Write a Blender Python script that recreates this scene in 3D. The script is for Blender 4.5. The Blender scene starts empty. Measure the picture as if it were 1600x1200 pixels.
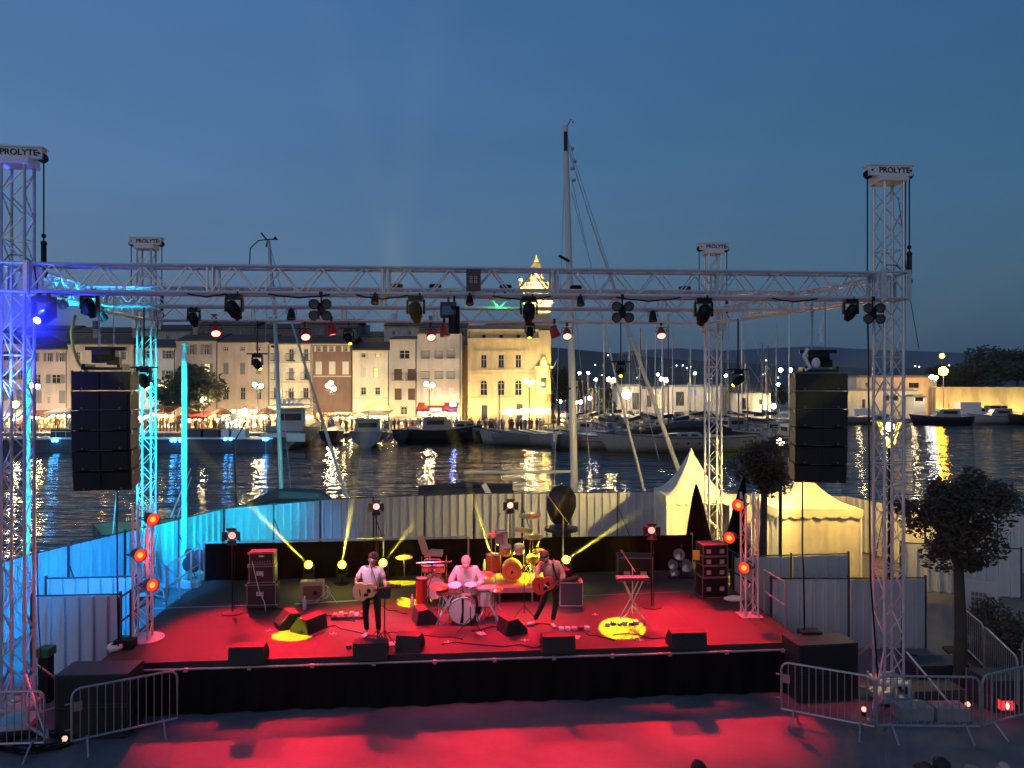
import bpy, math, random
from mathutils import Vector, Matrix
random.seed(7)
SC = bpy.context.scene
COL = SC.collection
R = math.radians
EYE = 6.33      # eye height above the quay in metres
F = 1200.0      # focal length in photo pixels

def W(px, py, Y):
    """point at depth Y seen at a photo pixel"""
    return Vector(((px - 800) / F * Y, Y, EYE - (py - 600) / F * Y))
def G(px, py, z=0.0):
    """point of the horizontal plane z seen at a photo pixel"""
    Y = (EYE - z) * F / (py - 600)
    return Vector(((px - 800) / F * Y, Y, z))
def X(px, Y): return (px - 800) / F * Y
def Z(py, Y): return EYE - (py - 600) / F * Y

# ---------------------------------------------------------------- camera
cam_d = bpy.data.cameras.new('camera'); cam = bpy.data.objects.new('camera', cam_d)
COL.objects.link(cam)
cam.location = (0, 0, EYE); cam.rotation_euler = (R(90), 0, 0)
cam_d.sensor_width = 36; cam_d.lens = 27.0; cam_d.clip_start = 0.1; cam_d.clip_end = 12000
SC.camera = cam
# ---------------------------------------------------------------- dusk sky
wd = bpy.data.worlds.new("World"); SC.world = wd; wd.use_nodes = True
nt = wd.node_tree; nn = nt.nodes; ll = nt.links
bg = nn['Background']
sky = nn.new('ShaderNodeTexSky'); sky.sky_type = 'NISHITA'; sky.sun_disc = False
sky.sun_elevation = R(-1.0); sky.sun_rotation = R(230); sky.ozone_density = 4
tc = nn.new('ShaderNodeTexCoord'); sp = nn.new('ShaderNodeSeparateXYZ'); ll.new(tc.outputs['Generated'], sp.inputs[0])
ramp = nn.new('ShaderNodeValToRGB'); ll.new(sp.outputs['Z'], ramp.inputs[0])
cr = ramp.color_ramp
stops = [(0.0, (.062, .090, .128)), (.07, (.078, .126, .190)), (.15, (.082, .150, .240)), (.26, (.070, .150, .275)), (.45, (.050, .127, .278)), (1.0, (.035, .085, .21))]
cr.elements[0].position = 0; cr.elements[0].color = (*stops[0][1], 1)
cr.elements[1].position = 1; cr.elements[1].color = (*stops[-1][1], 1)
for p, c in stops[1:-1]:
    e = cr.elements.new(p); e.color = (*c, 1)
# the west (left) is still the brighter side of the sky
cb = nn.new('ShaderNodeCombineXYZ')
for i_, (a_, b_) in enumerate(((1.61, .29), (1.50, .60), (1.56, .58))):
    mr = nn.new('ShaderNodeMapRange'); ll.new(sp.outputs['X'], mr.inputs[0]); mr.inputs[1].default_value = -1; mr.inputs[2].default_value = 1; mr.inputs[3].default_value = a_; mr.inputs[4].default_value = b_; ll.new(mr.outputs[0], cb.inputs[i_])
vm = nn.new('ShaderNodeVectorMath'); vm.operation = 'MULTIPLY'; ll.new(ramp.outputs[0], vm.inputs[0]); ll.new(cb.outputs[0], vm.inputs[1])
vs = nn.new('ShaderNodeVectorMath'); vs.operation = 'SCALE'; ll.new(sky.outputs[0], vs.inputs[0]); vs.inputs['Scale'].default_value = 0.06
va = nn.new('ShaderNodeVectorMath'); va.operation = 'ADD'; ll.new(vm.outputs[0], va.inputs[0]); ll.new(vs.outputs[0], va.inputs[1])
sn = nn.new('ShaderNodeTexNoise'); sn.inputs['Scale'].default_value = 1.6; sn.inputs['Detail'].default_value = 5
smp = nn.new('ShaderNodeMapping'); smp.inputs['Scale'].default_value = (1, 1, 5); ll.new(tc.outputs['Generated'], smp.inputs[0]); ll.new(smp.outputs[0], sn.inputs[0])
smr = nn.new('ShaderNodeMapRange'); ll.new(sn.outputs[0], smr.inputs[0]); smr.inputs[1].default_value = .3; smr.inputs[2].default_value = .7; smr.inputs[3].default_value = .93; smr.inputs[4].default_value = 1.07
vn = nn.new('ShaderNodeVectorMath'); vn.operation = 'SCALE'; ll.new(va.outputs[0], vn.inputs[0]); ll.new(smr.outputs[0], vn.inputs['Scale']); va = vn
ll.new(va.outputs[0], bg.inputs[0]); bg.inputs[1].default_value = 1.0
sun_d = bpy.data.lights.new('sun', 'SUN'); sun_d.energy = 0.30; sun_d.angle = R(30); sun_d.color = (1, .80, .74)
sun = bpy.data.objects.new('sun', sun_d); COL.objects.link(sun); sun.rotation_euler = (R(74), 0, R(-22))
SC.view_settings.view_transform = 'Standard'; SC.view_settings.look = 'None'
SC.view_settings.exposure = 0.0; SC.view_settings.gamma = 1.0; SC.view_settings.use_curve_mapping = False
SC.render.engine = 'CYCLES'
cy = SC.cycles; cy.use_denoising = True; cy.max_bounces = 5; cy.diffuse_bounces = 2; cy.glossy_bounces = 3
cy.transmission_bounces = 3; cy.transparent_max_bounces = 12; cy.volume_bounces = 0; cy.sample_clamp_indirect = 60.0
cy.caustics_reflective = False; cy.caustics_refractive = False; cy.use_light_tree = True
cy.light_sampling_threshold = 0.01

def spot(at, to, power, color, deg, blend=.3, r=.08, name='lamp_light', parent=None):
    d = bpy.data.lights.new(name, 'SPOT'); d.energy = power; d.color = color; d.spot_size = R(deg); d.spot_blend = blend
    d.shadow_soft_size = r
    o = bpy.data.objects.new(name, d); COL.objects.link(o)
    at = Vector(at); q = (Vector(to) - at).to_track_quat('-Z', 'Y')
    o.rotation_mode = 'QUATERNION'; o.rotation_quaternion = q; o.location = at
    return o
def glow(at, power, color, r=.15, name='lamp_light'):
    d = bpy.data.lights.new(name, 'POINT'); d.energy = power; d.color = color; d.shadow_soft_size = r
    o = bpy.data.objects.new(name, d); COL.objects.link(o); o.location = at
    return o

# ---------------------------------------------------------------- materials
MATS = {}
def lin(r, g, b):
    f = lambda c: (c / 255 / 12.92) if c <= 10 else ((c / 255 + .055) / 1.055) ** 2.4
    return (f(r), f(g), f(b))
def mat(key, col=(.5, .5, .5), rough=.6, metal=0.0, var=0.0, scale=3.0, bump=0.0, bscale=None, stretch=None, alpha=None, sheen=0, spec=None):
    if key in MATS: return MATS[key]
    m = bpy.data.materials.new(key); m.use_nodes = True
    n = m.node_tree.nodes; l = m.node_tree.links; b = n['Principled BSDF']
    b.inputs['Base Color'].default_value = (*col, 1); b.inputs['Roughness'].default_value = rough; b.inputs['Metallic'].default_value = metal
    if spec is not None: b.inputs['Specular IOR Level'].default_value = spec
    if alpha is not None: b.inputs['Alpha'].default_value = alpha
    if var or bump:
        t = n.new('ShaderNodeTexCoord'); mp = n.new('ShaderNodeMapping'); l.new(t.outputs['Object'], mp.inputs[0])
        if stretch: mp.inputs['Scale'].default_value = stretch
    if var:
        no = n.new('ShaderNodeTexNoise'); no.inputs['Scale'].default_value = scale; no.inputs['Detail'].default_value = 6; no.inputs['Roughness'].default_value = .65
        l.new(mp.outputs[0], no.inputs[0])
        r2 = n.new('ShaderNodeMapRange'); l.new(no.outputs[0], r2.inputs[0])
        r2.inputs[1].default_value = .25; r2.inputs[2].default_value = .75; r2.inputs[3].default_value = 1 - var; r2.inputs[4].default_value = 1 + var
        v = n.new('ShaderNodeVectorMath'); v.operation = 'SCALE'; v.inputs[0].default_value = col; l.new(r2.outputs[0], v.inputs['Scale'])
        l.new(v.outputs[0], b.inputs['Base Color'])
        r3 = n.new('ShaderNodeMapRange'); l.new(no.outputs[0], r3.inputs[0]); r3.inputs[3].default_value = max(.05, rough - .12); r3.inputs[4].default_value = min(1, rough + .12)
        l.new(r3.outputs[0], b.inputs['Roughness'])
    if bump:
        nb = n.new('ShaderNodeTexNoise'); nb.inputs['Scale'].default_value = bscale or scale * 4; nb.inputs['Detail'].default_value = 5
        l.new(mp.outputs[0], nb.inputs[0]); bp = n.new('ShaderNodeBump'); bp.inputs['Strength'].default_value = bump; bp.inputs['Distance'].default_value = .03
        l.new(nb.outputs[0], bp.inputs['Height']); l.new(bp.outputs[0], b.inputs['Normal'])
    MATS[key] = m; return m
def emat(key, col, strength, base=(.02, .02, .02)):
    if key in MATS: return MATS[key]
    m = bpy.data.materials.new(key); m.use_nodes = True; b = m.node_tree.nodes['Principled BSDF']
    b.inputs['Base Color'].default_value = (*base, 1); b.inputs['Emission Color'].default_value = (*col, 1); b.inputs['Emission Strength'].default_value = strength
    MATS[key] = m; return m

ALU = mat('brushed_aluminium', (.60, .59, .60), .38, .35, var=.15, scale=6)
STEEL = mat('galvanised_steel', (.45, .46, .47), .42, .7, var=.2, scale=8)
CHROME = mat('chrome', (.75, .75, .75), .15, 1.0)
BLACK = mat('black_plastic', (.006, .006, .007), .5, var=.3, scale=9, spec=.25)
BLACKM = mat('black_metal', (.012, .012, .013), .45, .1, var=.3, scale=9, spec=.3)
DARK = mat('dark_grey', (.04, .04, .045), .6, var=.3, scale=5)
CLOTHB = mat('black_drape', (.0025, .0025, .003), .95, spec=.05, var=.4, scale=2, bump=.3, bscale=20)
RUBBER = mat('rubber', (.015, .015, .015), .8)
WHITEP = mat('white_paint', (.72, .72, .70), .5, var=.08, scale=4)
GLASSD = mat('dark_window_glass', (.02, .025, .03), .12, var=.3, scale=1)

# ---------------------------------------------------------------- mesh builder
class MB:
    def __init__(s): s.v = []; s.f = []
    def add(s, vs, fs):
        n = len(s.v); s.v += [tuple(v) for v in vs]; s.f += [tuple(i + n for i in f) for f in fs]; return s
    def box(s, x, y, z, dx, dy, dz, M=None, top=1.0):
        vs = []
        for k in (-1, 1):
            t = top if k == 1 else 1.0
            for j in (-1, 1):
                for i in (-1, 1): vs.append(Vector((i * dx / 2 * t, j * dy / 2 * t, k * dz / 2)))
        if M is not None: vs = [M @ v for v in vs]
        vs = [v + Vector((x, y, z)) for v in vs]
        return s.add(vs, [(0, 2, 3, 1), (4, 5, 7, 6), (0, 1, 5, 4), (2, 6, 7, 3), (0, 4, 6, 2), (1, 3, 7, 5)])
    def tube(s, a, b, r, n=6, r2=None, cap=True):
        a = Vector(a); b = Vector(b); d = b - a
        if d.length < 1e-6: return s
        q = d.to_track_quat('Z', 'Y'); r2 = r if r2 is None else r2
        vs = []
        for p, rr in ((a, r), (b, r2)):
            for i in range(n):
                t = 2 * math.pi * i / n; vs.append(p + q @ Vector((rr * math.cos(t), rr * math.sin(t), 0)))
        fs = [(i, (i + 1) % n, n + (i + 1) % n, n + i) for i in range(n)]
        if cap: fs += [tuple(range(n - 1, -1, -1)), tuple(range(n, 2 * n))]
        return s.add(vs, fs)
    def path(s, pts, r, n=6, rs=None):
        pts = [Vector(p) for p in pts]; vs = []; fs = []; m = len(pts); up = None
        for k, p in enumerate(pts):
            d = (pts[min(k + 1, m - 1)] - pts[max(k - 1, 0)]).normalized()
            if up is None: up = d.orthogonal().normalized()
            up = (up - d * up.dot(d));
            up = up.normalized() if up.length > 1e-5 else d.orthogonal().normalized()
            w = d.cross(up); rr = rs[k] if rs else r
            for i in range(n):
                t = 2 * math.pi * i / n; vs.append(p + up * rr * math.cos(t) + w * rr * math.sin(t))
        for k in range(m - 1):
            for i in range(n):
                j = (i + 1) % n; fs.append((k * n + i, k * n + j, (k + 1) * n + j, (k + 1) * n + i))
        fs += [tuple(range(n - 1, -1, -1)), tuple(range((m - 1) * n, m * n))]
        return s.add(vs, fs)
    def lathe(s, prof, n=16, o=(0, 0, 0), M=None, cap=True):
        vs = []; fs = []; o = Vector(o)
        for r, z in prof:
            for i in range(n):
                t = 2 * math.pi * i / n; v = Vector((r * math.cos(t), r * math.sin(t), z))
                vs.append((M @ v if M is not None else v) + o)
        m = len(prof)
        for k in range(m - 1):
            for i in range(n):
                j = (i + 1) % n; fs.append((k * n + i, k * n + j, (k + 1) * n + j, (k + 1) * n + i))
        if cap: fs += [tuple(range(n - 1, -1, -1)), tuple(range((m - 1) * n, m * n))]
        return s.add(vs, fs)
    def ball(s, c, r, n=10, m=6, sc=(1, 1, 1), M=None):
        prof = [(r * math.sin(math.pi * k / m) + 1e-4, -r * math.cos(math.pi * k / m)) for k in range(m + 1)]
        S = Matrix.Diagonal(Vector(sc)); MM = (M @ S) if M is not None else S
        return s.lathe(prof, n, c, MM)
    def prism(s, poly, a, b, M=None, o=(0, 0, 0)):
        """poly in local xz, extruded in y from a to b"""
        n = len(poly); vs = [Vector((x, a, z)) for x, z in poly] + [Vector((x, b, z)) for x, z in poly]
        if M is not None: vs = [M @ v for v in vs]
        vs = [v + Vector(o) for v in vs]
        fs = [(i, (i + 1) % n, n + (i + 1) % n, n + i) for i in range(n)] + [tuple(range(n - 1, -1, -1)), tuple(range(n, 2 * n))]
        return s.add(vs, fs)
    def quad(s, a, b, c, d): return s.add([a, b, c, d], [(0, 1, 2, 3)])
    def mesh(s, name, m, smooth=False):
        me = bpy.data.meshes.new(name); me.from_pydata(s.v, [], s.f); me.materials.append(m)
        if smooth:
            me.polygons.foreach_set('use_smooth', [True] * len(me.polygons)); 
        me.update(); return me

def obj(name, mb, m, parent=None, smooth=False, loc=None, rz=None, label=None):
    me = mb if isinstance(mb, bpy.types.Mesh) else mb.mesh(name, m, smooth)
    o = bpy.data.objects.new(name, me); COL.objects.link(o)
    if parent is not None: o.parent = parent
    if loc is not None: o.location = loc
    if rz is not None: o.rotation_euler = (0, 0, rz)
    if label: o['label'] = label
    return o
def tag(o, label, cat, group=None, kind=None):
    if label: o['label'] = label
    if cat: o['category'] = cat
    if group: o['group'] = group
    if kind: o['kind'] = kind
    return o
def thing(name, label, cat, loc=(0, 0, 0), rz=0.0, group=None, M=None):
    o = bpy.data.objects.new(name, None); COL.objects.link(o); o.empty_display_size = .2
    if M is not None: o.matrix_world = M
    else: o.location = loc; o.rotation_euler = (0, 0, rz)
    return tag(o, label, cat, group)
def struct(name, mb, m, smooth=False, label=None):
    o = obj(name, mb, m, None, smooth); o['kind'] = 'structure'
    if label: o['label'] = label
    return o
KIDS = {}
def dup(root, loc=None, rz=None, label=None, group=None, M=None):
    kids = {}
    for o in bpy.data.objects:
        if o.parent: kids.setdefault(o.parent.name, []).append(o)
    def rec(o, par):
        c = o.copy(); COL.objects.link(c)
        if par is not None: c.parent = par
        for k in kids.get(o.name, []): rec(k, c)
        return c
    r = rec(root, None)
    if M is not None: r.matrix_world = M
    if loc is not None: r.location = loc
    if rz is not None: r.rotation_euler = (0, 0, rz)
    if label: r['label'] = label
    if group: r['group'] = group
    return r
def frame_of(o, xa, ya=None, za=None):
    """4x4 with local x along xa and z as close to up as possible"""
    xa = Vector(xa).normalized()
    if za is None:
        za = Vector((0, 0, 1)) - xa * xa.z; za.normalize()
    ya = Vector(za).cross(xa).normalized(); za = xa.cross(ya)
    M = Matrix((xa, ya, za)).transposed().to_4x4(); M.translation = Vector(o); return M
def text(s, size, m, parent, loc, rot=(R(90), 0, 0), name='lettering', depth=.004, bold=0.0, align='CENTER'):
    c = bpy.data.curves.new(name, 'FONT'); c.body = s; c.size = size; c.extrude = depth; c.align_x = align; c.align_y = 'CENTER'
    c.offset = bold; c.resolution_u = 3
    q = bpy.data.objects.new(name, c); COL.objects.link(q); dg = bpy.context.evaluated_depsgraph_get(); dg.update()
    me = bpy.data.meshes.new_from_object(q.evaluated_get(dg)); bpy.data.objects.remove(q); me.materials.clear(); me.materials.append(m)
    o = bpy.data.objects.new(name, me); COL.objects.link(o); o.parent = parent; o.location = loc; o.rotation_euler = rot
    return o

# stage frame
SA = Vector((-7.9, 14.6, 1.0)); SU = Vector((.9959, .0903, 0)); SV = Vector((-.0903, .9959, 0)); SROT = math.atan2(.0903, .9959)
SWID, SDEP = 14.06, 6.25
def S(u, v, z=0): return SA + SU * u + SV * v + Vector((0, 0, z))
RED_K, KEY_K, CY_K, BEAM_K = 1.05, 1.5, 2.6, 320000.0
YPW = {0: 30000, 1: 36000, 2: 42000, 3: 26000, 4: 28000, 5: 9000}; YDG = {0: 6.6, 1: 6, 2: 6.5, 3: 9, 4: 6.8, 5: 14}
SMOKE, HAZE = 0.0009, 0.00012
# ================================================================ SETTING
def asphalt():
    m = mat('asphalt', (.15, .143, .14), .7, var=.35, scale=.9, bump=.35, bscale=45)
    return m
def flat(name, poly, z, m, thick=None):
    mb = MB(); n = len(poly)
    if thick:
        mb.add([(x, y, z) for x, y in poly] + [(x, y, z - thick) for x, y in poly], [tuple(range(n))] + [(i, n + i, n + (i + 1) % n, (i + 1) % n) for i in range(n)])
    else: mb.add([(x, y, z) for x, y in poly], [tuple(range(n))])
    return struct(name, mb, m)
QUAY = [(-90, 12.5), (-22, 12.5), (-13.9, 19.2), (-12.6, 24.3), (-11.2, 28.0), (-7.6, 30.6), (-1.5, 32.3), (6.5, 33.0), (14, 33), (30, 32.5), (90, 32.5), (90, -60), (-90, -60)]
flat('quay_ground', QUAY[::-1], 0.0, asphalt(), 3.0)
# stone coping of the near quay edge
mb = MB()
for (a, b) in zip(QUAY[:10], QUAY[1:11]):
    a = Vector((*a, .03)); b = Vector((*b, .03)); d = b - a; M = Matrix.Rotation(math.atan2(d.y, d.x), 3, 'Z')
    n = Vector((d.y, -d.x, 0)).normalized() * .25; c = (a + b) / 2 + n
    mb.box(c.x, c.y, c.z, d.length, .5, .07, M)
struct('quay_edge', mb, mat('edge_stone', (.30, .28, .25), .8, var=.2, scale=2))
def water_mat():
    m = mat('harbour_water', (.006, .009, .011), .025, spec=.55)
    n = m.node_tree.nodes; l = m.node_tree.links; b = n['Principled BSDF']; b.inputs['IOR'].default_value = 1.38
    t = n.new('ShaderNodeTexCoord'); last = None
    for sc_, st, dist, rot in (((.13, 1.0, 1), .85, .125, 3), ((.16, 1.0, 1), 2.6, .030, -4), ((.5, 1.0, 1), .2, .10, 3)):
        mp = n.new('ShaderNodeMapping'); mp.inputs['Scale'].default_value = sc_; mp.inputs['Rotation'].default_value = (0, 0, R(rot)); l.new(t.outputs['Object'], mp.inputs[0])
        no = n.new('ShaderNodeTexNoise'); no.inputs['Scale'].default_value = st; no.inputs['Detail'].default_value = 2; no.inputs['Roughness'].default_value = .45
        l.new(mp.outputs[0], no.inputs[0]); bp = n.new('ShaderNodeBump'); bp.inputs['Distance'].default_value = dist * 2.9; bp.inputs['Strength'].default_value = 1
        l.new(no.outputs[0], bp.inputs['Height'])
        if last: l.new(last.outputs[0], bp.inputs['Normal'])
        last = bp
    l.new(last.outputs[0], b.inputs['Normal']); return m
WZ = -0.6
flat('harbour_water', [(-3000, -30), (3000, -30), (3000, 4200), (-3000, 4200)], WZ, water_mat())
FQ = [(-900, 99), (8, 99), (10, 126), (30, 129), (45, 135), (60, 139.5), (900, 139.5), (3500, 4600), (-3500, 4600)]
flat('far_quay', FQ, 0.0, mat('far_paving', (.22, .20, .18), .8, var=.25, scale=.4), 2.5)
# hills
def ridge(name, pts, Y, m, depth):
    mb = MB(); top = [W(px, py, Y) for px, py in pts]; n = len(top); rows = []
    sc_ = [(-depth, 0.0), (-depth * .6, .28), (-depth * .3, .62), (0, 1.0), (depth * .5, .5), (depth, 0)]
    rnd = random.Random(len(pts)); vs = []
    for dy, k in sc_:
        for p in top: vs.append((p.x * (1 + dy / Y), Y + dy, max(0.02, p.z * k * (1 + (rnd.random() - .5) * .08 * (0 < k < 1)))))
    fs = [(r * n + i, r * n + i + 1, (r + 1) * n + i + 1, (r + 1) * n + i) for r in range(len(sc_) - 1) for i in range(n - 1)]
    mb.add(vs, fs); return struct(name, mb, m, True)
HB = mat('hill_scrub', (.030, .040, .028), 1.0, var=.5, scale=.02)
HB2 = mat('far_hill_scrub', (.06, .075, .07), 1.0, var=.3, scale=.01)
def wob(a, b, y0, y1, n, amp, seed):
    r = random.Random(seed); out = []
    for i in range(n + 1):
        t = i / n; out.append((a + (b - a) * t, y0 + (y1 - y0) * t + (r.random() - .5) * amp))
    return out
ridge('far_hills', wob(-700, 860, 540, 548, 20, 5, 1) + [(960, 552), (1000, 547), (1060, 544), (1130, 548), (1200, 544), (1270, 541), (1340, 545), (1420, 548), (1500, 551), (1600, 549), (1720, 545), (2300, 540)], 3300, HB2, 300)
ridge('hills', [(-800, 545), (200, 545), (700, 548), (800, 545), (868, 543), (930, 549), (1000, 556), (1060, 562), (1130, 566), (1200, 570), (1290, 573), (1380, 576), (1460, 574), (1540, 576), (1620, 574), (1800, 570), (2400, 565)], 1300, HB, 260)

# small far lamps scattered on the hillside town (each a lit street lamp on the slope)
LAMP_W = emat('far_lamp_white', (.85, .92, 1.0), 6)
LAMP_Y = emat('far_lamp_warm', (1.0, .72, .35), 10)
def tiny_lamp(px, py, Y, m, r, label):
    p = W(px, py, Y); t = thing('street_lamp', label, 'street lamp', (p.x, p.y, 0), 0, 'far lamps of the hillside town')
    b = MB(); b.tube((0, 0, 0), (0, 0, p.z), r * .12, 5); obj('pole', b, DARK, t)
    obj('lamp_head', MB().ball((0, 0, p.z), r, 8, 5), m, t)
FAR = [(1057, 571, 1), (1067, 571, 1), (1073, 575, 1), (1079, 573, 1), (995, 590, 1), (941, 586, 0), (1112, 591, 1), (1192, 585, 1), (1196, 584, 1), (1216, 590, 1), (1299, 574, 1), (1217, 601, 0), (1430, 572, 1), (1436, 573, 0), (1495, 583, 0), (1500, 583, 0), (1483, 571, 0), (930, 570, 1), (950, 555, 0), (1197, 563, 1)]
FARD = ['left end of the row of four over the pale warehouse', 'second of the row of four over the pale warehouse', 'third of the row of four over the pale warehouse', 'right end of the row of four over the pale warehouse', 'low beside the furled staysail', 'low over the promenade trees right of the mast', 'low, just left of the rear right tower', 'upper of two left of the right loudspeakers', 'lower of two left of the right loudspeakers', 'close left of the right loudspeakers', 'just over the right loudspeakers', 'below the close pair over the marina',
        'left of two right of the lighting tower', 'right of two right of the lighting tower', 'left of two beside the orange lamp', 'right of two beside the orange lamp', 'above the orange lamp', 'high on the slope right of the big mast', 'highest, near the town hall corner', 'high over the harbour hut']
for i, (px, py, k) in enumerate(FAR):
    tiny_lamp(px, py, 520 - (600 - py) * 3, (LAMP_Y, LAMP_W)[k], .36, 'tiny %s hillside lamp, %s' % ('white' if k else 'warm', FARD[i]))

# ---------------------------------------------------------------- town houses
TILE = mat('clay_roof_tiles', (.10, .055, .04), .85, var=.35, scale=2.5, bump=.6, bscale=3, stretch=(6, 1, 1))
SHUTW = mat('pale_shutter', (.50, .50, .48), .6); SHUTG = mat('grey_shutter', (.16, .17, .19), .6); SHUTB = mat('brown_shutter', (.075, .04, .025), .6)
FRAMEW = mat('window_frame_paint', (.42, .41, .38), .5); IRON = mat('wrought_iron', (.03, .03, .03), .5)
LITW = emat('lit_window', (1.0, .82, .35), 1.3); STONE = mat('pale_stone_trim', (.42, .38, .31), .8, var=.12, scale=2)
_wc = {}
def win_mesh(kind, w, h):
    k = (kind, round(w, 2), round(h, 2))
    if k in _wc: return _wc[k]
    b = MB()
    if kind == 'frame':
        t = .07
        for x in (-w / 2 + t / 2, w / 2 - t / 2, 0): b.box(x, .20, h / 2, t, .06, h)
        for z in (t / 2, h - t / 2, h * .62): b.box(0, .203, z, w - t, .05, t)
        me = b.mesh('window', FRAMEW)
    elif kind == 'archframe':
        t = .07; hh = h - w / 2
        for x in (-w / 2 + t / 2, w / 2 - t / 2, 0): b.box(x, .20, hh / 2, t, .06, hh)
        b.box(0, .203, hh, w - t, .05, t); b.box(0, .203, hh * .5, w - t, .05, t)
        P = [(w / 2 * math.cos(math.pi * i / 8), hh + w / 2 * math.sin(math.pi * i / 8)) for i in range(9)]
        for a, c in zip(P, P[1:]): b.tube((a[0], .2, a[1]), (c[0], .2, c[1]), .05, 4)
        b.tube((0, .2, hh), (0, .2, h), .035, 4); me = b.mesh('window', FRAMEW)
    elif kind == 'pane': b.quad((-w / 2, .24, 0), (w / 2, .24, 0), (w / 2, .24, h), (-w / 2, .24, h)); me = b.mesh('pane', GLASSD)
    elif kind == 'litpane': b.quad((-w / 2, .24, 0), (w / 2, .24, 0), (w / 2, .24, h), (-w / 2, .24, h)); me = b.mesh('pane', LITW)
    elif kind == 'sill': b.box(0, -.06, -.06, w + .3, .24, .10); me = b.mesh('sill', STONE)
    elif kind[:4] == 'shut':
        m = {'W': SHUTW, 'G': SHUTG, 'B': SHUTB}[kind[4]]
        sw = w / 2; b.box(0, 0, h / 2, sw, .05, h)
        nl = max(4, int(h / .22))
        for i in range(nl): b.box(0, -.035, h * (i + .5) / nl, sw * .8, .03, h / nl * .55)
        me = b.mesh('shutter', m)
    elif kind == 'balc':
        n = max(5, int(w / .16)); b.box(0, -.35, -.05, w, .7, .1)
        b.tube((-w / 2, -.68, .95), (w / 2, -.68, .95), .03, 5)
        for i in range(n + 1): b.tube((-w / 2 + w * i / n, -.68, 0), (-w / 2 + w * i / n, -.68, .95), .016, 4, cap=False)
        for s in (-1, 1): b.tube((s * w / 2, -.68, .95), (s * w / 2, 0, .95), .03, 5)
        me = b.mesh('balcony', IRON)
    _wc[k] = me; return me
def wall_holes(mb, x0, x1, z0, z1, holes, dep=.26, y=0):
    xs = sorted({x0, x1, *[h[0] for h in holes], *[h[1] for h in holes]}); zs = sorted({z0, z1, *[h[2] for h in holes], *[h[3] for h in holes]})
    for a, b in zip(xs, xs[1:]):
        for c, d in zip(zs, zs[1:]):
            mx, mz = (a + b) / 2, (c + d) / 2
            if any(h[0] < mx < h[1] and h[2] < mz < h[3] for h in holes): continue
            mb.quad((a, y, c), (b, y, c), (b, y, d), (a, y, d))
    for a, b, c, d in holes:
        q = y + dep
        mb.quad((a, y, c), (a, q, c), (b, q, c), (b, y, c)); mb.quad((a, y, d), (b, y, d), (b, q, d), (a, q, d))
        mb.quad((a, y, c), (a, y, d), (a, q, d), (a, q, c)); mb.quad((b, y, c), (b, q, c), (b, q, d), (b, y, d))
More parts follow.
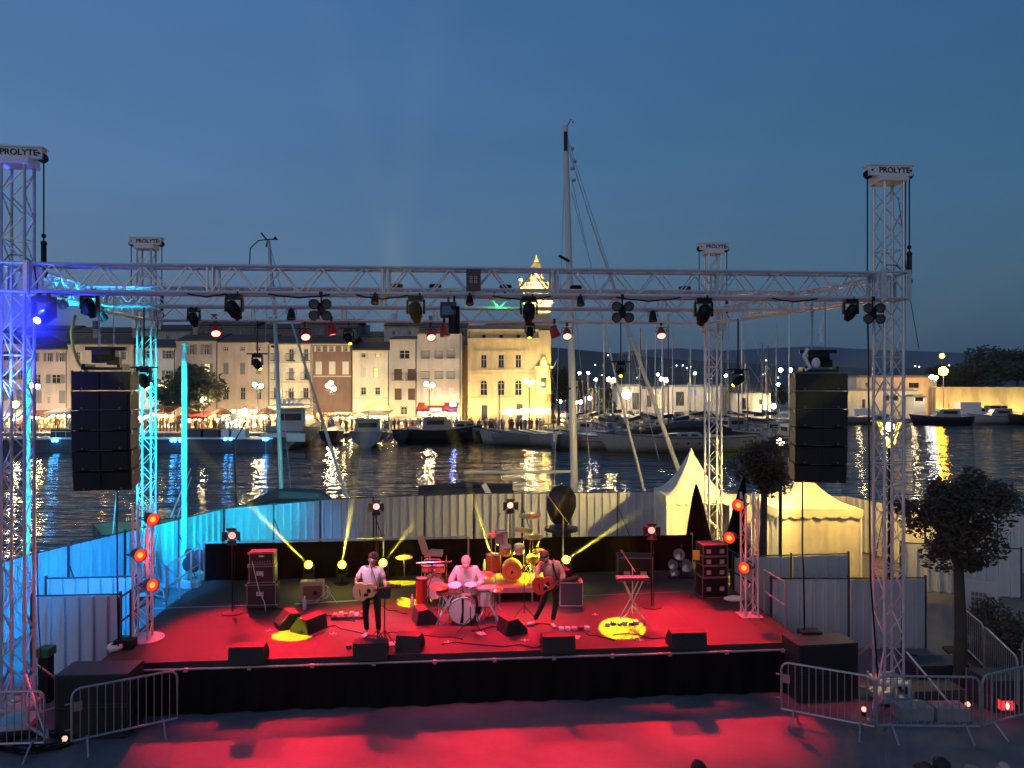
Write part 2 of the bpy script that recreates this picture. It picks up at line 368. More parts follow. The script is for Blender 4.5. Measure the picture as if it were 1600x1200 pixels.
def house(px0, px1, pye, Y, wallm, rows, label, roof=14, depth=10, roofm=None, strings=(), shop=None, sig=(), chim=0, gable=False, name='town_house'):
    x0, x1 = X(px0, Y), X(px1, Y); cx = (x0 + x1) / 2; w = x1 - x0; H = Z(pye, Y)
    t = thing(name, label, 'house', (cx, Y, 0), 0, None)
    holes = []; wins = []
    for (py, hpx, xs, wpx, st) in rows:
        h = hpx / F * Y; ww = wpx / F * Y; zc = Z(py, Y)
        for px in xs:
            s_ = st
            if isinstance(px, tuple): px, s_ = px
            x = X(px, Y) - cx
            if abs(x) + ww / 2 > w / 2 - .1: continue
            holes.append((x - ww / 2, x + ww / 2, zc - h / 2, zc + h / 2)); wins.append((x, zc - h / 2, ww, h, s_))
    if shop:
        sx0, sx1, st_, sb = shop; holes.append((X(sx0, Y) - cx, X(sx1, Y) - cx, max(.1, Z(sb, Y)), Z(st_, Y)))
    mb = MB(); wall_holes(mb, -w / 2, w / 2, 0, H, holes, .26)
    mb.quad((-w / 2, 0, 0), (-w / 2, 0, H), (-w / 2, depth, H), (-w / 2, depth, 0)); mb.quad((w / 2, 0, 0), (w / 2, depth, 0), (w / 2, depth, H), (w / 2, 0, H))
    mb.quad((-w / 2, depth, 0), (-w / 2, depth, H), (w / 2, depth, H), (w / 2, depth, 0))
    obj('wall', mb, wallm, t)
    rh = roof / F * Y; rb = MB()
    ov = .45
    rb.add([(-w / 2 + .02, -ov, H - .05), (w / 2 - .02, -ov, H - .05), (w / 2 - .02, depth / 2, H + rh), (-w / 2 + .02, depth / 2, H + rh), (w / 2 - .02, depth + ov, H - .05), (-w / 2 + .02, depth + ov, H - .05),
            (-w / 2 + .02, -ov, H + .13), (w / 2 - .02, -ov, H + .13), (w / 2 - .02, depth / 2, H + rh + .2), (-w / 2 + .02, depth / 2, H + rh + .2), (w / 2 - .02, depth + ov, H + .13), (-w / 2 + .02, depth + ov, H + .13)],
           [(0, 1, 7, 6), (6, 7, 8, 9), (9, 8, 10, 11), (11, 10, 4, 5), (0, 6, 9, 3), (3, 9, 11, 5), (1, 2, 8, 7), (2, 4, 10, 8), (0, 3, 2, 1), (3, 5, 4, 2)])
    if rh > .3: rf = obj('roof', rb, roofm or TILE, t)
    b = MB(); b.box(0, -.10, H - .16, w - .04, .20, .12); b.box(0, -.16, H - .05, w - .04, .32, .09); obj('eave_cornice', b, STONE, t)
    b = MB(); b.tube((w / 2 - .18, -.09, .3), (w / 2 - .18, -.09, H - .2), .06, 6); b.tube((-w / 2 + .1, -.42, H + .04), (w / 2 - .1, -.42, H + .04), .07, 6); obj('gutter', b, IRON, t)
    for k in range(chim):
        c = MB(); xx = (-.3 + .6 * k) * w; c.box(xx, depth * .4, H + rh * .9 + .4, .7, .6, 1.6); c.box(xx, depth * .4, H + rh * .9 + 1.25, .85, .75, .12); obj('chimney', c, wallm, rf)
    for z in strings:
        b = MB(); b.box(0, -.06, Z(z, Y), w - .1, .12, .18); obj('string_course', b, STONE, t)
    for x, z, ww, h, st in wins:
        fr = obj('window', win_mesh('archframe' if 'arch' in st else 'frame', ww, h), None, t, loc=(x, 0, z))
        obj('pane', win_mesh('litpane' if 'lit' in st else 'pane', ww, h), None, fr)
        if 'sill' in st: obj('sill', win_mesh('sill', ww, h), None, fr)
        for cc in 'WGB':
            if 'open' + cc in st:
                for s in (-1, 1): obj('shutter', win_mesh('shut' + cc, ww, h), None, fr, loc=(s * (ww * .75 + .04), -.06, 0))
            if 'closed' + cc in st:
                for s in (-1, 1): obj('shutter', win_mesh('shut' + cc, ww, h), None, fr, loc=(s * ww * .252, .06, 0))
        if 'balc' in st: obj('balcony', win_mesh('balc', ww + .5, 1), None, fr)
    if shop:
        a, b = X(shop[0], Y) - cx, X(shop[1], Y) - cx; zb, zt = max(.1, Z(shop[3], Y)), Z(shop[2], Y)
        g = MB(); g.quad((a, .25, zb), (b, .25, zb), (b, .25, zt), (a, .25, zt)); so = obj('shopfront', g, SHOPM[len(SHOPS) % len(SHOPM)], t); SHOPS.append(so)
        g = MB(); n = max(2, int((b - a) / 1.3))
        for i in range(n + 1): g.box(a + (b - a) * i / n, .15, (zb + zt) / 2, .09, .12, zt - zb)
        g.box((a + b) / 2, .14, zb + (zt - zb) * .72, b - a, .1, .08); obj('shopfront_frame', g, DARK, t)
    return t
SHOPS = []
def shopmat(key, c, s):
    m = emat(key, c, s); n = m.node_tree.nodes; l = m.node_tree.links; b = n['Principled BSDF']
    t = n.new('ShaderNodeTexCoord'); v = n.new('ShaderNodeTexNoise'); v.inputs['Scale'].default_value = 1.6; v.inputs['Detail'].default_value = 4; l.new(t.outputs['Object'], v.inputs[0])
    r = n.new('ShaderNodeMapRange'); l.new(v.outputs[0], r.inputs[0]); r.inputs[1].default_value = .4; r.inputs[2].default_value = .66; r.inputs[3].default_value = .06 * s; r.inputs[4].default_value = 1.6 * s
    l.new(r.outputs[0], b.inputs['Emission Strength']); return m
SHOPM = [shopmat('lit_shop_interior', (1, .60, .20), 4), shopmat('lit_cafe_interior', (1, .50, .14), 3.5), shopmat('lit_bright_interior', (1, .74, .32), 5)]
def plaster(key, c): return mat(key, c, .9, var=.30, scale=.55, bump=.15, bscale=8, stretch=(1.6, 1, .5))
PINK = plaster('rose_plaster', (.46, .39, .40)); CREAM = plaster('cream_plaster', (.60, .56, .47)); OCHRE = plaster('ochre_plaster', (.50, .40, .24)); MAUVE = plaster('mauve_plaster', (.17, .105, .09))
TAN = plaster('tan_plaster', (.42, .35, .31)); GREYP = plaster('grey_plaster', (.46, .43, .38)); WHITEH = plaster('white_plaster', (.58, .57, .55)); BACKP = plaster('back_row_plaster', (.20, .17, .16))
HY = 110
house(-70, 47, 537, HY, PINK, [(556, 15, [-40, -10, 8, 30], 8, 'openG'), (586, 15, [-40, -10, 8, 30], 8, 'openG'), (617, 17, [-40, -10, 8, 30], 9, 'closedG')], 'rose plastered house at the left end of the waterfront row', shop=(-60, 40, 644, 668), chim=1)
house(48, 106, 546, HY, PINK, [(558, 14, [54, 76, 95], 7, 'openG'), (592, 14, [58], 10, 'sill'), (592, 14, [87], 14, 'openG sill'), (620, 20, [60, 97], 10, 'closedG'), (625, 10, [76], 5, 'arch')], 'rose house with three small shuttered attic windows', shop=(52, 102, 646, 668))
house(106, 212, 538, HY, TAN, [(556, 13, [122, 150, 193], 7, 'openW'), (590, 16, [121, 150, 193], 8, 'openG balc'), (621, 14, [120, 150, 193], 7, 'openG')], 'tan house behind the left hanging loudspeakers', shop=(110, 208, 645, 668), chim=2)
house(212, 275, 543, HY, WHITEH, [(554, 13, [232, 263], 8, 'openG'), (586, 14, [232, 262], 8, 'openG'), (617, 14, [232, 262], 8, 'closedG')], 'off white house next to the bushy quay tree', shop=(216, 272, 648, 668))
house(275, 341, 533, HY, TAN, [(546, 16, [299, 322], 8, 'openG'), (576, 16, [299, (323, 'lit openG')], 9, 'openG'), (610, 17, [299, 323], 9, 'openG')], 'tan house with one window lit yellow behind the tree', shop=(280, 338, 646, 668), chim=1)
house(341, 422, 535, HY, TAN, [(545, 7, [353, 379, 403], 7, 'plain'), (576, 18, [353, 379, 404], 8, 'closedG sill'), (615, 20, [353, 379, 404], 8, 'sill')], 'brown stone house with three little round-topped attic openings', strings=(633,), shop=(346, 418, 640, 668))
house(422, 488, 537, HY, CREAM, [(554, 18, [431, 455, 478], 7, 'balc'), (584, 18, [431, (455, 'closedG balc'), 478], 7, 'balc'), (614, 17, [431, 455, 478], 8, 'balc')], 'cream house with three rows of small iron balconies', strings=(566, 597), shop=(428, 484, 638, 668))
house(489, 551, 537, HY, MAUVE, [(545, 9, [498, 518, 540], 6, 'openW'), (575, 20, [498, 519, 540], 10, 'closedW'), (609, 15, [519], 8, 'plain')], 'dark maroon house with white shutters', strings=(588,), shop=(494, 548, 645, 668), chim=1)
house(551, 609, 547, HY, CREAM, [(555, 7, [568, (590, 'lit openW')], 6, 'openW'), (582, 15, [568, (587, 'lit')], 7, 'closedW'), (611, 12, [568, 590], 8, 'sill')], 'narrow cream house lower than its neighbours with a glowing arched doorway', strings=(622,), shop=(572, 606, 640, 668))
house(609, 652, 530, HY, GREYP, [(554, 14, [632], 16, 'plain'), (585, 17, [622, 643], 12, 'closedB balc'), (616, 18, [622, 643], 11, 'closedB'), (641, 12, [631], 11, 'arch')], 'tall narrow grey house with brown shutters and a wide balcony', roof=6)
house(652, 721, 521, HY, GREYP, [(552, 14, [665, 686, 705], 7, 'closedW balc'), (583, 16, [665, 686, 705], 7, 'closedW balc'), (614, 17, [665, 686, 705], 7, 'closedW')], 'tall pale grey house with faint shutters above the red restaurant', roof=5, shop=(656, 718, 646, 668))
# back row, seen over the roofs
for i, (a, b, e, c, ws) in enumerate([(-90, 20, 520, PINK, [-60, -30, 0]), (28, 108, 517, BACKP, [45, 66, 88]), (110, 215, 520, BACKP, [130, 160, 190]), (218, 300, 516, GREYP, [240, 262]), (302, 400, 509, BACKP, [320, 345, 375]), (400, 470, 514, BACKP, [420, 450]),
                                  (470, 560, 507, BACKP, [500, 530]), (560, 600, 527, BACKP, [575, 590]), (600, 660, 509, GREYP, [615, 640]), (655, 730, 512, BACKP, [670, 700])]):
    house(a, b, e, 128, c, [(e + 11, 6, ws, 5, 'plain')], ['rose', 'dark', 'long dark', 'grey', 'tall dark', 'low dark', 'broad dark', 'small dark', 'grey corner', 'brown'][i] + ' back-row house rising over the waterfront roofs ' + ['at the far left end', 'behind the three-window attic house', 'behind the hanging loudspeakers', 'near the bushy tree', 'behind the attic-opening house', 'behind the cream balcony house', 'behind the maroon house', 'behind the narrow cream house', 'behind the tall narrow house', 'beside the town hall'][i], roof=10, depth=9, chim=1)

# ---------------------------------------------------------------- town hall with its tower
TH = plaster('town_hall_stone', (.55, .45, .27))
TY = 111.0; tx0, tx1 = X(731, TY), X(862, TY); tcx = (tx0 + tx1) / 2; tw = tx1 - tx0
t = thing('town_hall', 'cream town hall with arched windows, cornices and a floodlit yellow front', 'town hall', (tcx, TY, 0))
L = lambda px: X(px, TY) - tcx
zz = lambda py: Z(py, TY)
ths = [(L(p) - .42, L(p) + .42, zz(575), zz(554)) for p in (756, 783, 810)]
tha = [(L(p) - .5, L(p) + .5, zz(617), zz(594)) for p in (756, 783, 810)]
thg = [(L(757) - .45, L(757) + .45, .2, zz(633)), (L(812) - .45, L(812) + .45, .2, zz(631))]
tho = [(L(p) - .28, L(p) + .28, zz(528) , zz(523)) for p in (756, 783, 810)]
b = MB(); wall_holes(b, -tw / 2, L(842), 0, zz(531), ths + tha + thg, .35)
b.quad((-tw / 2, 0, 0), (-tw / 2, 0, zz(531)), (-tw / 2, 14, zz(531)), (-tw / 2, 14, 0)); b.quad((tw / 2, 0, 0), (tw / 2, 14, 0), (tw / 2, 14, zz(531)), (tw / 2, 0, zz(531))); obj('wall', b, TH, t)
b = MB(); wall_holes(b, -tw / 2 + .3, L(840), zz(531) + .02, zz(515), tho, .3, .2); obj('attic_wall', b, TH, t)
b = MB(); b.box(L(851), 2, zz(516) / 2, L(862) - L(842) - .05, 4.2, zz(516)); obj('corner_pavilion', b, TH, t)
b = MB(); b.box(0, 7, zz(512) + .1, tw - .4, 14.4, .5); b.box(0, 7, zz(506), tw - 3, 10, .9, top=.7); obj('roof', b, mat('slate_roof', (.07, .07, .08), .7, var=.3, scale=2), t)
for py, h, o in ((531, .5, .45), (533.5, .2, .3), (571 + 8, .3, .22), (585, .18, .14), (622, .2, .14), (516, .3, .3)):
    b = MB(); b.box((L(842) - tw / 2) / 2 - .01, -o / 2 - .003, zz(py), tw / 2 + L(842), o, h); obj('cornice', b, TH, t)
for p in (735, 744, 768, 771, 795, 798, 822, 838):
    b = MB(); b.box(L(p), -.07, (zz(534) + zz(578)) / 2, .35, .14, zz(534) - zz(578) - .3); b.box(L(p), -.1, zz(535.5), .5, .2, .25); b.box(L(p), -.1, zz(577), .5, .2, .25); obj('pilaster', b, TH, t)
for p in (756, 783, 810):
    fr = obj('window', win_mesh('frame', .84, zz(554) - zz(575)), None, t, loc=(L(p), .05, zz(575))); obj('pane', win_mesh('pane', .84, zz(554) - zz(575)), None, fr)
    b = MB(); b.box(0, -.09, zz(554) - zz(575) + .55, 1.7, .2, .16); b.box(0, -.05, zz(554) - zz(575) + .2, 1.2, .1, .3); obj('lintel', b, TH, fr)
    hh = zz(594) - zz(617)
    fr = obj('window', win_mesh('archframe', 1.0, hh), None, t, loc=(L(p), .05, zz(617))); obj('pane', win_mesh('pane', 1.0, hh), None, fr)
    b = MB(); rr = .5
    # spandrels make the opening an arch; a moulded archivolt stands proud of it
    for s in (-1, 1):
        P = [(s * rr, hh)] + [(s * rr * math.cos(math.pi / 2 * i / 6), hh - rr + rr * math.sin(math.pi / 2 * i / 6)) for i in range(7)]
        b.prism(P if s < 0 else P[::-1], -.052, -.002)
    PA = [(.64 * math.cos(math.pi * i / 12), hh - rr + .64 * math.sin(math.pi * i / 12)) for i in range(13)]
    for a_, c_ in zip(PA, PA[1:]): b.tube((a_[0], -.09, a_[1]), (c_[0], -.09, c_[1]), .08, 5)
    obj('archivolt', b, TH, fr); obj('sill', win_mesh('sill', 1.0, 1), None, fr)
    b = MB(); b.lathe([(.30, 0), (.42, 0), (.42, .1), (.30, .1)], 14, (L(p), .17, zz(525.5)), Matrix.Rotation(R(90), 3, 'X'), cap=False); obj('round_window', b, TH, t)
    b = MB(); b.lathe([(.3, 0), (.3, .02)], 14, (L(p), .45, zz(525.5)), Matrix.Rotation(R(90), 3, 'X')); obj('pane', b, GLASSD, t)
for p, zt in ((757, 633), (812, 631)):
    b = MB(); b.box(L(p), .3, zz(zt) / 2, .85, .08, zz(zt) - .1); obj('door', b, DARK, t)
# ornate lit oriel bay on the right corner
bx = L(849)
b = MB(); b.box(bx, -.75, (zz(612) + zz(575)) / 2, 2.1, 1.5, zz(575) - zz(612)); b.box(bx, -.75, zz(574), 2.5, 1.9, .25); b.box(bx, -.75, zz(613), 2.4, 1.8, .3)
b.lathe([(.1, -1.6), (.5, -1.2), (.9, -.5), (1.1, 0)], 12, (bx, -.6, zz(614))); obj('oriel', b, TH, t)
b = MB(); b.box(bx, -1.52, (zz(606) + zz(590)) / 2, .8, .08, zz(590) - zz(606)); obj('pane', b, GLASSD, t)
for s in (-1, 1):
    for q in (.55, .95):
        b = MB(); b.tube((bx + s * q, -1.58, zz(611)), (bx + s * q, -1.58, zz(577)), .09, 8); obj('column', b, TH, t)
b = MB(); b.lathe([(.75, 0), (.6, .5), (.5, .9), (.35, 1.3), (.05, 1.6)], 10, (bx, -.6, zz(573))); obj('finial', b, TH, t)
b = MB()
for q in (-.3, .3): b.tube((bx + 1.0 + q, -.4, zz(576)), (bx + 1.6 + q * 1.6, -.7, zz(560)), .03, 4)
obj('flagpole', b, WHITEP, t)
# belfry tower, stepping back behind the roof: square shaft, balcony, arcade, crowned lantern
BY = 121.0; tz = lambda py: Z(py, BY)
tcxx = X(838, BY)
tb = thing('clock_tower', 'floodlit stone belfry with balustrade and crowned lantern rising behind the town hall', 'bell tower', (tcxx, BY, 0))
u_ = BY / F
b = MB(); b.box(0, 0, tz(476) / 2, 42 * u_, 42 * u_, tz(476)); obj('shaft', b, TH, tb)
b = MB(); b.box(0, 0, tz(452), 52 * u_, 52 * u_, .5); b.box(0, 0, tz(456), 47 * u_, 47 * u_, .5); b.box(0, 0, tz(474), 50 * u_, 50 * u_, .4); obj('cornice', b, TH, tb)
for i in range(4):
    for q in (-.36, -.13, .13, .36):
        M = Matrix.Rotation(R(90 * i), 3, 'Z'); c = M @ Vector((q * 40 * u_, -19 * u_, 0))
        b = MB(); b.tube((c.x, c.y, tz(472)), (c.x, c.y, tz(459)), .25, 8); b.box(c.x, c.y, tz(459), .7, .7, .2, M); b.box(c.x, c.y, tz(472.5), .7, .7, .25, M); obj('column', b, TH, tb)
b = MB(); b.box(0, 0, tz(465), 26 * u_, 26 * u_, 15 * u_); obj('core', b, TH, tb)
b = MB(); b.box(0, 0, tz(444.5), 50 * u_, .15, .15, Matrix.Rotation(0, 3, 'Z'))
for i in range(4):
    M = Matrix.Rotation(R(90 * i), 3, 'Z'); c = M @ Vector((0, -25 * u_, 0)); b.box(c.x, c.y, tz(445), 51 * u_, .2, .18, M)
    for k in range(9):
        c = M @ Vector(((-24 + 6 * k) * u_, -25 * u_, 0)); b.tube((c.x, c.y, tz(450.5)), (c.x, c.y, tz(445.5)), .13, 5)
    c = M @ Vector((-24.5 * u_, -24.5 * u_, 0)); b.box(c.x, c.y, tz(447), .6, .6, 8 * u_, M); b.ball((c.x, c.y, tz(441)), .35, 8, 5)
obj('balustrade', b, TH, tb)
b = MB(); b.lathe([(15 * u_, tz(451)), (14 * u_, tz(446)), (13 * u_, tz(437)), (15 * u_, tz(436.5)), (15 * u_, tz(435))], 8); obj('lantern_base', b, TH, tb)
for i in range(8):
    a = R(22.5 + 45 * i); b = MB(); b.tube((9 * u_ * math.cos(a), 9 * u_ * math.sin(a), tz(435)), (8 * u_ * math.cos(a), 8 * u_ * math.sin(a), tz(421)), .14, 6); obj('column', b, TH, tb)
TL = mat('lantern_gilt', (.72, .55, .22), .45)
b = MB(); b.lathe([(11 * u_, tz(422)), (11.5 * u_, tz(419.5)), (9 * u_, tz(417)), (6 * u_, tz(413)), (3.6 * u_, tz(410)), (3.2 * u_, tz(406)), (1.6 * u_, tz(403)), (.9 * u_, tz(401)), (.3 * u_, tz(398))], 12); obj('crown', b, TL, tb)
b = MB(); b.lathe([(4.5 * u_, tz(434)), (4.5 * u_, tz(423))], 10); obj('bell', b, TL, tb)
glow((tcxx, BY - 1.6, tz(429)), 500, (1, .8, .3), .3); glow((tcxx, BY - 3.2, tz(443)), 500, (1, .8, .35), .3)
for s in (-1, 1): spot((tcxx + s * 3.4, BY - 4.2, tz(447)), (tcxx, BY, tz(405)), 3500, (1, .82, .35), 50)
for s in (-1, 1): spot((tcxx + s * 2.5, BY - 5.5, tz(490)), (tcxx, BY, tz(455)), 3500, (1, .82, .38), 70)
# floodlights at the foot of the facade
for px, P_ in ((738, 1500), (768, 800), (800, 800), (830, 1000), (852, 1500)):
    p = Vector((X(px, 109), 108.6, .35)); f = thing('floodlight', 'floodlight at the foot of the town hall front, ' + {738: 'leftmost', 768: 'under the left arched window', 800: 'right of the middle arched window', 830: 'under the awning end', 852: 'under the corner oriel'}[px], 'floodlight', p, 0, 'ground floodlights of the town hall')
    obj('housing', MB().box(0, 0, -.1, .4, .2, .25), DARK, f); obj('lens', MB().box(0, .06, .05, .36, .12, .04), emat('flood_lens', (1, .8, .4), 4), f)
    spot(p + Vector((0, 0, .12)), (X(px, 111), 111, 7.5), P_, (1, .66, .18), 110, .6, .15)
glow((X(849, 109), 108.3, zz(600)), 420, (1, .74, .2), .2); glow((X(854, 109), 108.8, zz(566)), 350, (1, .78, .25), .2)
glow((X(726, 109), 109.2, 2.5), 420, (1, .55, .12), .2)
# alley infill wall between the grey house and the town hall
b = MB(); b.box(X(726, 114), 118, Z(540, 116) / 2, .95, 8, Z(540, 116)); tag(obj('alley_house', b, OCHRE), 'narrow shadowed house squeezed between tall grey house and town hall', 'house')
# ================================================================ FAR QUAY
GLOBE = emat('lamp_globe', (1.0, .74, .38), 330); GLOBEW = emat('lamp_globe_white', (.95, .97, 1.0), 110); GLOBEO = emat('sodium_lamp', (1.0, .40, .006), 160)
LP = mat('lamp_post_paint', (.10, .10, .10), .5)
def street_lamp(px, py, Y, label, globes=2, m=None, P_=500, col=(1, .86, .66), r=.26, group='lamps along the far quay', k=1.0):
    p = W(px, py, Y); t = thing('street_lamp', label, 'street lamp', (p.x, p.y, 0), 0, group); h = p.z
    b = MB(); b.lathe([(.16, 0), (.16, .5), (.08, .7), (.06, h * .97)], 8); obj('pole', b, LP, t)
    offs = [(0, 0)] if globes == 1 else ([(-.42, .15), (.42, 0)] if globes == 2 else [(-.45, .1), (0, .5), (.45, -.3)])
    b = MB()
    for dx, dz in offs: b.path([(0, 0, h - 1.0), (dx * .6, 0, h - .8 + dz), (dx, 0, h - r + dz)], .035, 5)
    obj('bracket', b, LP, t)
    for dx, dz in offs: obj('globe', MB().ball((dx, 0, h + dz), r, 10, 6), m or GLOBE, t)
    glow((p.x, p.y - .9, h + .4), P_ * .10, col, .3); return t
street_lamp(24, 632, 100, 'lone bright lamp low behind the left lighting tower', 1, P_=500, r=.4)
street_lamp(54, 604, 102, 'double-headed lamp before the rose house with attic windows', 2)
street_lamp(256, 606, 102, 'double-headed lamp at the left edge of the bushy tree')
street_lamp(318, 625, 102, 'single globe lamp under the bushy tree', 1, r=.36)
street_lamp(382, 642, 101, 'low single globe lamp over the white canopy', 1, r=.3)
street_lamp(403, 603, 102, 'double-headed lamp right of the white canopy')
street_lamp(517, 604, 103, 'three-headed lamp before the maroon house', 3, P_=900)
street_lamp(671, 602, 103, 'double-headed lamp above the red restaurant sign', 2, P_=700)
street_lamp(827, 597, 105, 'double-headed lamp before the town hall', 2, P_=300)
street_lamp(905, 583, 140, 'tall white lamp just right of the big mast', 1, GLOBEW, 900, (.9, .95, 1), .24)
street_lamp(919, 583, 142, 'tall white lamp, second right of the big mast', 1, GLOBEW, 700, (.9, .95, 1), .24)
street_lamp(931, 593, 138, 'white lamp on the promenade between thin masts', 1, GLOBEW, 900, (1, .9, .7), .24)
street_lamp(955, 594, 134, 'double warm lamp on the promenade beside the warehouse', 2, GLOBE, 900, (1, .85, .55), .36)
street_lamp(979, 616, 132, 'dazzling white lamp before the warehouse corner', 1, emat('dazzling_lamp', (1, .85, .7), 90), 1600, (1, .85, .7), .75)
street_lamp(1028, 585, 143, 'tall lamp behind the warehouse roof near the furled stay', 1, GLOBEW, 300, (1, .95, .8), .24)
street_lamp(1038, 594, 136, 'double lamp before the warehouse near the furled stay', 2, GLOBE, 700, (1, .85, .55), .38)
street_lamp(1086, 583, 145, 'white lamp above the warehouse roof left of the rear tower', 1, GLOBEW, 300, (1, 1, .95), .24)
street_lamp(1134, 587, 140, 'white lamp right of the rear lighting tower', 1, GLOBEW, 600, (1, .95, .85), .24)
street_lamp(1220, 578, 175, 'white lamp over the marina, left one of a close pair', 1, GLOBEW, 300, (1, 1, .95), .42)
street_lamp(1235, 578, 178, 'white lamp over the marina, right one of a close pair', 1, GLOBEW, 300, (1, 1, .95), .42)
street_lamp(1216, 601, 170, 'small low lamp beyond the marina pontoons', 1, GLOBEW, 100, (1, 1, .95), .35)
street_lamp(1459, 590, 146, 'double white lamp before the lit rampart', 2, GLOBEW, 600, (1, .95, .8), .36)
street_lamp(1472, 556, 165, 'high orange sodium lamp behind the rampart', 1, emat('amber_lamp', (1, .42, .02), 30), 200, (1, .6, .2), .5)
street_lamp(1474, 580, 148, 'blazing orange sodium lamp above the rampart end', 1, GLOBEO, 2600, (1, .55, .15), .8)
street_lamp(1209, 635, 140, 'low lamp glowing among the marina boats', 1, GLOBE, 120, (1, .8, .4), .4)
for i, (px, py, d) in enumerate([(874, 626, 'under the trees beside the town hall'), (901, 628, 'left of a pair on the promenade rail'), (907, 628, 'right of a pair on the promenade rail'), (921, 622, 'behind the promenade crowd')]):
    street_lamp(px, py, 128, 'short warm lamp ' + d, 1, GLOBE, 200, (1, .8, .45), .45 if i == 0 else .3)

# terraces: awnings and parasols with strings of bulbs, all lit from inside
BULB = emat('warm_bulb', (1, .66, .27), 270); BULBW = emat('white_bulb', (1, .84, .5), 330); BULBB = emat('blue_bulb', (.10, .2, 1), 14); BULBR = emat('red_bulb', (1, .10, .03), 9)
def awning(px0, px1, pyt, pyb, Y, m, label, kind='flat', bulbs=6, bm=None, P_=160, col=(1, .6, .25)):
    x0, x1 = X(px0, Y), X(px1, Y); cx = (x0 + x1) / 2; w = x1 - x0; zt, zb = Z(pyt, Y), Z(pyb, Y)
    t = thing('awning' if kind != 'parasol' else 'parasol', label, 'awning' if kind != 'parasol' else 'parasol', (cx, Y, 0)); b = MB()
    if kind == 'flat':
        b.add([(-w / 2, -1.6, zb), (w / 2, -1.6, zb), (w / 2, 1.6, zt), (-w / 2, 1.6, zt), (-w / 2, -1.6, zb + .06), (w / 2, -1.6, zb + .06), (w / 2, 1.6, zt + .06), (-w / 2, 1.6, zt + .06)], [(3, 2, 1, 0), (4, 5, 6, 7), (0, 1, 5, 4), (1, 2, 6, 5), (2, 3, 7, 6), (3, 0, 4, 7)])
        n = max(4, int(w / .35))
        for i in range(n): b.box(-w / 2 + w * (i + .5) / n, -1.62, zb - .12, w / n * .92, .03, .28)
        obj('canopy', b, m, t)
    else:
        b.lathe([(w / 2, zb), (w / 2 * .98, zb + .05), (w / 4, (zt + zb) / 2 + .12), (.1, zt)], 8, cap=False); obj('canopy', b, m, t)
    b = MB()
    if kind == 'flat':
        for s in (-1, 1): b.tube((s * (w / 2 - .15), -1.4, 0), (s * (w / 2 - .15), -1.4, zb), .05, 6)
    else: b.tube((0, 0, 0), (0, 0, zt), .05, 6)
    obj('pole', b, LP, t)
    for i in range(bulbs):
        q = (i + .5) / bulbs - .5; rr = random.random()
        obj('bulb', MB().ball((q * w * .92, -1.3 + rr * 1.2, zb - .25 - rr * .5), .055 + .09 * random.random() ** 2, 8, 5), bm or BULB, t)
    glow((cx, Y - .4, zb - .5), P_ * 1.1, col, .3)
CANW = mat('white_canvas', (.62, .58, .52), .8); CANR = mat('red_canvas', (.32, .04, .03), .8); CANB = mat('brown_canvas', (.14, .06, .05), .8); CANO = mat('orange_canvas', (.45, .14, .06), .8); CANC = mat('cream_canvas', (.55, .48, .36), .8)
awning(-58, -8, 641, 646, 104, CANC, 'cream awning at the left end of the terraces', bulbs=5)
awning(-5, 45, 643, 649, 103, CANW, 'white awning behind the left lighting tower', bulbs=6, bm=BULBW)
awning(48, 90, 642, 648, 104, CANB, 'brown awning under the rose attic-window house', bulbs=7)
awning(80, 128, 639, 644, 102, CANW, 'long white awning left of the hanging loudspeakers', bulbs=8, bm=BULBW, P_=260, col=(1, .75, .4))
awning(130, 205, 640, 646, 103, CANC, 'cream awning behind the hanging loudspeakers', bulbs=8, P_=220)
awning(206, 242, 641, 646, 102, CANW, 'white awning right of the hanging loudspeakers', bulbs=6)
awning(236, 276, 634, 644, 104, CANO, 'faded orange awning below the double-headed lamp', bulbs=6)
awning(284, 332, 644, 651, 103, CANR, 'red awning under the bushy tree', bulbs=8)
awning(326, 366, 637, 647, 103, CANB, 'dark brown parasol left of the white canopy', 'parasol', 4)
awning(352, 398, 641, 653, 101, CANW, 'wide white domed parasol with bright bulbs', 'parasol', 7, BULBW, P_=300, col=(1, .85, .6))
awning(398, 436, 636, 647, 103, CANB, 'dark brown parasol right of the white canopy', 'parasol', 4)
awning(424, 468, 632, 635, 108, CANW, 'thin white awning over the cream balcony house shop', bulbs=3)
awning(520, 556, 645, 648, 104, CANC, 'cream glowing awning right of the maroon house', bulbs=5, bm=BULBW, P_=330, col=(1, .8, .35))
awning(565, 612, 642, 646, 106, CANC, 'small cream awning under the glowing arch', bulbs=5, P_=200, col=(1, .72, .25))
awning(612, 652, 652, 656, 105, CANC, 'low cream awning between arch and red restaurant', bulbs=6, P_=160)
awning(652, 716, 630, 640, 106, CANR, 'red restaurant awning with bright signs', bulbs=12, bm=BULBW, P_=500, col=(1, .66, .25))
awning(784, 858, 641, 645, 107, CANW, 'long bright white awning before the town hall', bulbs=3, P_=520, col=(1, .9, .6))
awning(868, 900, 648, 652, 124, CANC, 'cream stall awning beside the trees', bulbs=5)
awning(930, 960, 650, 653, 126, CANC, 'cream stall awning on the promenade', bulbs=5, P_=200)
awning(962, 1005, 648, 651, 128, CANC, 'pale stall awning before the warehouse corner', bulbs=6, P_=200)
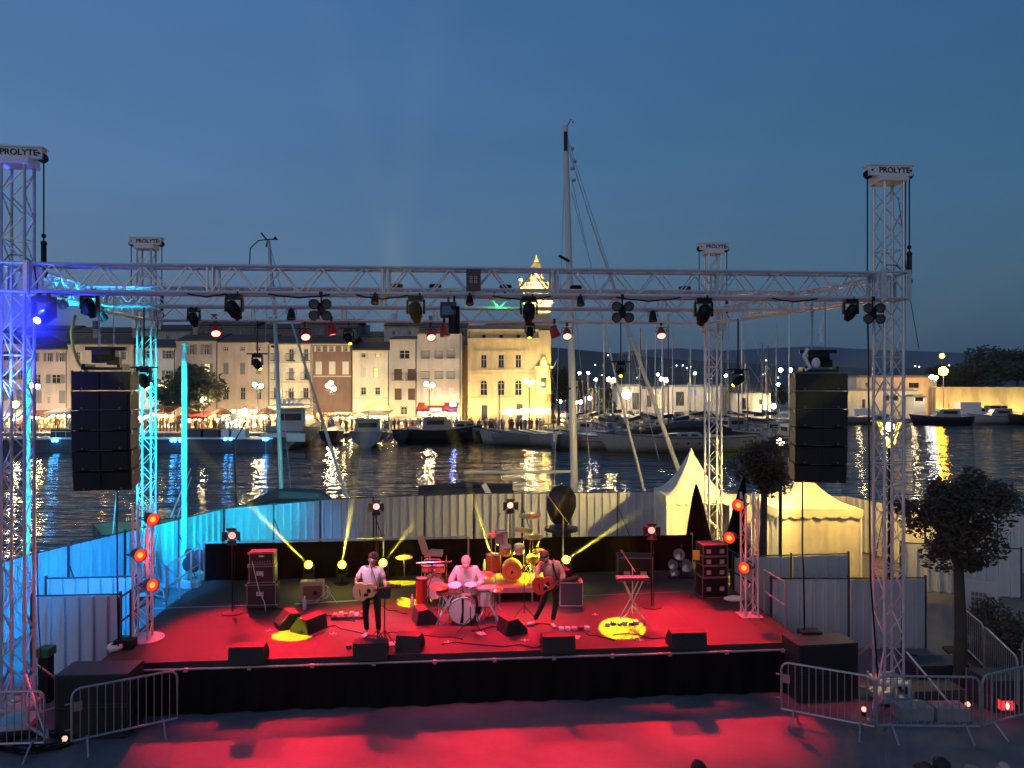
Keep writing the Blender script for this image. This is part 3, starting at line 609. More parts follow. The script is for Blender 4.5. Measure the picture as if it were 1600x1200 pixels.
# glowing arch of the narrow cream house, string of white tubes on the town hall awning, restaurant signs
b = MB(); P = [W(590 + 17 * math.cos(a), 642 - 10 * math.sin(a) * 1.1, 109.6) for a in [math.pi * i / 12 for i in range(13)]]
b.path(P, .22, 6); t = tag(obj('arch_light', b, emat('arch_neon', (1, .45, .03), 7)), 'glowing yellow arch over the door of the narrow cream house', 'arch light')
glow(W(590, 640, 108.2), 500, (1, .68, .18), .3)
b = MB(); b.path([W(784 + 3.6 * i, 640.5 + 1.6 * math.sin(i * 1.1) - i * .02, 105.2) for i in range(22)], .10, 5); tag(obj('light_garland', b, emat('garland_light', (1, .85, .5), 40)), 'bright white light garland along the awning before the town hall', 'light garland')
for px0, px1, py, m, d in ((664, 694, 631, emat('red_sign', (1, .12, .03), 9), 'long orange red neon sign over the restaurant awning'), (672, 690, 640, emat('pink_sign', (1, .5, .4), 4), 'short pale pink neon sign under the orange one'), (703, 713, 632, emat('blue_sign', (.12, .18, 1), 40), 'blue oval neon sign at the right end of the restaurant')):
    a = W(px0, py, 104.2); c = W(px1, py, 104.2); b = MB(); b.box((a.x + c.x) / 2, a.y, a.z, c.x - a.x, .12, .32); b.box((a.x + c.x) / 2, a.y - .03, a.z, (c.x - a.x) * .9, .1, .42); tag(obj('neon_sign', b, m), d, 'sign')
glow(W(708, 634, 103.6), 260, (.2, .3, 1), .3)
# menu lanterns hanging under terraces
# quay bollard/parapet strip of the promenade and crowd
def figure(mb, x, y, h, r):
    a = r.random() * 6.28; mb.lathe([(.10, 0), (.13, .45 * h), (.20, .58 * h), (.22, .80 * h), (.06, .86 * h)], 6, (x, y, 0)); mb.ball((x, y, .93 * h), .11, 6, 4)
    mb.tube((x + .2 * math.cos(a), y + .2 * math.sin(a), .8 * h), (x + .26 * math.cos(a), y + .26 * math.sin(a), .5 * h), .045, 4)
rc = random.Random(3)
crowd = {k: MB() for k in range(4)}
for i in range(430):
    if i < 330: px = rc.uniform(-40, 862); Y = rc.uniform(100.2, 107)
    else: px = rc.uniform(862, 1010); Y = rc.uniform(129, 137)
    figure(crowd[i % 4], X(px, Y), Y, 1.5 + rc.random() * .35, rc)
for k, c, d in ((0, (.04, .04, .05), 'dark clothes'), (1, (.40, .34, .30), 'pale clothes'), (2, (.20, .06, .05), 'red and brown clothes'), (3, (.08, .09, .16), 'blue clothes')):
    o = obj('crowd', crowd[k], mat('crowd_cloth%d' % k, c, .9, var=.5, scale=.7), None, True); tag(o, 'distant evening strollers in ' + d + ' among the terraces of the far quay', 'crowd', None, 'stuff')

# trees --------------------------------------------------------------
def leafmat(key, c): return mat(key, c, .75, var=.45, scale=1.2)
def tree(px, Y, h, cr_, cz, label, m, n=1500, leaf=.22, trunk=.18, base=0, squash=(1, 1, 1), lean=(0, 0), seed=1, name='tree', blobs=9, dark=None, x=None, branches=7):
    r = random.Random(seed); x = X(px, Y) if x is None else x
    t = thing(name, label, 'tree', (x, Y, base)); top = Vector((lean[0], lean[1], cz))
    b = MB(); b.path([(0, 0, -.05), (lean[0] * .3 + .03, lean[1] * .3, cz * .35), (lean[0] * .7, lean[1] * .7, cz * .75), top], trunk, 8, [trunk * 1.25, trunk, trunk * .8, trunk * .5])
    cl = []
    for i in range(blobs):
        a = r.random() * 6.28; e = r.uniform(-1.3, 1.4) if m is PINE_ else r.uniform(-.5, 1); q = r.uniform(.25, .88) * cr_
        c = top + Vector((math.cos(a) * math.cos(e) * q * squash[0], math.sin(a) * math.cos(e) * q * squash[1], math.sin(e) * q * squash[2]))
        cl.append((c, cr_ * (r.uniform(.14, .42) if m is PINE_ else r.uniform(.32, .52))))
    for c, _ in cl[:branches]:
        m0 = top.lerp(c, .5) + Vector((r.uniform(-.1, .1), r.uniform(-.1, .1), -.1)) * cr_
        b.path([Vector((lean[0] * .75, lean[1] * .75, cz * .8)), m0, c], trunk * .4, 5, [trunk * .5, trunk * .3, trunk * .1])
    obj('trunk', b, mat('bark', (.06, .045, .035), .9, var=.4, scale=4, bump=.5), t)
    mb = MB()
    for i in range(n):
        c, rr = cl[int(r.random() * len(cl))]
        d = Vector((r.gauss(0, 1), r.gauss(0, 1), r.gauss(0, 1))).normalized(); k = r.random() ** .38
        p = c + Vector((d.x * squash[0], d.y * squash[1], d.z * squash[2])) * rr * k
        u = Vector((r.gauss(0, 1), r.gauss(0, 1), r.gauss(0, .6))).normalized(); w_ = u.orthogonal().normalized(); s = leaf * r.uniform(.6, 1.4)
        mb.add([p - u * s, p + w_ * s * .45, p + u * s, p - w_ * s * .45], [(0, 1, 2, 3)])
    o = obj('crown', mb, m, t); return t
PINE_ = mat('holm_oak_leaves', (.060, .040, .020), .75, var=.6, scale=5)
LEAF = leafmat('plane_leaves', (.045, .065, .022)); LEAFO = leafmat('olive_leaves', (.05, .06, .03)); LEAFD = leafmat('dark_leaves', (.02, .035, .015))
tree(290, 101.5, 9, 4.3, 5.4, 'broad bushy tree on the quay before the off white house', LEAFO, 3800, .34, .22, squash=(1, .8, 1.0), seed=4, blobs=16)
tree(310, 103.5, 7, 2.6, 5.2, 'smaller bushy tree behind the single globe lamp', LEAFO, 1600, .3, .16, seed=9)
tree(873, 118, 9, 3.6, 5.8, 'dark tree against the town hall corner', LEAF, 2600, .36, .2, seed=12, squash=(.75, .8, 1.15), blobs=12)
tree(886, 124, 9, 3.4, 5.4, 'dark tree right behind the big mast', LEAF, 2200, .36, .2, seed=14, squash=(.8, .8, 1.1), blobs=10)
tree(946, 128, 7, 2.2, 3.4, 'low tree on the promenade by the thin masts', LEAF, 1200, .3, .15, seed=15, squash=(.7, .8, 1.2))
for i, (px, py, Y) in enumerate([(896, 600, 126), (913, 603, 128), (925, 606, 130)]):
    p = W(px, py, Y); t = thing('palm_tree', ['left', 'middle', 'right'][i] + ' one of three slim palm trees on the promenade', 'palm tree', (p.x, p.y, 0))
    b = MB(); b.path([(0, 0, 0), (.1, 0, p.z * .5), (0, 0, p.z)], .16, 6); obj('trunk', b, MATS['bark'], t); b = MB(); r = random.Random(i)
    for k in range(12):
        a = 6.28 * k / 12 + r.random() * .3; pts = [Vector((math.cos(a) * s * 1.7, math.sin(a) * s * 1.7, p.z + .5 * s - 1.5 * s * s)) for s in (0, .35, .7, 1)]
        for q in range(3):
            u = (pts[q + 1] - pts[q]); sd = Vector((-u.y, u.x, 0)).normalized() * .16; b.quad(pts[q] - sd, pts[q] + sd, pts[q + 1] + sd * (1 - q * .3), pts[q + 1] - sd * (1 - q * .3))
    obj('crown', b, LEAF, t)
for i, (px, Y, cz, cr_, d) in enumerate([(1490, 172, 8, 5.5, 'leftmost, small'), (1520, 174, 8, 7, 'low and wide'), (1556, 175, 10.5, 7.5, 'tallest'), (1590, 172, 9, 7, 'right of the tallest'), (1628, 172, 9, 7, 'at the frame edge')]):
    tree(px, Y, 12, cr_, cz, 'dark round pine above the rampart, ' + d, LEAFD, 1900, .6, .4, seed=20 + i, name='pine_tree', squash=(1, .8, .62), blobs=12)
tree(1212, 165, 7, 3, 4, 'dark clump of trees behind the marina', LEAFD, 900, .45, seed=31)

# rampart, pump house, warehouses, hut --------------------------------
RAMP = plaster('rampart_stone', (.42, .37, .27))
b = MB(); x0, x1 = X(1462, 155), X(1900, 155); n = 22
for i in range(n):
    a = x0 + (x1 - x0) * i / n; c = x0 + (x1 - x0) * (i + 1) / n
    b.box((a + c) / 2, 156, Z(607, 155) / 2 + .0, c - a - .03, 2, Z(607, 155) + (.05 if i % 2 else 0))
b.box((x0 + x1) / 2, 155.9, Z(606, 155), x1 - x0, 2.3, .35)
t = tag(obj('rampart', b, RAMP), 'long old stone rampart lit yellow from its foot', 'wall')
for i in range(7):
    px = 1475 + i * 42; spot((X(px, 152), 151.6, .4), (X(px, 155), 155, 3.2), 1700, (1, .68, .16), 120, .7, .2)
def simple_building(name, label, px0, px1, pyt, Y, dep, m, roofm, openings, flatroof=True, cat='building', roofh=1.2):
    xa, xb = X(px0, Y), X(px1, Y); cx = (xa + xb) / 2; w = xb - xa; H = Z(pyt, Y); t = thing(name, label, cat, (cx, Y, 0)); hs = []
    for (p0, p1, t0, b0, k) in openings: hs.append((X(p0, Y) - cx, X(p1, Y) - cx, max(.02, Z(b0, Y)), Z(t0, Y)))
    b = MB(); wall_holes(b, -w / 2, w / 2, 0, H, hs, .3); b.quad((-w / 2, 0, 0), (-w / 2, 0, H), (-w / 2, dep, H), (-w / 2, dep, 0)); b.quad((w / 2, 0, 0), (w / 2, dep, 0), (w / 2, dep, H), (w / 2, 0, H)); obj('wall', b, m, t)
    b = MB()
    if flatroof: b.box(0, dep / 2, H + .12, w + .4, dep + .4, .24); b.box(0, dep / 2, H + .35, w - .6, dep - .6, .2)
    else: b.add([(-w / 2 - .3, -.4, H), (w / 2 + .3, -.4, H), (w / 2 + .3, dep / 2, H + roofh), (-w / 2 - .3, dep / 2, H + roofh), (-w / 2 - .3, dep + .4, H), (w / 2 + .3, dep + .4, H)], [(0, 1, 2, 3), (3, 2, 5, 4), (0, 3, 4), (1, 5, 2), (0, 4, 5, 1)])
    obj('roof', b, roofm, t)
    for (a, c, d, e), (p0, p1, t0, b0, k) in zip(hs, openings):
        b = MB(); b.quad((a, .28, d), (c, .28, d), (c, .28, e), (a, .28, e)); nm = 'door' if k[0] == 'd' else 'window'
        f = obj(nm, b, {'d': DARK, 'w': GLASSD, 'l': LITW, 'b': emat('blue_screen', (.3, .55, 1), 1.1)}[k[-1] if k[-1] in 'wlb' else 'd'], t)
        b = MB()
        for xx in (a + .05, c - .05, (a + c) / 2): b.box(xx, .2, (d + e) / 2, .08, .1, e - d)
        obj('frame', b, DARK, f)
    return t
WAREH = plaster('warehouse_render', (.46, .43, .38)); WROOF = mat('grey_roof', (.13, .13, .14), .7, var=.2)
simple_building('warehouse', 'low pale warehouse behind the dazzling lamp', 965, 1003, 604, 146, 12, WAREH, WROOF, [(988, 1001, 614, 640, 'd')])
simple_building('warehouse', 'rose fronted shed between the two pale warehouses', 1003, 1040, 608, 147, 12, PINK, WROOF, [(1010, 1018, 618, 636, 'd'), (1026, 1036, 616, 638, 'dl')])
simple_building('warehouse', 'pale warehouse with a dark doorway and a blue screen', 1042, 1128, 605, 146, 12, WAREH, WROOF, [(1056, 1069, 612, 634, 'd'), (1082, 1088, 609, 618, 'wb'), (1104, 1112, 614, 628, 'wl')])
simple_building('warehouse', 'pale warehouse right of the rear lighting tower', 1128, 1152, 605, 150, 12, WAREH, WROOF, [(1136, 1144, 614, 630, 'w')])
simple_building('harbour_hut', 'small harbour hut with a dark pitched roof', 1154, 1204, 614, 142, 7, WAREH, mat('dark_roof', (.025, .028, .035), .8), [(1186, 1191, 624, 632, 'w'), (1160, 1166, 622, 640, 'd')], False, 'hut', 2.0)
simple_building('terminal_building', 'long glazed building beyond the marina', 1205, 1320, 612, 210, 10, plaster('grey_render', (.25, .27, .28)), WROOF, [(1212 + 9 * i, 1219 + 9 * i, 615, 622, 'w') for i in range(11)])
SAND = plaster('sandstone', (.50, .44, .34))
simple_building('quay_building', 'sand coloured harbour building behind the lighting tower, upper block set back', 1338, 1464, 590, 158, 14, SAND, WROOF, [(1420, 1436, 598, 606, 'w'), (1352, 1358, 598, 606, 'w')])
simple_building('quay_building', 'sand coloured harbour building behind the lighting tower, low front wing', 1318, 1432, 611, 148, 9, SAND, WROOF, [(1347, 1352, 624, 640, 'd'), (1361, 1368, 635, 643, 'd'), (1383, 1390, 618, 626, 'w'), (1396, 1404, 618, 626, 'w'), (1412, 1416, 618, 640, 'd')])
simple_building('kiosk', 'tall white kiosk at the corner of the sand building', 1428, 1446, 620, 145, 4, WHITEP, WROOF, [(1430, 1443, 621, 627, 'w')], True, 'kiosk')
for px in (1335, 1375, 1420, 1452): glow((X(px, 146), 143.5, 5.5), 600, (1, .72, .35), .3)
for px in (980, 1050, 1095, 1140, 1180): glow((X(px, 140), 140.5, 6), 300, (1, .82, .55), .3)
# parked vans / objects on right quay
def van(px, py, Y, w, h, m, label, dark=False):
    p = W(px, py, Y); t = thing('van', label, 'van', (p.x, Y, 0)); b = MB(); b.box(0, 0, .35 + h / 2, w, 2, h); b.box(w / 2 + .45, 0, .35 + h * .3, .9, 1.9, h * .6); obj('body', b, m, t)
    for s in (-.32, .45): obj('wheel', MB().lathe([(.34, -.1), (.34, .1)], 12, (s * w, -1.0, .34), Matrix.Rotation(R(90), 3, 'X')), RUBBER, t)
    obj('window', MB().box(w / 2 + .45, -.96, .35 + h * .45, .6, .04, h * .22), GLASSD, t)
van(1512, 640, 143.5, 3.8, 2.6, WHITEP, 'white box van parked before the rampart'); van(1556, 640, 145, 3.2, 1.9, DARK, 'dark van parked before the rampart')
van(1345, 650, 142, 3.2, 1.5, WHITEP, 'small white van parked by the sand building')

# ---------------------------------------------------------------- boats
BOATW = mat('boat_white', (.30, .30, .31), .4, var=.1); HULLW = mat('white_hull', (.34, .34, .35), .3, var=.12); HULLB = mat('navy_hull', (.015, .02, .04), .3); HULLG = mat('grey_hull', (.18, .20, .22), .4); DECK = mat('teak_deck', (.28, .2, .12), .7, var=.2)
HULLK = mat('dark_hull', (.02, .02, .022), .4); COVER = mat('navy_canvas', (.02, .03, .07), .8); REDP = mat('red_paint', (.35, .03, .02), .5); GREENT = mat('green_tarp', (.05, .16, .12), .8)
MAST = mat('mast_alloy', (.50, .51, .52), .35, .5); WOODM = mat('varnished_wood', (.12, .06, .03), .4)
def hull(L, B, H, sheer=.25, transom=.8, n=11):
    vs = []; fs = []; K = 7
    for i in range(n):
        t = i / (n - 1); x = -L / 2 + L * t; w = B / 2 * (transom + (1 - transom) * min(1, t * 3)) * (1 - max(0, (t - .45) / .55) ** 2.2) + .02
        zt = H * (1 + sheer * (2 * t - .8) ** 2); rake = (.06 * L) * max(0, (t - .8) / .2)
        for k in range(K):
            a = k / (K - 1); ang = math.pi * a; yy = -math.cos(ang) * w; s_ = abs(math.cos(ang)) ** .6
            z = -.35 + (zt + .35) * s_ ** 1.6; yy = -math.cos(ang) / max(.001, abs(math.cos(ang))) * w * (abs(math.cos(ang)) ** .35) if abs(math.cos(ang)) > .01 else 0
            vs.append((x + rake * (z / H if H else 0), yy, z))
    for i in range(n - 1):
        for k in range(K - 1): fs.append((i * K + k, i * K + k + 1, (i + 1) * K + k + 1, (i + 1) * K + k))
    fs.append(tuple(range(K)))
    m = MB(); m.add(vs, fs); d = MB()
    P_ = [vs[i * K] for i in range(n)] + [vs[i * K + K - 1] for i in range(n - 1, -1, -1)]
    d.add([(p[0], p[1] * .98, p[2] - .05) for p in P_], [tuple(range(len(P_)))])
    r = MB()
    r.path([vs[i * K] for i in range(n)], .05, 5); r.path([vs[i * K + K - 1] for i in range(n)], .05, 5)
    return m, d, r
def boat(px, py, Y, rz, L, B, H, kind, label, hm=HULLW, mast=0, mastm=None, cover=None, cat=None, lean=0, strip=None, x=None):
    """kind: sail, motor, open"""
    x = X(px, Y) if x is None else x
    t = thing({'sail': 'sailing_boat', 'motor': 'motor_boat', 'open': 'rowing_boat'}[kind], label, cat or {'sail': 'sailboat', 'motor': 'motorboat', 'open': 'rowing boat'}[kind], (x, Y, WZ), rz)
    h, d, r = hull(L, B, H); WHITEP = BOATW; obj('hull', h, hm, t, True); obj('deck', d, DECK if kind != 'open' else hm, t); obj('gunwale', r, WHITEP if hm != HULLW else DARK, t)
    if strip: b = MB(); [b.box(-L * .05, s * B * .5, H * .62, L * .7, .04, .12) for s in (-1, 1)]; obj('stripe', b, strip, t)
    if kind == 'sail':
        b = MB(); b.add([(-L * .12, -B * .26, H), (L * .2, -B * .18, H), (L * .2, B * .18, H), (-L * .12, B * .26, H), (-L * .1, -B * .2, H + .5), (L * .14, -B * .13, H + .38), (L * .14, B * .13, H + .38), (-L * .1, B * .2, H + .5)], [(0, 1, 5, 4), (1, 2, 6, 5), (2, 3, 7, 6), (3, 0, 4, 7), (4, 5, 6, 7)]); c = obj('cabin', b, WHITEP, t)
        for s in (-1, 1):
            for q in range(3): obj('window', MB().box(-L * .06 + q * L * .07, s * B * .235 - s * q * .06, H + .27, L * .045, .05, .16), GLASSD, c)
        if mast:
            mm = mastm or MAST; b = MB(); b.tube((L * .08, 0, H), (L * .08 + lean, 0, mast), .09 * (L / 9) ** .5, 6, .06); obj('mast', b, mm, t)
            b = MB(); b.tube((L * .08, 0, H + 1.1), (-L * .32, 0, H + 1.05), .06, 6); obj('boom', b, mm, t)
            if cover: b = MB(); b.path([(L * .07, 0, H + 1.5), (-L * .1, 0, H + 1.35), (-L * .31, 0, H + 1.2)], .16, 7, [.26, .2, .12]); obj('sail_cover', b, cover, t)
            b = MB(); top = (L * .08 + lean, 0, mast); 
            for e in ((L * .48, 0, H), (-L * .48, 0, H), (0, -B * .45, H), (0, B * .45, H)): b.tube(top, e, .014, 3, cap=False)
            b.tube((L * .08 + lean * .6, -B * .3, mast * .62), (L * .08 + lean * .6, B * .3, mast * .62), .03, 4); obj('rigging', b, STEEL, t)
    elif kind == 'motor':
        b = MB(); cw = B * .68; ch = H * .95; zc = H
        b.add([(-L * .28, -cw / 2, zc), (L * .18, -cw / 2 * .9, zc), (L * .18, cw / 2 * .9, zc), (-L * .28, cw / 2, zc), (-L * .26, -cw / 2 * .92, zc + ch), (L * .06, -cw / 2 * .8, zc + ch), (L * .06, cw / 2 * .8, zc + ch), (-L * .26, cw / 2 * .92, zc + ch)], [(0, 1, 5, 4), (1, 2, 6, 5), (2, 3, 7, 6), (3, 0, 4, 7), (4, 5, 6, 7)]); b.box(-L * .12, 0, zc + ch + .05, L * .36, cw, .09); c = obj('cabin', b, WHITEP, t)
        for s in (-1, 1): obj('window', MB().box(-L * .1, s * cw * .465, zc + ch * .62, L * .24, .05, ch * .36), GLASSD, c)
        obj('window', MB().box(-L * .273, 0, zc + ch * .6, .05, cw * .7, ch * .38), GLASSD, c); obj('window', MB().box(L * .105, 0, zc + ch * .64, .12, cw * .66, ch * .3, Matrix.Rotation(R(-30), 3, 'Y')), GLASSD, c)
        b = MB(); b.tube((-L * .12, 0, zc + ch), (-L * .12, 0, zc + ch + 1.2), .04, 5); b.box(-L * .12, 0, zc + ch + .8, .06, .9, .05); obj('antenna_mast', b, STEEL, t)
        b = MB(); [b.path([(L * .1, s * B * .42, H + .05), (L * .1, s * B * .42, H + .6), (L * .34, s * B * .3, H + .75), (L * .49, 0, H + .8)], .025, 4) for s in (-1, 1)]; obj('rail', b, STEEL, t)
    else:
        b = MB(); [b.box(q * L, 0, H * .75, .22, B * .8, .05) for q in (-.2, .1)]; obj('bench', b, DECK, t)
    return t
# left barge with blue lamps
b0 = X(-60, 80); 
t = thing('barge', 'long low dark barge with a pale rail and blue lamps moored before the left terraces', 'barge', (X(210, 80), 80.5, WZ)); bw = X(436, 80) - X(-60, 80)
b = MB(); M_ = None; b.box(X(188, 80) - X(210, 80), 0, .55, bw, 5, 1.5, top=1.0); b.box(X(188, 80) - X(210, 80), 0, 1.2, bw + .3, 5.3, .12); obj('hull', b, mat('barge_hull', (.03, .04, .06), .5, var=.3), t)
b = MB(); b.box(X(188, 80) - X(210, 80), -2.55, 1.42, bw, .1, .16)
for i in range(34): b.tube((-27 + i * 1.0 - 2, -2.5, 1.3), (-27 + i * 1.0 - 2, -2.5, 2.1), .02, 4, cap=False)
b.tube((-29, -2.5, 2.1), (5, -2.5, 2.1), .025, 4); obj('rail', b, WHITEP, t)
for px in (80, 85, 266, 271, 279, 411, 415, 358, 350):
    obj('deck_lamp', MB().ball((X(px, 77.4) - X(210, 80), -2.75, Z(688 - (px > 300) * 2, 77.8) - WZ), .17, 8, 5), emat('blue_deck_lamp', (.03, .35, 1), 30), t)
for px in (82, 270, 413): glow((X(px, 77), 76.6, 1.2), 40, (.1, .5, 1), .2)
for i, (px, c) in enumerate(((132, DARK), (305, DARK), (96, DARK), (352, WHITEP), (371, WHITEP), (330, DARK))):
    obj('locker', MB().box(X(px, 80) - X(210, 80), 0, 1.75, 1.3 + (i % 3) * .4, 1.2, .9), c, t)
# ferry boat (stern on) with two white fenders of the stern
t = boat(466, 690, 88, R(92), 13, 4.9, 2.1, 'motor', 'white passenger boat seen stern on behind the left silver mast', HULLW, strip=None)
b = MB(); b.box(-6.55, -1.35, 1.25, .3, 1.9, .85); b.box(-6.55, 1.35, 1.25, .3, 1.9, .85); obj('stern_platform', b, WHITEP, t); obj('stripe', MB().box(-6.56, 0, 1.9, .1, 4.6, .1), REDP, t)
b = MB(); b.box(-1.5, 0, 4.6, 5.5, 3.2, .12); [b.tube((-4 + 5 * i, s * 1.4, 3.9), (-4 + 5 * i, s * 1.4, 5.2), .04, 4) for i in (0, 1) for s in (-1, 1)]; [b.box(-4, q * .5, 5.0, .05, .25, .6) for q in (-2, -1, 0, 1, 2)]; b.tube((-4, -1.5, 5.2), (-4, 1.5, 5.2), .04, 4); obj('upper_deck', b, WHITEP, t)
t = boat(577, 690, 88, R(96), 9, 4.3, 1.5, 'motor', 'grey fishing boat with its stern to the water, before the glowing arch', HULLG, strip=WHITEP)
boat(520, 690, 93, R(95), 7, 2.8, 1.3, 'open', 'dark low boat between the two larger stern-on boats', HULLK)
boat(640, 690, 93, R(80), 7, 2.6, 1.4, 'open', 'dark inflatable boat right of the grey fishing boat', HULLK)
boat(690, 686, 92, R(12), 8.5, 3.0, 1.5, 'motor', 'dark workboat moored below the red restaurant', HULLK)
boat(731, 686, 94, R(60), 6, 2.2, 1.2, 'motor', 'small dark motorboat left of the town hall steps', HULLK)
boat(752, 686, 94, R(100), 6, 2.2, 1.2, 'open', 'small dark rowing boat before the town hall', HULLK)
r = random.Random(11)
row = [(778, 684, 91, 150, 8, HULLG, 0, 'grey hull with a dark canvas heap'), (800, 688, 88, 160, 7, HULLW, 0, 'white pointed bow, left of three'), (822, 689, 87, 155, 7.5, HULLG, 0, 'grey bow beside the thin dark mast'), (848, 690, 86, 150, 7.5, HULLW, 0, 'white bow nearest the thin dark mast'),
       (872, 690, 86, 155, 7.5, HULLW, 0, 'white bow just left of the big mast'), (910, 692, 84, 20, 7, HULLG, 0, 'grey boat just right of the big mast'), (930, 694, 83, 160, 7, HULLW, 0, 'white bow between big mast and furled sail')]
for px, py, Y, a, L, hm, ms, d in row: boat(px, py, Y, R(a) + r.uniform(-.2, .2), L, 2.6, 1.35, 'open', 'small pointed fishing boat, ' + d, hm, strip=REDP if L == 7 else None)
boat(862, 690, 90, R(60), 8, 2.6, 1.2, 'sail', 'wooden boat with a slim dark leaning mast before the town hall awning', HULLG, Z(560, 90), WOODM, lean=-1.2)
# classic white sloop in the middle
t = boat(1068, 708, 79, R(183), 15.5, 3.8, 1.45, 'sail', 'long white classic sailing yacht with round portholes and a dark cover', HULLW, 0)
b = MB(); b.path([(-5, 0, 2.2), (-2, 0, 2.6), (1, 0, 2.5), (4.4, 0, 2.0)], .5, 8, [.2, .6, .5, .15]); obj('sail_cover', b, HULLK, t)
for i in range(5): obj('porthole', MB().lathe([(.11, -.04), (.11, .04)], 10, (1.2 - i * 1.15, 1.90, .95), Matrix.Rotation(R(90), 3, 'X')), HULLK, t)
b = MB(); b.tube((2.2, 0, 1.8), (2.2, 0, 17), .12, 8, .07); obj('mast', b, MAST, t)
marina = [(985, 668, 112, 'sail', 9, HULLW, 520), (1005, 672, 106, 'sail', 10, HULLW, 505), (1028, 668, 112, 'motor', 9, HULLW, 0), (1044, 676, 100, 'sail', 10, HULLB, 500), (1075, 672, 104, 'motor', 9, HULLW, 0), (1098, 668, 112, 'sail', 9, HULLG, 510), (1120, 674, 102, 'sail', 9, HULLW, 540),
          (1143, 668, 112, 'sail', 9, HULLW, 485), (1153, 678, 98, 'motor', 8, HULLG, 0), (1168, 668, 114, 'sail', 10, HULLG, 470), (1178, 690, 90, 'sail', 9, HULLB, 560), (1196, 668, 116, 'sail', 9, HULLW, 530), (1210, 680, 96, 'motor', 8, HULLW, 0), (1222, 690, 90, 'motor', 7, HULLG, 0), (1206, 672, 110, 'sail', 10, HULLB, 500),
          (1230, 700, 84, 'motor', 7, HULLW, 0), (960, 672, 108, 'motor', 8, HULLG, 0), (938, 670, 112, 'sail', 8, HULLW, 560), (915, 668, 114, 'sail', 8, HULLG, 575), (965, 668, 118, 'sail', 9, HULLW, 540), (893, 668, 112, 'motor', 8, HULLW, 0), (1060, 664, 120, 'motor', 8, REDP, 0), (1090, 663, 122, 'motor', 9, REDP, 0)]
wh = ['white', 'navy', 'grey', 'dark', 'red']; used = set()
near = ['left of the far lamp cluster', 'behind the furled forestay', 'before the dazzling lamp', 'with a navy cover by the classic yacht', 'behind the classic yacht', 'left of the rear lighting tower', 'between the rear tower chords', 'right of the rear tower', 'low before the potted tree', 'before the harbour hut', 'nearest the tree crown', 'right of the harbour hut', 'left of the right loudspeakers', 'low left of the right loudspeakers', 'with the tall dark mast by the loudspeakers',
        'nearest the foot of the loudspeakers', 'below the warehouse corner', 'right of the big mast', 'close right of the big mast', 'under the double warm lamp', 'beside the big mast', 'with red hull by the warehouse door', 'with red hull under the blue screen']
for i, (px, py, Y, k, L, hm, mt) in enumerate(marina):
    nm = {id(HULLW): 'white', id(HULLB): 'navy', id(HULLG): 'grey', id(REDP): 'red'}[id(hm)]
    boat(px, py, Y, R(90 + r.uniform(-70, 70)), L, L * .3, 1.3, k, '%s marina %s %s' % (nm, 'sailboat' if k == 'sail' else 'motorboat', near[i]), hm, Z(mt, Y) if mt else 0, WOODM if mt in (560, 530, 505) else None, COVER, strip=None)
boat(1472, 662, 132, R(175), 9.5, 3.2, 1.3, 'motor', 'dark navy workboat under the orange lamp', HULLB); boat(1556, 662, 134, R(178), 8.5, 3.2, 1.3, 'motor', 'white motorboat by the rampart quay', HULLW); boat(1612, 662, 132, R(178), 7, 3, 1.4, 'motor', 'dark boat cut by the frame at the rampart quay', HULLK)
boat(1345, 662, 134, R(5), 9, 3.2, 1.2, 'open', 'low dark boat along the quay by the sand building', HULLG)

# the two big yachts berthed right behind the hoarding
def berth(px0, py0, px1, py1, Y, r0, r1, label, hm):
    a = W(px0, py0, Y); c = W(px1, py1, Y); return a, c
# main white mast
Ym = 37.0
t = thing('sailing_yacht', 'big berthed yacht with a tall white mast, furled jib and silver boom behind the hoarding', 'sailing yacht', (X(896, Ym), Ym, WZ)); O = Vector((X(896, Ym), Ym, WZ))
h, d, r_ = hull(19, 4.6, 1.3); hm_ = obj('hull', h, HULLK, t, True); d_ = obj('deck', d, DECK, t)
for o in (hm_, d_): o.rotation_euler = (0, 0, R(20)); o.location = (-2.6, -.2, -.3)
def yp(px, py, Y=Ym): return W(px, py, Y) - O
MW = mat('white_mast', (.62, .61, .58), .35)
b = MB(); b.path([yp(898, 790), yp(894, 600), yp(889, 400), yp(883, 196)], .2, 10, [.19, .175, .16, .13]); ma = obj('mast', b, MW, t)
b = MB(); b.box(*yp(883.5, 222), .16, .34, .9); b.path([yp(887, 196), yp(892, 186), yp(896, 192)], .03, 4); obj('masthead_fitting', b, BLACKM, ma)
b = MB(); b.path([yp(874, 400, Ym - .6), yp(893, 410, Ym)], .07, 5); b.tube(yp(884, 608, Ym - .5), yp(901, 606, Ym + .4), .06, 5); obj('spreader', b, BLACKM, ma)
b = MB(); b.path([yp(725, 738, Ym - 1), yp(893, 737, Ym)], .07, 8); obj('boom', b, MW, t)
b = MB(); b.path([yp(918, 330, Ym), yp(978, 505, Ym - .6), yp(1064, 745, Ym - 1.5)], .1, 8, [.02, .085, .11]); obj('furled_jib', b, mat('furled_sail', (.48, .47, .44), .8, var=.2, scale=5), t)
b = MB(); b.path([yp(940, 490, Ym), yp(965, 603, Ym - .5), yp(1009, 775, Ym - 1)], .07, 7, [.035, .06, .075]); obj('furled_staysail', b, MATS['furled_sail'], t)
b = MB()
for a, c in (((886, 220), (918, 330)), ((888, 235), (935, 380)), ((893, 280), (940, 490)), ((885, 210), (968, 470)), ((884, 215), (872, 560)), ((893, 300), (915, 385)), ((968, 470), (1030, 720)), ((872, 560), (866, 760)), ((893, 420), (925, 760))): b.tube(yp(*a), yp(*c), .016, 4, cap=False)
for px, py in ((894, 232), (898, 252), (894, 263), (897, 281)): b.ball(yp(px, py), .1, 6, 4)
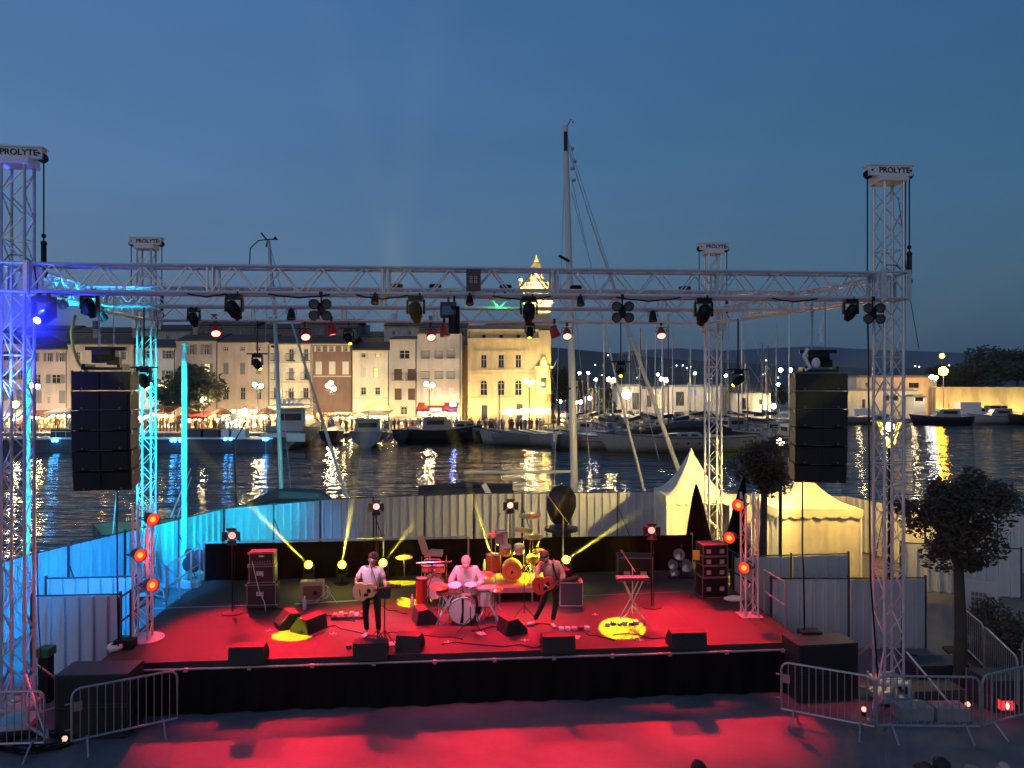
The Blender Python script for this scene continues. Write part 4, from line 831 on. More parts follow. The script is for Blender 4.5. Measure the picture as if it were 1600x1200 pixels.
obj('rigging', b, mat('rigging_wire', (.5, .52, .55), .4, .5), t)
b = MB(); b.add([yp(655, 762, 36), yp(800, 758, 36.5), yp(808, 790, 36), yp(650, 800, 35), yp(700, 757, 37.5), yp(770, 756, 37.8)], [(0, 1, 2, 3), (0, 4, 5, 1)]); b.path([yp(655, 762, 36), yp(730, 757, 35.6), yp(800, 760, 36.5)], .12, 6); obj('boat_cover', b, COVER, t)
b = MB(); b.path([yp(756, 757, 35.3), yp(766, 775, 35.1)], .16, 4); obj('cover_flap', b, WHITEP, t)
# second mast on the left
Ym = 34.0; O = Vector((X(440, Ym), Ym, WZ))
t = thing('sailing_yacht', 'berthed yacht with a leaning silver mast and antenna arch, left of the stage centre', 'sailing yacht', O)
h, d, r_ = hull(13, 3.8, 1.1); hm_ = obj('hull', h, HULLK, t, True); d_ = obj('deck', d, DECK, t)
for o in (hm_, d_): o.rotation_euler = (0, 0, R(35)); o.location = (-1, .3, -.1)
b = MB(); b.path([yp(441, 800), yp(437, 690), yp(430, 500), yp(420, 376)], .1, 8, [.12, .11, .1, .07]); ma = obj('mast', b, MAST, t)
b = MB(); b.path([yp(390, 415), yp(391, 388), yp(404, 376), yp(418, 374), yp(434, 374)], .03, 5); b.path([yp(408, 364), yp(418, 376), yp(416, 386)], .04, 5); b.ball(yp(430, 372), .08, 6, 4); obj('masthead_fitting', b, BLACKM, ma)
b = MB(); b.tube(yp(424, 541), yp(434, 544), .06, 5); b.tube(yp(422, 448), yp(430, 448), .06, 5); obj('spreader', b, BLACKM, ma)
b = MB(); b.path([yp(440, 455, Ym), yp(478, 575, Ym - .4), yp(514, 690, Ym - .8), yp(543, 780, Ym - 1.2)], .06, 7, [.03, .055, .075, .08]); obj('furled_jib', b, MATS['furled_sail'], t)
b = MB(); b.tube(yp(420, 376), yp(440, 455), .015, 4); b.tube(yp(420, 380), yp(414, 560), .012, 4); b.tube(yp(414, 560), yp(416, 770), .012, 4); b.tube(yp(420, 380), yp(455, 770), .012, 4); obj('rigging', b, MATS['rigging_wire'], t)
b = MB(); b.path([yp(388, 790), yp(440, 776), yp(500, 778), yp(530, 790)], .35, 8, [.2, .45, .4, .1]); obj('boat_cover', b, HULLK, t)
# other thin mast seen in front of water at x 368 and derrick bits at the left
Ym = 33.0; O = Vector((X(370, Ym), Ym, WZ)); t = thing('sailing_dinghy', 'small berthed dinghy with a thin dark mast behind the left hoarding', 'dinghy', O)
h, d, r_ = hull(6, 2.0, .8); obj('hull', h, HULLK, t, True); b = MB(); b.tube(yp(370, 800), yp(366, 690), .05, 6); b.path([yp(366, 690), yp(377, 672), yp(385, 655)], .03, 5); obj('mast', b, BLACKM, t)
Ym = 30.5; O = Vector((X(288, Ym), Ym, WZ)); t = thing('sailing_dinghy', 'small berthed boat with crossed pale spars beside the cyan pole', 'dinghy', O)
h, d, r_ = hull(6, 2.0, .8); obj('hull', h, HULLK, t, True); b = MB(); b.tube(yp(265, 812), yp(298, 732), .035, 5); b.tube(yp(275, 815), yp(299, 745), .025, 5); b.tube(yp(176, 835, 24), yp(183, 760, 24), .02, 4); obj('spar', b, MAST, t)
# mooring buoy lamp, thin masts of the marina standing high
for px, pt, pb, Y, m, d in ((1024, 500, 660, 104, MAST, 'pale, left of the furled jib'), (1044, 490, 665, 100, WOODM, 'dark, right of the furled jib'), (1010, 530, 660, 108, MAST, 'short grey'), (1154, 500, 668, 95, WOODM, 'dark, right of the rear tower'), (1200, 540, 680, 92, WOODM, 'leaning dark before the hut'), (1233, 490, 600, 120, MAST, 'pale, left of the right loudspeakers'), (944, 500, 665, 110, MAST, 'thin pale by the promenade tree'), (780, 610, 680, 96, WOODM, 'short dark before the town hall')):
    a = W(px, pt, Y); t = thing('sailing_dinghy', 'moored dinghy whose mast is the %s one' % d, 'dinghy', (a.x, Y, WZ), R(40)); h, dd, r_ = hull(5.5, 1.9, .8); obj('hull', h, HULLG, t, True); b = MB(); b.tube((0, 0, .3), (0, 0, a.z - WZ), .10, 6, .06); obj('mast', b, m, t)

rm = random.Random(77)
for i in range(20):
    py = rm.uniform(662, 684); Yb_ = 6.93 * F / (py - 600 + 4); px = rm.uniform(880, 1235)
    boat(px, py, Yb_, R(90 + rm.uniform(-75, 75)), rm.uniform(5.5, 8), 2.3, 1.1, ('sail', 'open', 'motor')[i % 3], 'small boat in the crowded dark rows of the marina', (HULLG, HULLK, HULLW)[(i * 7) % 3], Z(rm.uniform(520, 610), Yb_) if i % 3 == 0 else 0, cover=COVER)['group'] = 'crowded marina boats'
# ================================================================ NEAR: HOARDINGS, TENTS, TREES
SHEET = mat('white_steel_sheet', (.55, .55, .55), .45, .15, var=.10, scale=1.5); POSTM = mat('dark_post', (.05, .05, .055), .5)
_pan = {}
def panel_mesh(w, h):
    k = (round(w, 2), round(h, 2))
    if k in _pan: return _pan[k]
    b = MB(); n = max(3, round(w / .30)); s = w / n; P_ = [(-w / 2, 0)]
    for i in range(n):
        x = -w / 2 + i * s; P_ += [(x + s * .10, -.005), (x + s * .13, -.075), (x + s * .30, -.075), (x + s * .34, -.005), (x + s * .98, 0)]
    P_.append((w / 2, 0)); N = len(P_)
    vs = [(x, y, .04) for x, y in P_] + [(x, y, h) for x, y in P_] + [(x, y + .012, .04) for x, y in P_] + [(x, y + .012, h) for x, y in P_]
    b.add(vs, [(i, i + 1, N + i + 1, N + i) for i in range(N - 1)] + [(2 * N + i + 1, 2 * N + i, 3 * N + i, 3 * N + i + 1) for i in range(N - 1)] + [(N + i, N + i + 1, 3 * N + i + 1, 3 * N + i) for i in range(N - 1)])
    _pan[k] = b.mesh('panel', SHEET); return _pan[k]
def hoarding(pts, h, label, pw=1.85, group=None, z=0, brace=True, top=None):
    t = thing('hoarding_fence', label, 'fence', (pts[0][0], pts[0][1], z), 0, group); o = Vector(pts[0]); r = random.Random(len(label))
    for a, c in zip(pts, pts[1:]):
        a = Vector(a); c = Vector(c); d = c - a; n = max(1, round(d.length / pw)); ang = math.atan2(d.y, d.x); w = d.length / n
        for i in range(n):
            m = a + d * ((i + .5) / n) - o
            q = obj('panel', panel_mesh(w - .07, h), None, t, loc=(m.x, m.y, r.uniform(-.015, .015)), rz=ang + r.uniform(-.012, .012))
        for i in range(n + 1):
            m = a + d * (i / n) - o; b = MB(); b.box(m.x, m.y + .03, h / 2 + .04, .045, .045, h + .08); obj('post', b, POSTM, t)
            if brace and i % 2: 
                nrm = Vector((d.y, -d.x)).normalized(); b = MB(); b.tube((m.x + nrm.x * .04, m.y + nrm.y * .04, h * .75), (m.x + nrm.x * .55 + d.x / d.length * .5, m.y + nrm.y * .55, .03), .018, 5); obj('brace', b, POSTM, t)
        m0, m1 = a - o, c - o; b = MB(); b.tube((m0.x, m0.y + .02, h + .02), (m1.x, m1.y + .02, h + .02), .02, 5); obj('top_rail', b, POSTM, t)
    return t
hoarding([(-17.5, 12.8), (-12.4, 18.6), (-11.3, 22.4), (-9.98, 26.6), (-7.15, 28.6)], 2.0, 'white corrugated hoarding running along the quay at the left, lit cyan')
hoarding([(-7.15, 28.65), (-1.5, 30.2), (6.1, 30.7)], 2.0, 'grey white corrugated hoarding behind the middle of the stage')
hoarding([(6.1, 30.75), (12.9, 29.6), (14.0, 26.0), (18.5, 25.4), (26, 25.2)], 2.0, 'white corrugated hoarding behind the tents, running to the right frame edge')
hoarding([(-10.4, 16.6), (-8.55, 16.75)], 1.72, 'single grey hoarding panel beside the left subwoofer stack', 2.0, brace=False)
hoarding([(-11.0, 18.1), (-8.95, 18.3)], 1.72, 'single hoarding panel lit cyan behind the grey one', 2.0, brace=False)
hoarding([(6.2, 18.35), (9.92, 18.4)], 1.66, 'pair of grey white panels behind the right lighting tower', 1.9, brace=False)
hoarding([(5.9, 20.5), (9.15, 20.85)], 1.7, 'low pair of grey panels in front of the yellow tent', 1.65, brace=False)
hoarding([(11.9, 23.5), (15.0, 22.6)], 1.45, 'grey panels under the large near tree', 1.6, brace=False)
# printed banner on a barrier behind the tree, right side
a = W(1496, 905, 20.5); c = W(1560, 908, 20.0); t = thing('banner_fence', 'white banner with a faded grey printed grid hung behind the near tree trunk', 'banner', (a.x, a.y, 0), math.atan2(c.y - a.y, c.x - a.x)); w = (c - a).length
b = MB(); b.box(w / 2, 0, .62, w, .03, 1.05); obj('cloth', b, mat('banner_cloth', (.55, .53, .5), .8), t)
b = MB()
for i in range(4):
    for j in range(4): b.box(w * .38 + i * .09, -.017, .40 + j * .13, .07, .006, .10)
obj('print', b, mat('grey_ink', (.16, .16, .16), .8), t)

TENT = mat('tent_canvas', (.58, .53, .42), .7, var=.16, scale=1.5, bump=.5, bscale=3.5); 
def tent(x0, x1, y0, y1, zb, zt, label, curtains, rz=0, tipx=0):
    cx, cy = (x0 + x1) / 2, (y0 + y1) / 2; w, d = x1 - x0, y1 - y0; t = thing('pagoda_tent', label, 'tent', (cx, cy, 0), rz)
    b = MB(); n = 8; m = 10; vs = []
    for k in range(m + 1):
        s = 1 - k / m; z = zb + (zt - zb) * ((1 - s) ** 1.75); 
        for q in range(4):
            for j in range(n):
                u = -1 + 2 * j / n; p = [(u, -1), (1, u), (-u, 1), (-1, -u)][q]; s2 = s
                vs.append((p[0] * w / 2 * s2, p[1] * d / 2 * s2, z))
    N = 4 * n; b.add(vs, [(k * N + i, k * N + (i + 1) % N, (k + 1) * N + (i + 1) % N, (k + 1) * N + i) for k in range(m) for i in range(N)]); obj('canopy', b, TENT, t, True)
    b = MB()
    for (ax, ay, bx_, by_) in ((-w / 2, -d / 2, w / 2, -d / 2), (w / 2, -d / 2, w / 2, d / 2), (w / 2, d / 2, -w / 2, d / 2), (-w / 2, d / 2, -w / 2, -d / 2)):
        k = 7
        for i in range(k):
            for j in range(4):
                u0, u1 = (i + j / 4) / k, (i + (j + 1) / 4) / k; f = lambda u: .20 + .10 * math.sin(math.pi * ((u * k) % 1 if (u * k) % 1 > 1e-6 else 0))
                p0 = (ax + (bx_ - ax) * u0, ay + (by_ - ay) * u0); p1 = (ax + (bx_ - ax) * u1, ay + (by_ - ay) * u1); o_ = .02
                sx, sy = (1 + o_ / w), (1 + o_ / d)
                b.quad((p0[0] * sx, p0[1] * sy, zb - f(u0)), (p1[0] * sx, p1[1] * sy, zb - f(u1)), (p1[0] * sx, p1[1] * sy, zb + .02), (p0[0] * sx, p0[1] * sy, zb + .02))
    obj('valance', b, TENT, t)
    for sx in (-1, 1):
        for sy in (-1, 1): b = MB(); b.tube((sx * (w / 2 - .04), sy * (d / 2 - .04), 0), (sx * (w / 2 - .04), sy * (d / 2 - .04), zb), .035, 6); obj('pole', b, WHITEP, t)
    def curtain(ax, ay, bx_, by_, amp=.035):
        b = MB(); n = 40; r = random.Random(int(ax * 10)); ph = r.random() * 6; P_ = []
        L_ = math.hypot(bx_ - ax, by_ - ay); nx, ny = -(by_ - ay) / L_, (bx_ - ax) / L_
        for i in range(n + 1):
            u = i / n; q = amp * math.sin(u * L_ * 9 + ph) + amp * .5 * math.sin(u * L_ * 23); P_.append((ax + (bx_ - ax) * u, ay + (by_ - ay) * u, q))
        vs = [(x + nx * q * .3, y + ny * q * .3, zb - .1) for x, y, q in P_] + [(x + nx * q, y + ny * q, .03) for x, y, q in P_]; N = n + 1
        b.add(vs, [(i, N + i, N + i + 1, i + 1) for i in range(n)]); obj('side_curtain', b, TENT, t, True)
    e = .06
    for c in curtains:
        if c == 'f': curtain(-w / 2 + e, -d / 2 + e, w / 2 - e, -d / 2 + e)
        if c == 'fr': curtain(.1, -d / 2 + e, w / 2 - e, -d / 2 + e)
        if c == 'fl': curtain(-w / 2 + e, -d / 2 + e, -.1, -d / 2 + e)
        if c == 'b': curtain(-w / 2 + e, d / 2 - e, w / 2 - e, d / 2 - e)
        if c == 'l': curtain(-w / 2 + e, -d / 2 + e, -w / 2 + e, d / 2 - e)
        if c == 'r': curtain(w / 2 - e, -d / 2 + e, w / 2 - e, d / 2 - e)
    return t
tent(5.4, 7.7, 26.9, 29.2, 2.38, 4.0, 'white peaked tent behind the rear right lighting tower', ['l', 'b', 'fl', 'r'])
tent(8.45, 11.15, 24.4, 27.2, 2.34, 3.35, 'yellow lit peaked tent right of the dark tree', ['b', 'l', 'f', 'r'])
# conical street luminaire behind the right tower: wide rim, inverted cone, glowing globe
LY = 22.6; p = W(1390, 660, LY)
t = thing('street_lamp', 'lit yellow conical street luminaire seen through the right lighting tower', 'street lamp', (p.x, p.y, 0)); hz = p.z
b = MB(); b.tube((0, 0, 0), (0, 0, hz - .55), .06, 8); obj('pole', b, BLACKM, t)
LC = mat('lamp_enamel', (.75, .66, .35), .4)
b = MB(); b.lathe([(.50, hz + .02), (.52, hz + .05), (.3, hz + .07), (.12, hz + .02)], 20); obj('rim', b, LC, t)
b = MB(); [b.tube((.40 * math.cos(a), .40 * math.sin(a), hz), (.14 * math.cos(a), .14 * math.sin(a), hz - .55), .03, 5) for a in (R(10), R(100), R(190), R(280))]; obj('strut', b, LC, t)
obj('bulb', MB().ball((0, 0, hz - .12), .13, 12, 8), emat('luminaire_bulb', (1, .82, .35), 22), t)
b = MB(); b.lathe([(.05, hz - .75), (.16, hz - .62), (.18, hz - .5), (.05, hz - .46)], 12); obj('lower_bowl', b, emat('luminaire_bowl', (1, .8, .2), 2.2), t)
glow((p.x - .05, p.y - .05, hz - .26), 160, (1, .70, .20), .12); spot((p.x, p.y + .1, hz - .3), (9.6, 26.2, .6), 3000, (1, .60, .10), 125, .6, .12)
# second quay lamp, added behind the tree crown for warm side light on the hoarding
p2 = Vector((8.0, 22.9, 4.6))
t = thing('street_lamp', 'added quay lamp half hidden in the tree crown beside the rear lighting tower', 'street lamp', (p2.x, p2.y, 0)); b = MB(); b.tube((0, 0, 0), (0, 0, 4.5), .055, 8); obj('pole', b, BLACKM, t); obj('bulb', MB().ball((0, 0, 4.6), .12, 10, 6), MATS['luminaire_bulb'], t)
glow(p2 + Vector((0, -.05, -.2)), 120, (1, .78, .32), .12); spot(p2 + Vector((0, .15, -.2)), (5.2, 29.6, .2), 3000, (1, .72, .22), 108, .7, .12)

PINE = PINE_
tree(1188, 22.0, 5, 1.10, 3.95, 'dark leaning tree hiding the quay between the tents', PINE, 6000, .06, .12, lean=(.15, 0), seed=41, squash=(.98, .9, .80), blobs=34, branches=16)
tree(1500, 15.9, 5, 1.22, 3.55, 'large dark tree in front of the right hoarding', PINE, 9500, .055, .12, lean=(-.05, 0), seed=44, squash=(1.10, .85, 1.0), blobs=44, branches=20)
0 and tree(1590, 23.5, 4, 1.2, 2.6, 'dark tree at the right frame edge', PINE, 3000, .08, .1, seed=47, blobs=24, branches=10)
def bush(px, py, Y, r_, h_, label, seed, n=1500):
    r = random.Random(seed); x = X(px, Y); t = thing('shrub', label, 'shrub', (x, Y, 0)); mb = MB()
    for i in range(n):
        a = r.random() * 6.28; k = r.random() ** .5 * r_; z = h_ * (1 - (k / r_) ** 2) * r.uniform(.1, 1); p = Vector((k * math.cos(a), k * .7 * math.sin(a), z + .05)); u = Vector((r.gauss(0, 1), r.gauss(0, 1), r.gauss(0, 1))).normalized(); w_ = u.orthogonal().normalized(); s = .07
        mb.add([p - u * s, p + w_ * s * .45, p + u * s, p - w_ * s * .45], [(0, 1, 2, 3)])
    obj('foliage', mb, PINE, t); b = MB(); [b.tube((0, 0, 0), (r.uniform(-.5, .5) * r_, r.uniform(-.3, .3) * r_, h_ * .8), .015, 4) for _ in range(9)]; obj('stem', b, MATS['bark'], t)
bush(1580, 980, 17.6, 1.0, 1.15, 'dark round shrub at the right edge behind the barriers', 5); bush(1545, 960, 19.6, .8, .9, 'smaller dark shrub left of the round one', 6, 900)
flat('planting_bed', [(10.0, 17.0), (11.2, 15.6), (13.4, 15.3), (13.6, 17.2), (12, 18.6), (10.3, 18.4)], .05, mat('earth', (.05, .04, .03), .95, var=.4, scale=3, bump=.6), .1)
# dark blades: mooring sculptures/propeller pieces standing behind the stage
BRZ = mat('dark_bronze', (.06, .05, .035), .55, .4, var=.4, scale=2)
p = G(878, 852, 0); Yb = 24.0; t = thing('propeller_blade', 'large dark bronze ship propeller blade upright on a flanged hub behind the stage', 'sculpture', (X(877, Yb), Yb, 0))
q = Yb / F; zc = Z(790, Yb); b = MB()
prof = [(-.15, Z(822, Yb)), (-.34, Z(812, Yb)), (-.46, Z(795, Yb)), (-.45, Z(778, Yb)), (-.28, Z(763, Yb)), (0, Z(757, Yb)), (.28, Z(761, Yb)), (.46, Z(775, Yb)), (.47, Z(792, Yb)), (.34, Z(808, Yb)), (.17, Z(822, Yb))]
vs = []; n = len(prof)
for s, k in ((-1, .06), (1, -.02)):
    vs += [(x, s * .03 + .10 * x, z) for x, z in prof]; vs.append((0, s * .12, zc))
b.add(vs, [(i, (i + 1) % n, n) for i in range(n)] + [(n + 1 + (i + 1) % n, n + 1 + i, 2 * n + 1) for i in range(n)] + [(i, n + 1 + i, n + 1 + (i + 1) % n, (i + 1) % n) for i in range(n)]); obj('blade', b, BRZ, t, True)
b = MB(); b.lathe([(.34, 0), (.34, .9), (.30, Z(840, Yb)), (.28, Z(830, Yb)), (.52, Z(829, Yb)), (.52, Z(824, Yb)), (.24, Z(823, Yb)), (.16, Z(818, Yb))], 20); obj('hub', b, BRZ, t)
def shroud(px, pyt, pyb, wpx, Y, label, lean=0, m=None):
    t = thing('closed_parasol', label, 'parasol', (X(px, Y), Y, 0)); zt, zb = Z(pyt, Y), Z(pyb, Y); w = wpx / F * Y; b = MB()
    prof = []; n = 14; vs = []; K = 7
    for k in range(K):
        s = k / (K - 1); z = zb + (zt - zb) * s; rr = w / 2 * (1 - s) ** .75 + .03
        for i in range(n): a = 2 * math.pi * i / n; f = 1 + .16 * (i % 2) * (1 - s); vs.append((rr * f * math.cos(a) + lean * s, rr * f * math.sin(a), z))
    b.add(vs, [(k * n + i, k * n + (i + 1) % n, (k + 1) * n + (i + 1) % n, (k + 1) * n + i) for k in range(K - 1) for i in range(n)]); obj('canopy', b, m or CLOTHB, t)
    b = MB(); b.tube((0, 0, 0), (0, 0, zb + .2), .04, 6); b.box(0, 0, .05, .7, .7, .1); obj('pole', b, BLACKM, t)
shroud(1093, 757, 872, 42, 23.3, 'tall closed black parasol left of the rear right tower', -.1); shroud(1143, 745, 885, 34, 21.3, 'dark closed parasol right of the rear right tower, leaning', .35)

# ================================================================ STAGE
DECKM = mat('stage_carpet', (.032, .030, .030), .75, var=.35, scale=2.2, bump=.25, bscale=60)
def sbox(mb, u0, u1, v0, v1, z0, z1):
    P_ = [S(u0, v0), S(u1, v0), S(u1, v1), S(u0, v1)]; mb.add([(p.x, p.y, z0) for p in P_] + [(p.x, p.y, z1) for p in P_], [(3, 2, 1, 0), (4, 5, 6, 7), (0, 1, 5, 4), (1, 2, 6, 5), (2, 3, 7, 6), (3, 0, 4, 7)]); return mb
stage = thing('stage', 'black concert stage with a draped front and carpeted deck lit in red pools', 'stage', SA - Vector((0, 0, 1)), SROT)
def sl(mb, name, m, par=stage, smooth=False, label=None):   # mesh given in world coordinates, parented to a thing
    inv = (Matrix.Translation(par.location) @ par.rotation_euler.to_matrix().to_4x4()).inverted()
    mb.v = [tuple(inv @ Vector(v)) for v in mb.v]; return obj(name, mb, m, par, smooth, label=label)
nu, nv = 7, 3
for i in range(nu):
    for j in range(nv):
        g = .0015; sl(sbox(MB(), SWID * i / nu + g, SWID * (i + 1) / nu - g, SDEP * j / nv + g, SDEP * (j + 1) / nv - g, .88, 1.0), 'deck_panel', DECKM)
def drape(P0, P1, z0, z1, m, name, par, amp=.05, seed=1, n=120, sway=.0):
    r = random.Random(seed); d = (P1 - P0); L_ = d.length; d.normalize(); nrm = Vector((d.y, -d.x, 0)); ph = [r.random() * 6 for _ in range(4)]; rows = 6; vs = []
    for k in range(rows):
        s = k / (rows - 1); z = z1 + (z0 - z1) * s
        for i in range(n + 1):
            u = i / n * L_; q = amp * (.25 + .75 * s) * (math.sin(u * 6 + ph[0]) + .6 * math.sin(u * 13.7 + ph[1] + s) + .8 * math.sin(u * 1.7 + ph[2] + 2 * s))
            p = P0 + d * u + nrm * q; vs.append((p.x, p.y, z))
    N = n + 1; mb = MB(); mb.add(vs, [(k * N + i, (k + 1) * N + i, (k + 1) * N + i + 1, k * N + i + 1) for k in range(rows - 1) for i in range(n)])
    return sl(mb, name, m, par, True)
SKIRT = mat('black_skirt', (.004, .004, .0045), .6, spec=.12, var=.3, scale=3, sheen=0)
g0 = Vector((0, 0, 0))
drape(S(0, -.06), S(SWID, -.06), .02, .86, SKIRT, 'skirt', stage, .03, 3, 260)
drape(S(-.05, SDEP), S(-.05, 0), .02, .86, SKIRT, 'skirt', stage, .02, 4, 80); drape(S(SWID + .05, 0), S(SWID + .05, SDEP), .02, .86, SKIRT, 'skirt', stage, .02, 5, 80)
b = MB(); b.tube(S(0, -.10, -.11), S(SWID, -.10, -.11), .022, 6); sl(b, 'edge_rail', STEEL)
for i in range(12):
    b = MB(); p = S(.5 + i * 1.18, -.11, -.12); b.box(p.x, p.y, p.z, .07, .06, .07); sl(b, 'rail_clamp', STEEL)
# low back wall behind the deck: pipe frame with black cloth
bw_ = thing('backdrop_barrier', 'black cloth barrier along the back of the stage with a pipe rail', 'backdrop', S(0, SDEP) - Vector((0, 0, 1)), SROT)
def dr2(u0, u1, v, z0, z1, amp, seed, n=90): drape(S(u0, v), S(u1, v), z0, z1, CLOTHB, 'cloth', bw_, amp, seed, n)
dr2(.15, 4.9, SDEP - .02, .9, 2.0, .03, 7); dr2(4.95, 7.25, SDEP - .05, .9, 2.02, .06, 8); dr2(7.3, 13.7, SDEP, .85, 2.0, .02, 9)
for u in (.1, 4.95, 7.28, 13.7):
    b = MB(); b.tube(S(u, SDEP + .05, -1), S(u, SDEP + .05, 1.04), .03, 6); sl(b, 'post', STEEL, bw_)
b = MB(); b.tube(S(.1, SDEP + .05, 1.03), S(7.28, SDEP + .05, 1.05), .022, 6); sl(b, 'rail', STEEL, bw_)
# white cable ramp / tape lines across the deck
LINE = mat('white_tape', (.55, .53, .52), .6)
def flatstrip(u0, v0, u1, v1, w, m, label, name='floor_tape'):
    a, c = S(u0, v0, .006), S(u1, v1, .006); d = (c - a).normalized(); n = Vector((-d.y, d.x, 0)) * w / 2; b = MB(); b.add([a - n, c - n, c + n, a + n], [(0, 1, 2, 3)]); tag(obj(name, b, m), label, 'tape')
def uv(px, py, z=1.0):
    p = G(px, py, z) - SA; return p.dot(SU), p.dot(SV)
for a, c, w, m, d in ((( 240, 951), (392, 946), .05, STEEL, 'dull pale floor line left of the amplifier stack'), ((460, 944), (566, 938), .09, LINE, 'bright white floor line behind the singer'), ((300, 906), (386, 902), .04, STEEL, 'dull pale floor line at the back left of the deck'), ((886, 932), (1062, 925), .03, STEEL, 'thin floor line right of the guitar cabinet')):
    u0, v0 = uv(*a); u1, v1 = uv(*c); flatstrip(u0, v0, u1, v1, w, m, d)
# guard rails of the stage sides (stair rails)
def guard(P_, label, h=1.0, m=BLACKM, z=1.0):
    t = thing('guard_rail', label, 'guard rail', (P_[0].x, P_[0].y, z)); o = Vector((P_[0].x, P_[0].y, z))
    for p in P_: b = MB(); q = Vector((p.x, p.y, z)) - o; b.tube(q, q + Vector((0, 0, h)), .024, 6); obj('post', b, m, t)
    for k in (h, h * .5):
        b = MB(); b.path([Vector((p.x, p.y, z + k)) - o for p in P_], .022, 6); obj('rail', b, m, t)
guard([S(.04, .9), S(.04, 1.5), S(.04, 2.5)], 'dark guard rail at the front of the left stage side'); guard([S(.04, 3.6), S(.04, 4.5), S(.04, 5.4), S(.04, 6.1)], 'guard rail at the back of the left stage side', m=STEEL)
guard([S(SWID - .05, 2.6), S(SWID - .05, 3.9), S(SWID - .05, 5.1)], 'dark guard rail on the right stage side'); guard([S(SWID - .05, .9), S(SWID - .05, 2.0)], 'short steel guard rail before the right light column', m=STEEL)
# cover heap and clutter at the back left corner, grey block
u, v = uv(300, 893); t = thing('cover_heap', 'heap of dark bags at the back left corner of the stage', 'bags', S(u, v)); 
for i, (dx, dz, r_) in enumerate(((0, .22, .28), (.2, .42, .22), (.35, .16, .2), (-.14, .5, .14))): obj('bag', MB().ball((dx, .05 * i, dz), r_, 10, 6, (1, .8, .9)), mat('bag_cloth%d' % (i % 2), ((.05, .045, .05), (.12, .09, .1))[i % 2], .8, var=.3), t)
t = thing('foam_block', 'pale grey foam block lying before the dark bags', 'block', S(*uv(295, 917)), SROT); obj('block', MB().box(0, 0, .07, .55, .25, .14), mat('grey_foam', (.38, .42, .45), .8), t)
for px, py, d, s in ((180, 1016, 'on the front left stage corner', .22), (1060, 975, 'x', 0)):
    if s: t = thing('cable_reel', 'white wrapped cable bundle ' + d, 'cable', S(*uv(px, py))); obj('coil', MB().lathe([(.08, .02), (.14, .02), (.16, .07), (.14, .12), (.08, .12)], 14, (0, 0, 0), cap=False), WHITEP, t)
t = thing('paper_bag', 'crumpled white bag on the deck by the right light column', 'bag', S(*uv(1147, 939))); obj('sheet', MB().ball((0, 0, .06), .22, 8, 5, (1.2, .7, .32)), WHITEP, t)

# ---------------------------------------------------------------- trusses
_br = {}
def brace_mesh(a, c, r=.010, n=5, m=None):
    k = (tuple(round(v, 3) for v in a), tuple(round(v, 3) for v in c), r)
    if k not in _br: _br[k] = MB().tube(a, c, r, n, cap=False).mesh('brace', m or ALU)
    return _br[k]
def truss(A, B, w, h, label, seg=.42, chord=.030, br=.0145, name='box_truss', joints=3.0, za=None, M=None, skipface=(), group=None, cat='truss'):
    A = Vector(A); B = Vector(B); L_ = (B - A).length; M = M or frame_of(A, B - A, za=za); t = thing(name, label, cat, M=M, group=group)
    n = max(2, round(L_ / seg)); s = L_ / n
    for y in (-w / 2, w / 2):
        for z in (-h / 2, h / 2): obj('chord', MB().tube((0, y, z), (L_, y, z), chord, 8), ALU, t)
    for i in range(n):
        x = i * s; up = i % 2 == 0
        for y in (-w / 2, w / 2):
            me = brace_mesh((0, 0, -h / 2), (s, 0, h / 2), br) if up else brace_mesh((0, 0, h / 2), (s, 0, -h / 2), br)
            obj('brace', me, None, t, loc=(x, y, 0))
        for z in (-h / 2, h / 2):
            me = brace_mesh((0, -w / 2, 0), (s, w / 2, 0), br) if up else brace_mesh((0, w / 2, 0), (s, -w / 2, 0), br)
            obj('brace', me, None, t, loc=(x, 0, z))
    k = max(1, round(L_ / joints))
    for i in range(k + 1):
        for dx in ((-.05, .05) if 0 < i < k else (.03 if i == 0 else -.03,)):
            x = L_ * i / k + dx; b = MB()
            for y in (-w / 2, w / 2): b.tube((x, y, -h / 2), (x, y, h / 2), br * 1.5, 6, cap=False)
            for z in (-h / 2, h / 2): b.tube((x, -w / 2, z), (x, w / 2, z), br * 1.5, 6, cap=False)
            obj('end_frame', b, ALU, t)
    return t
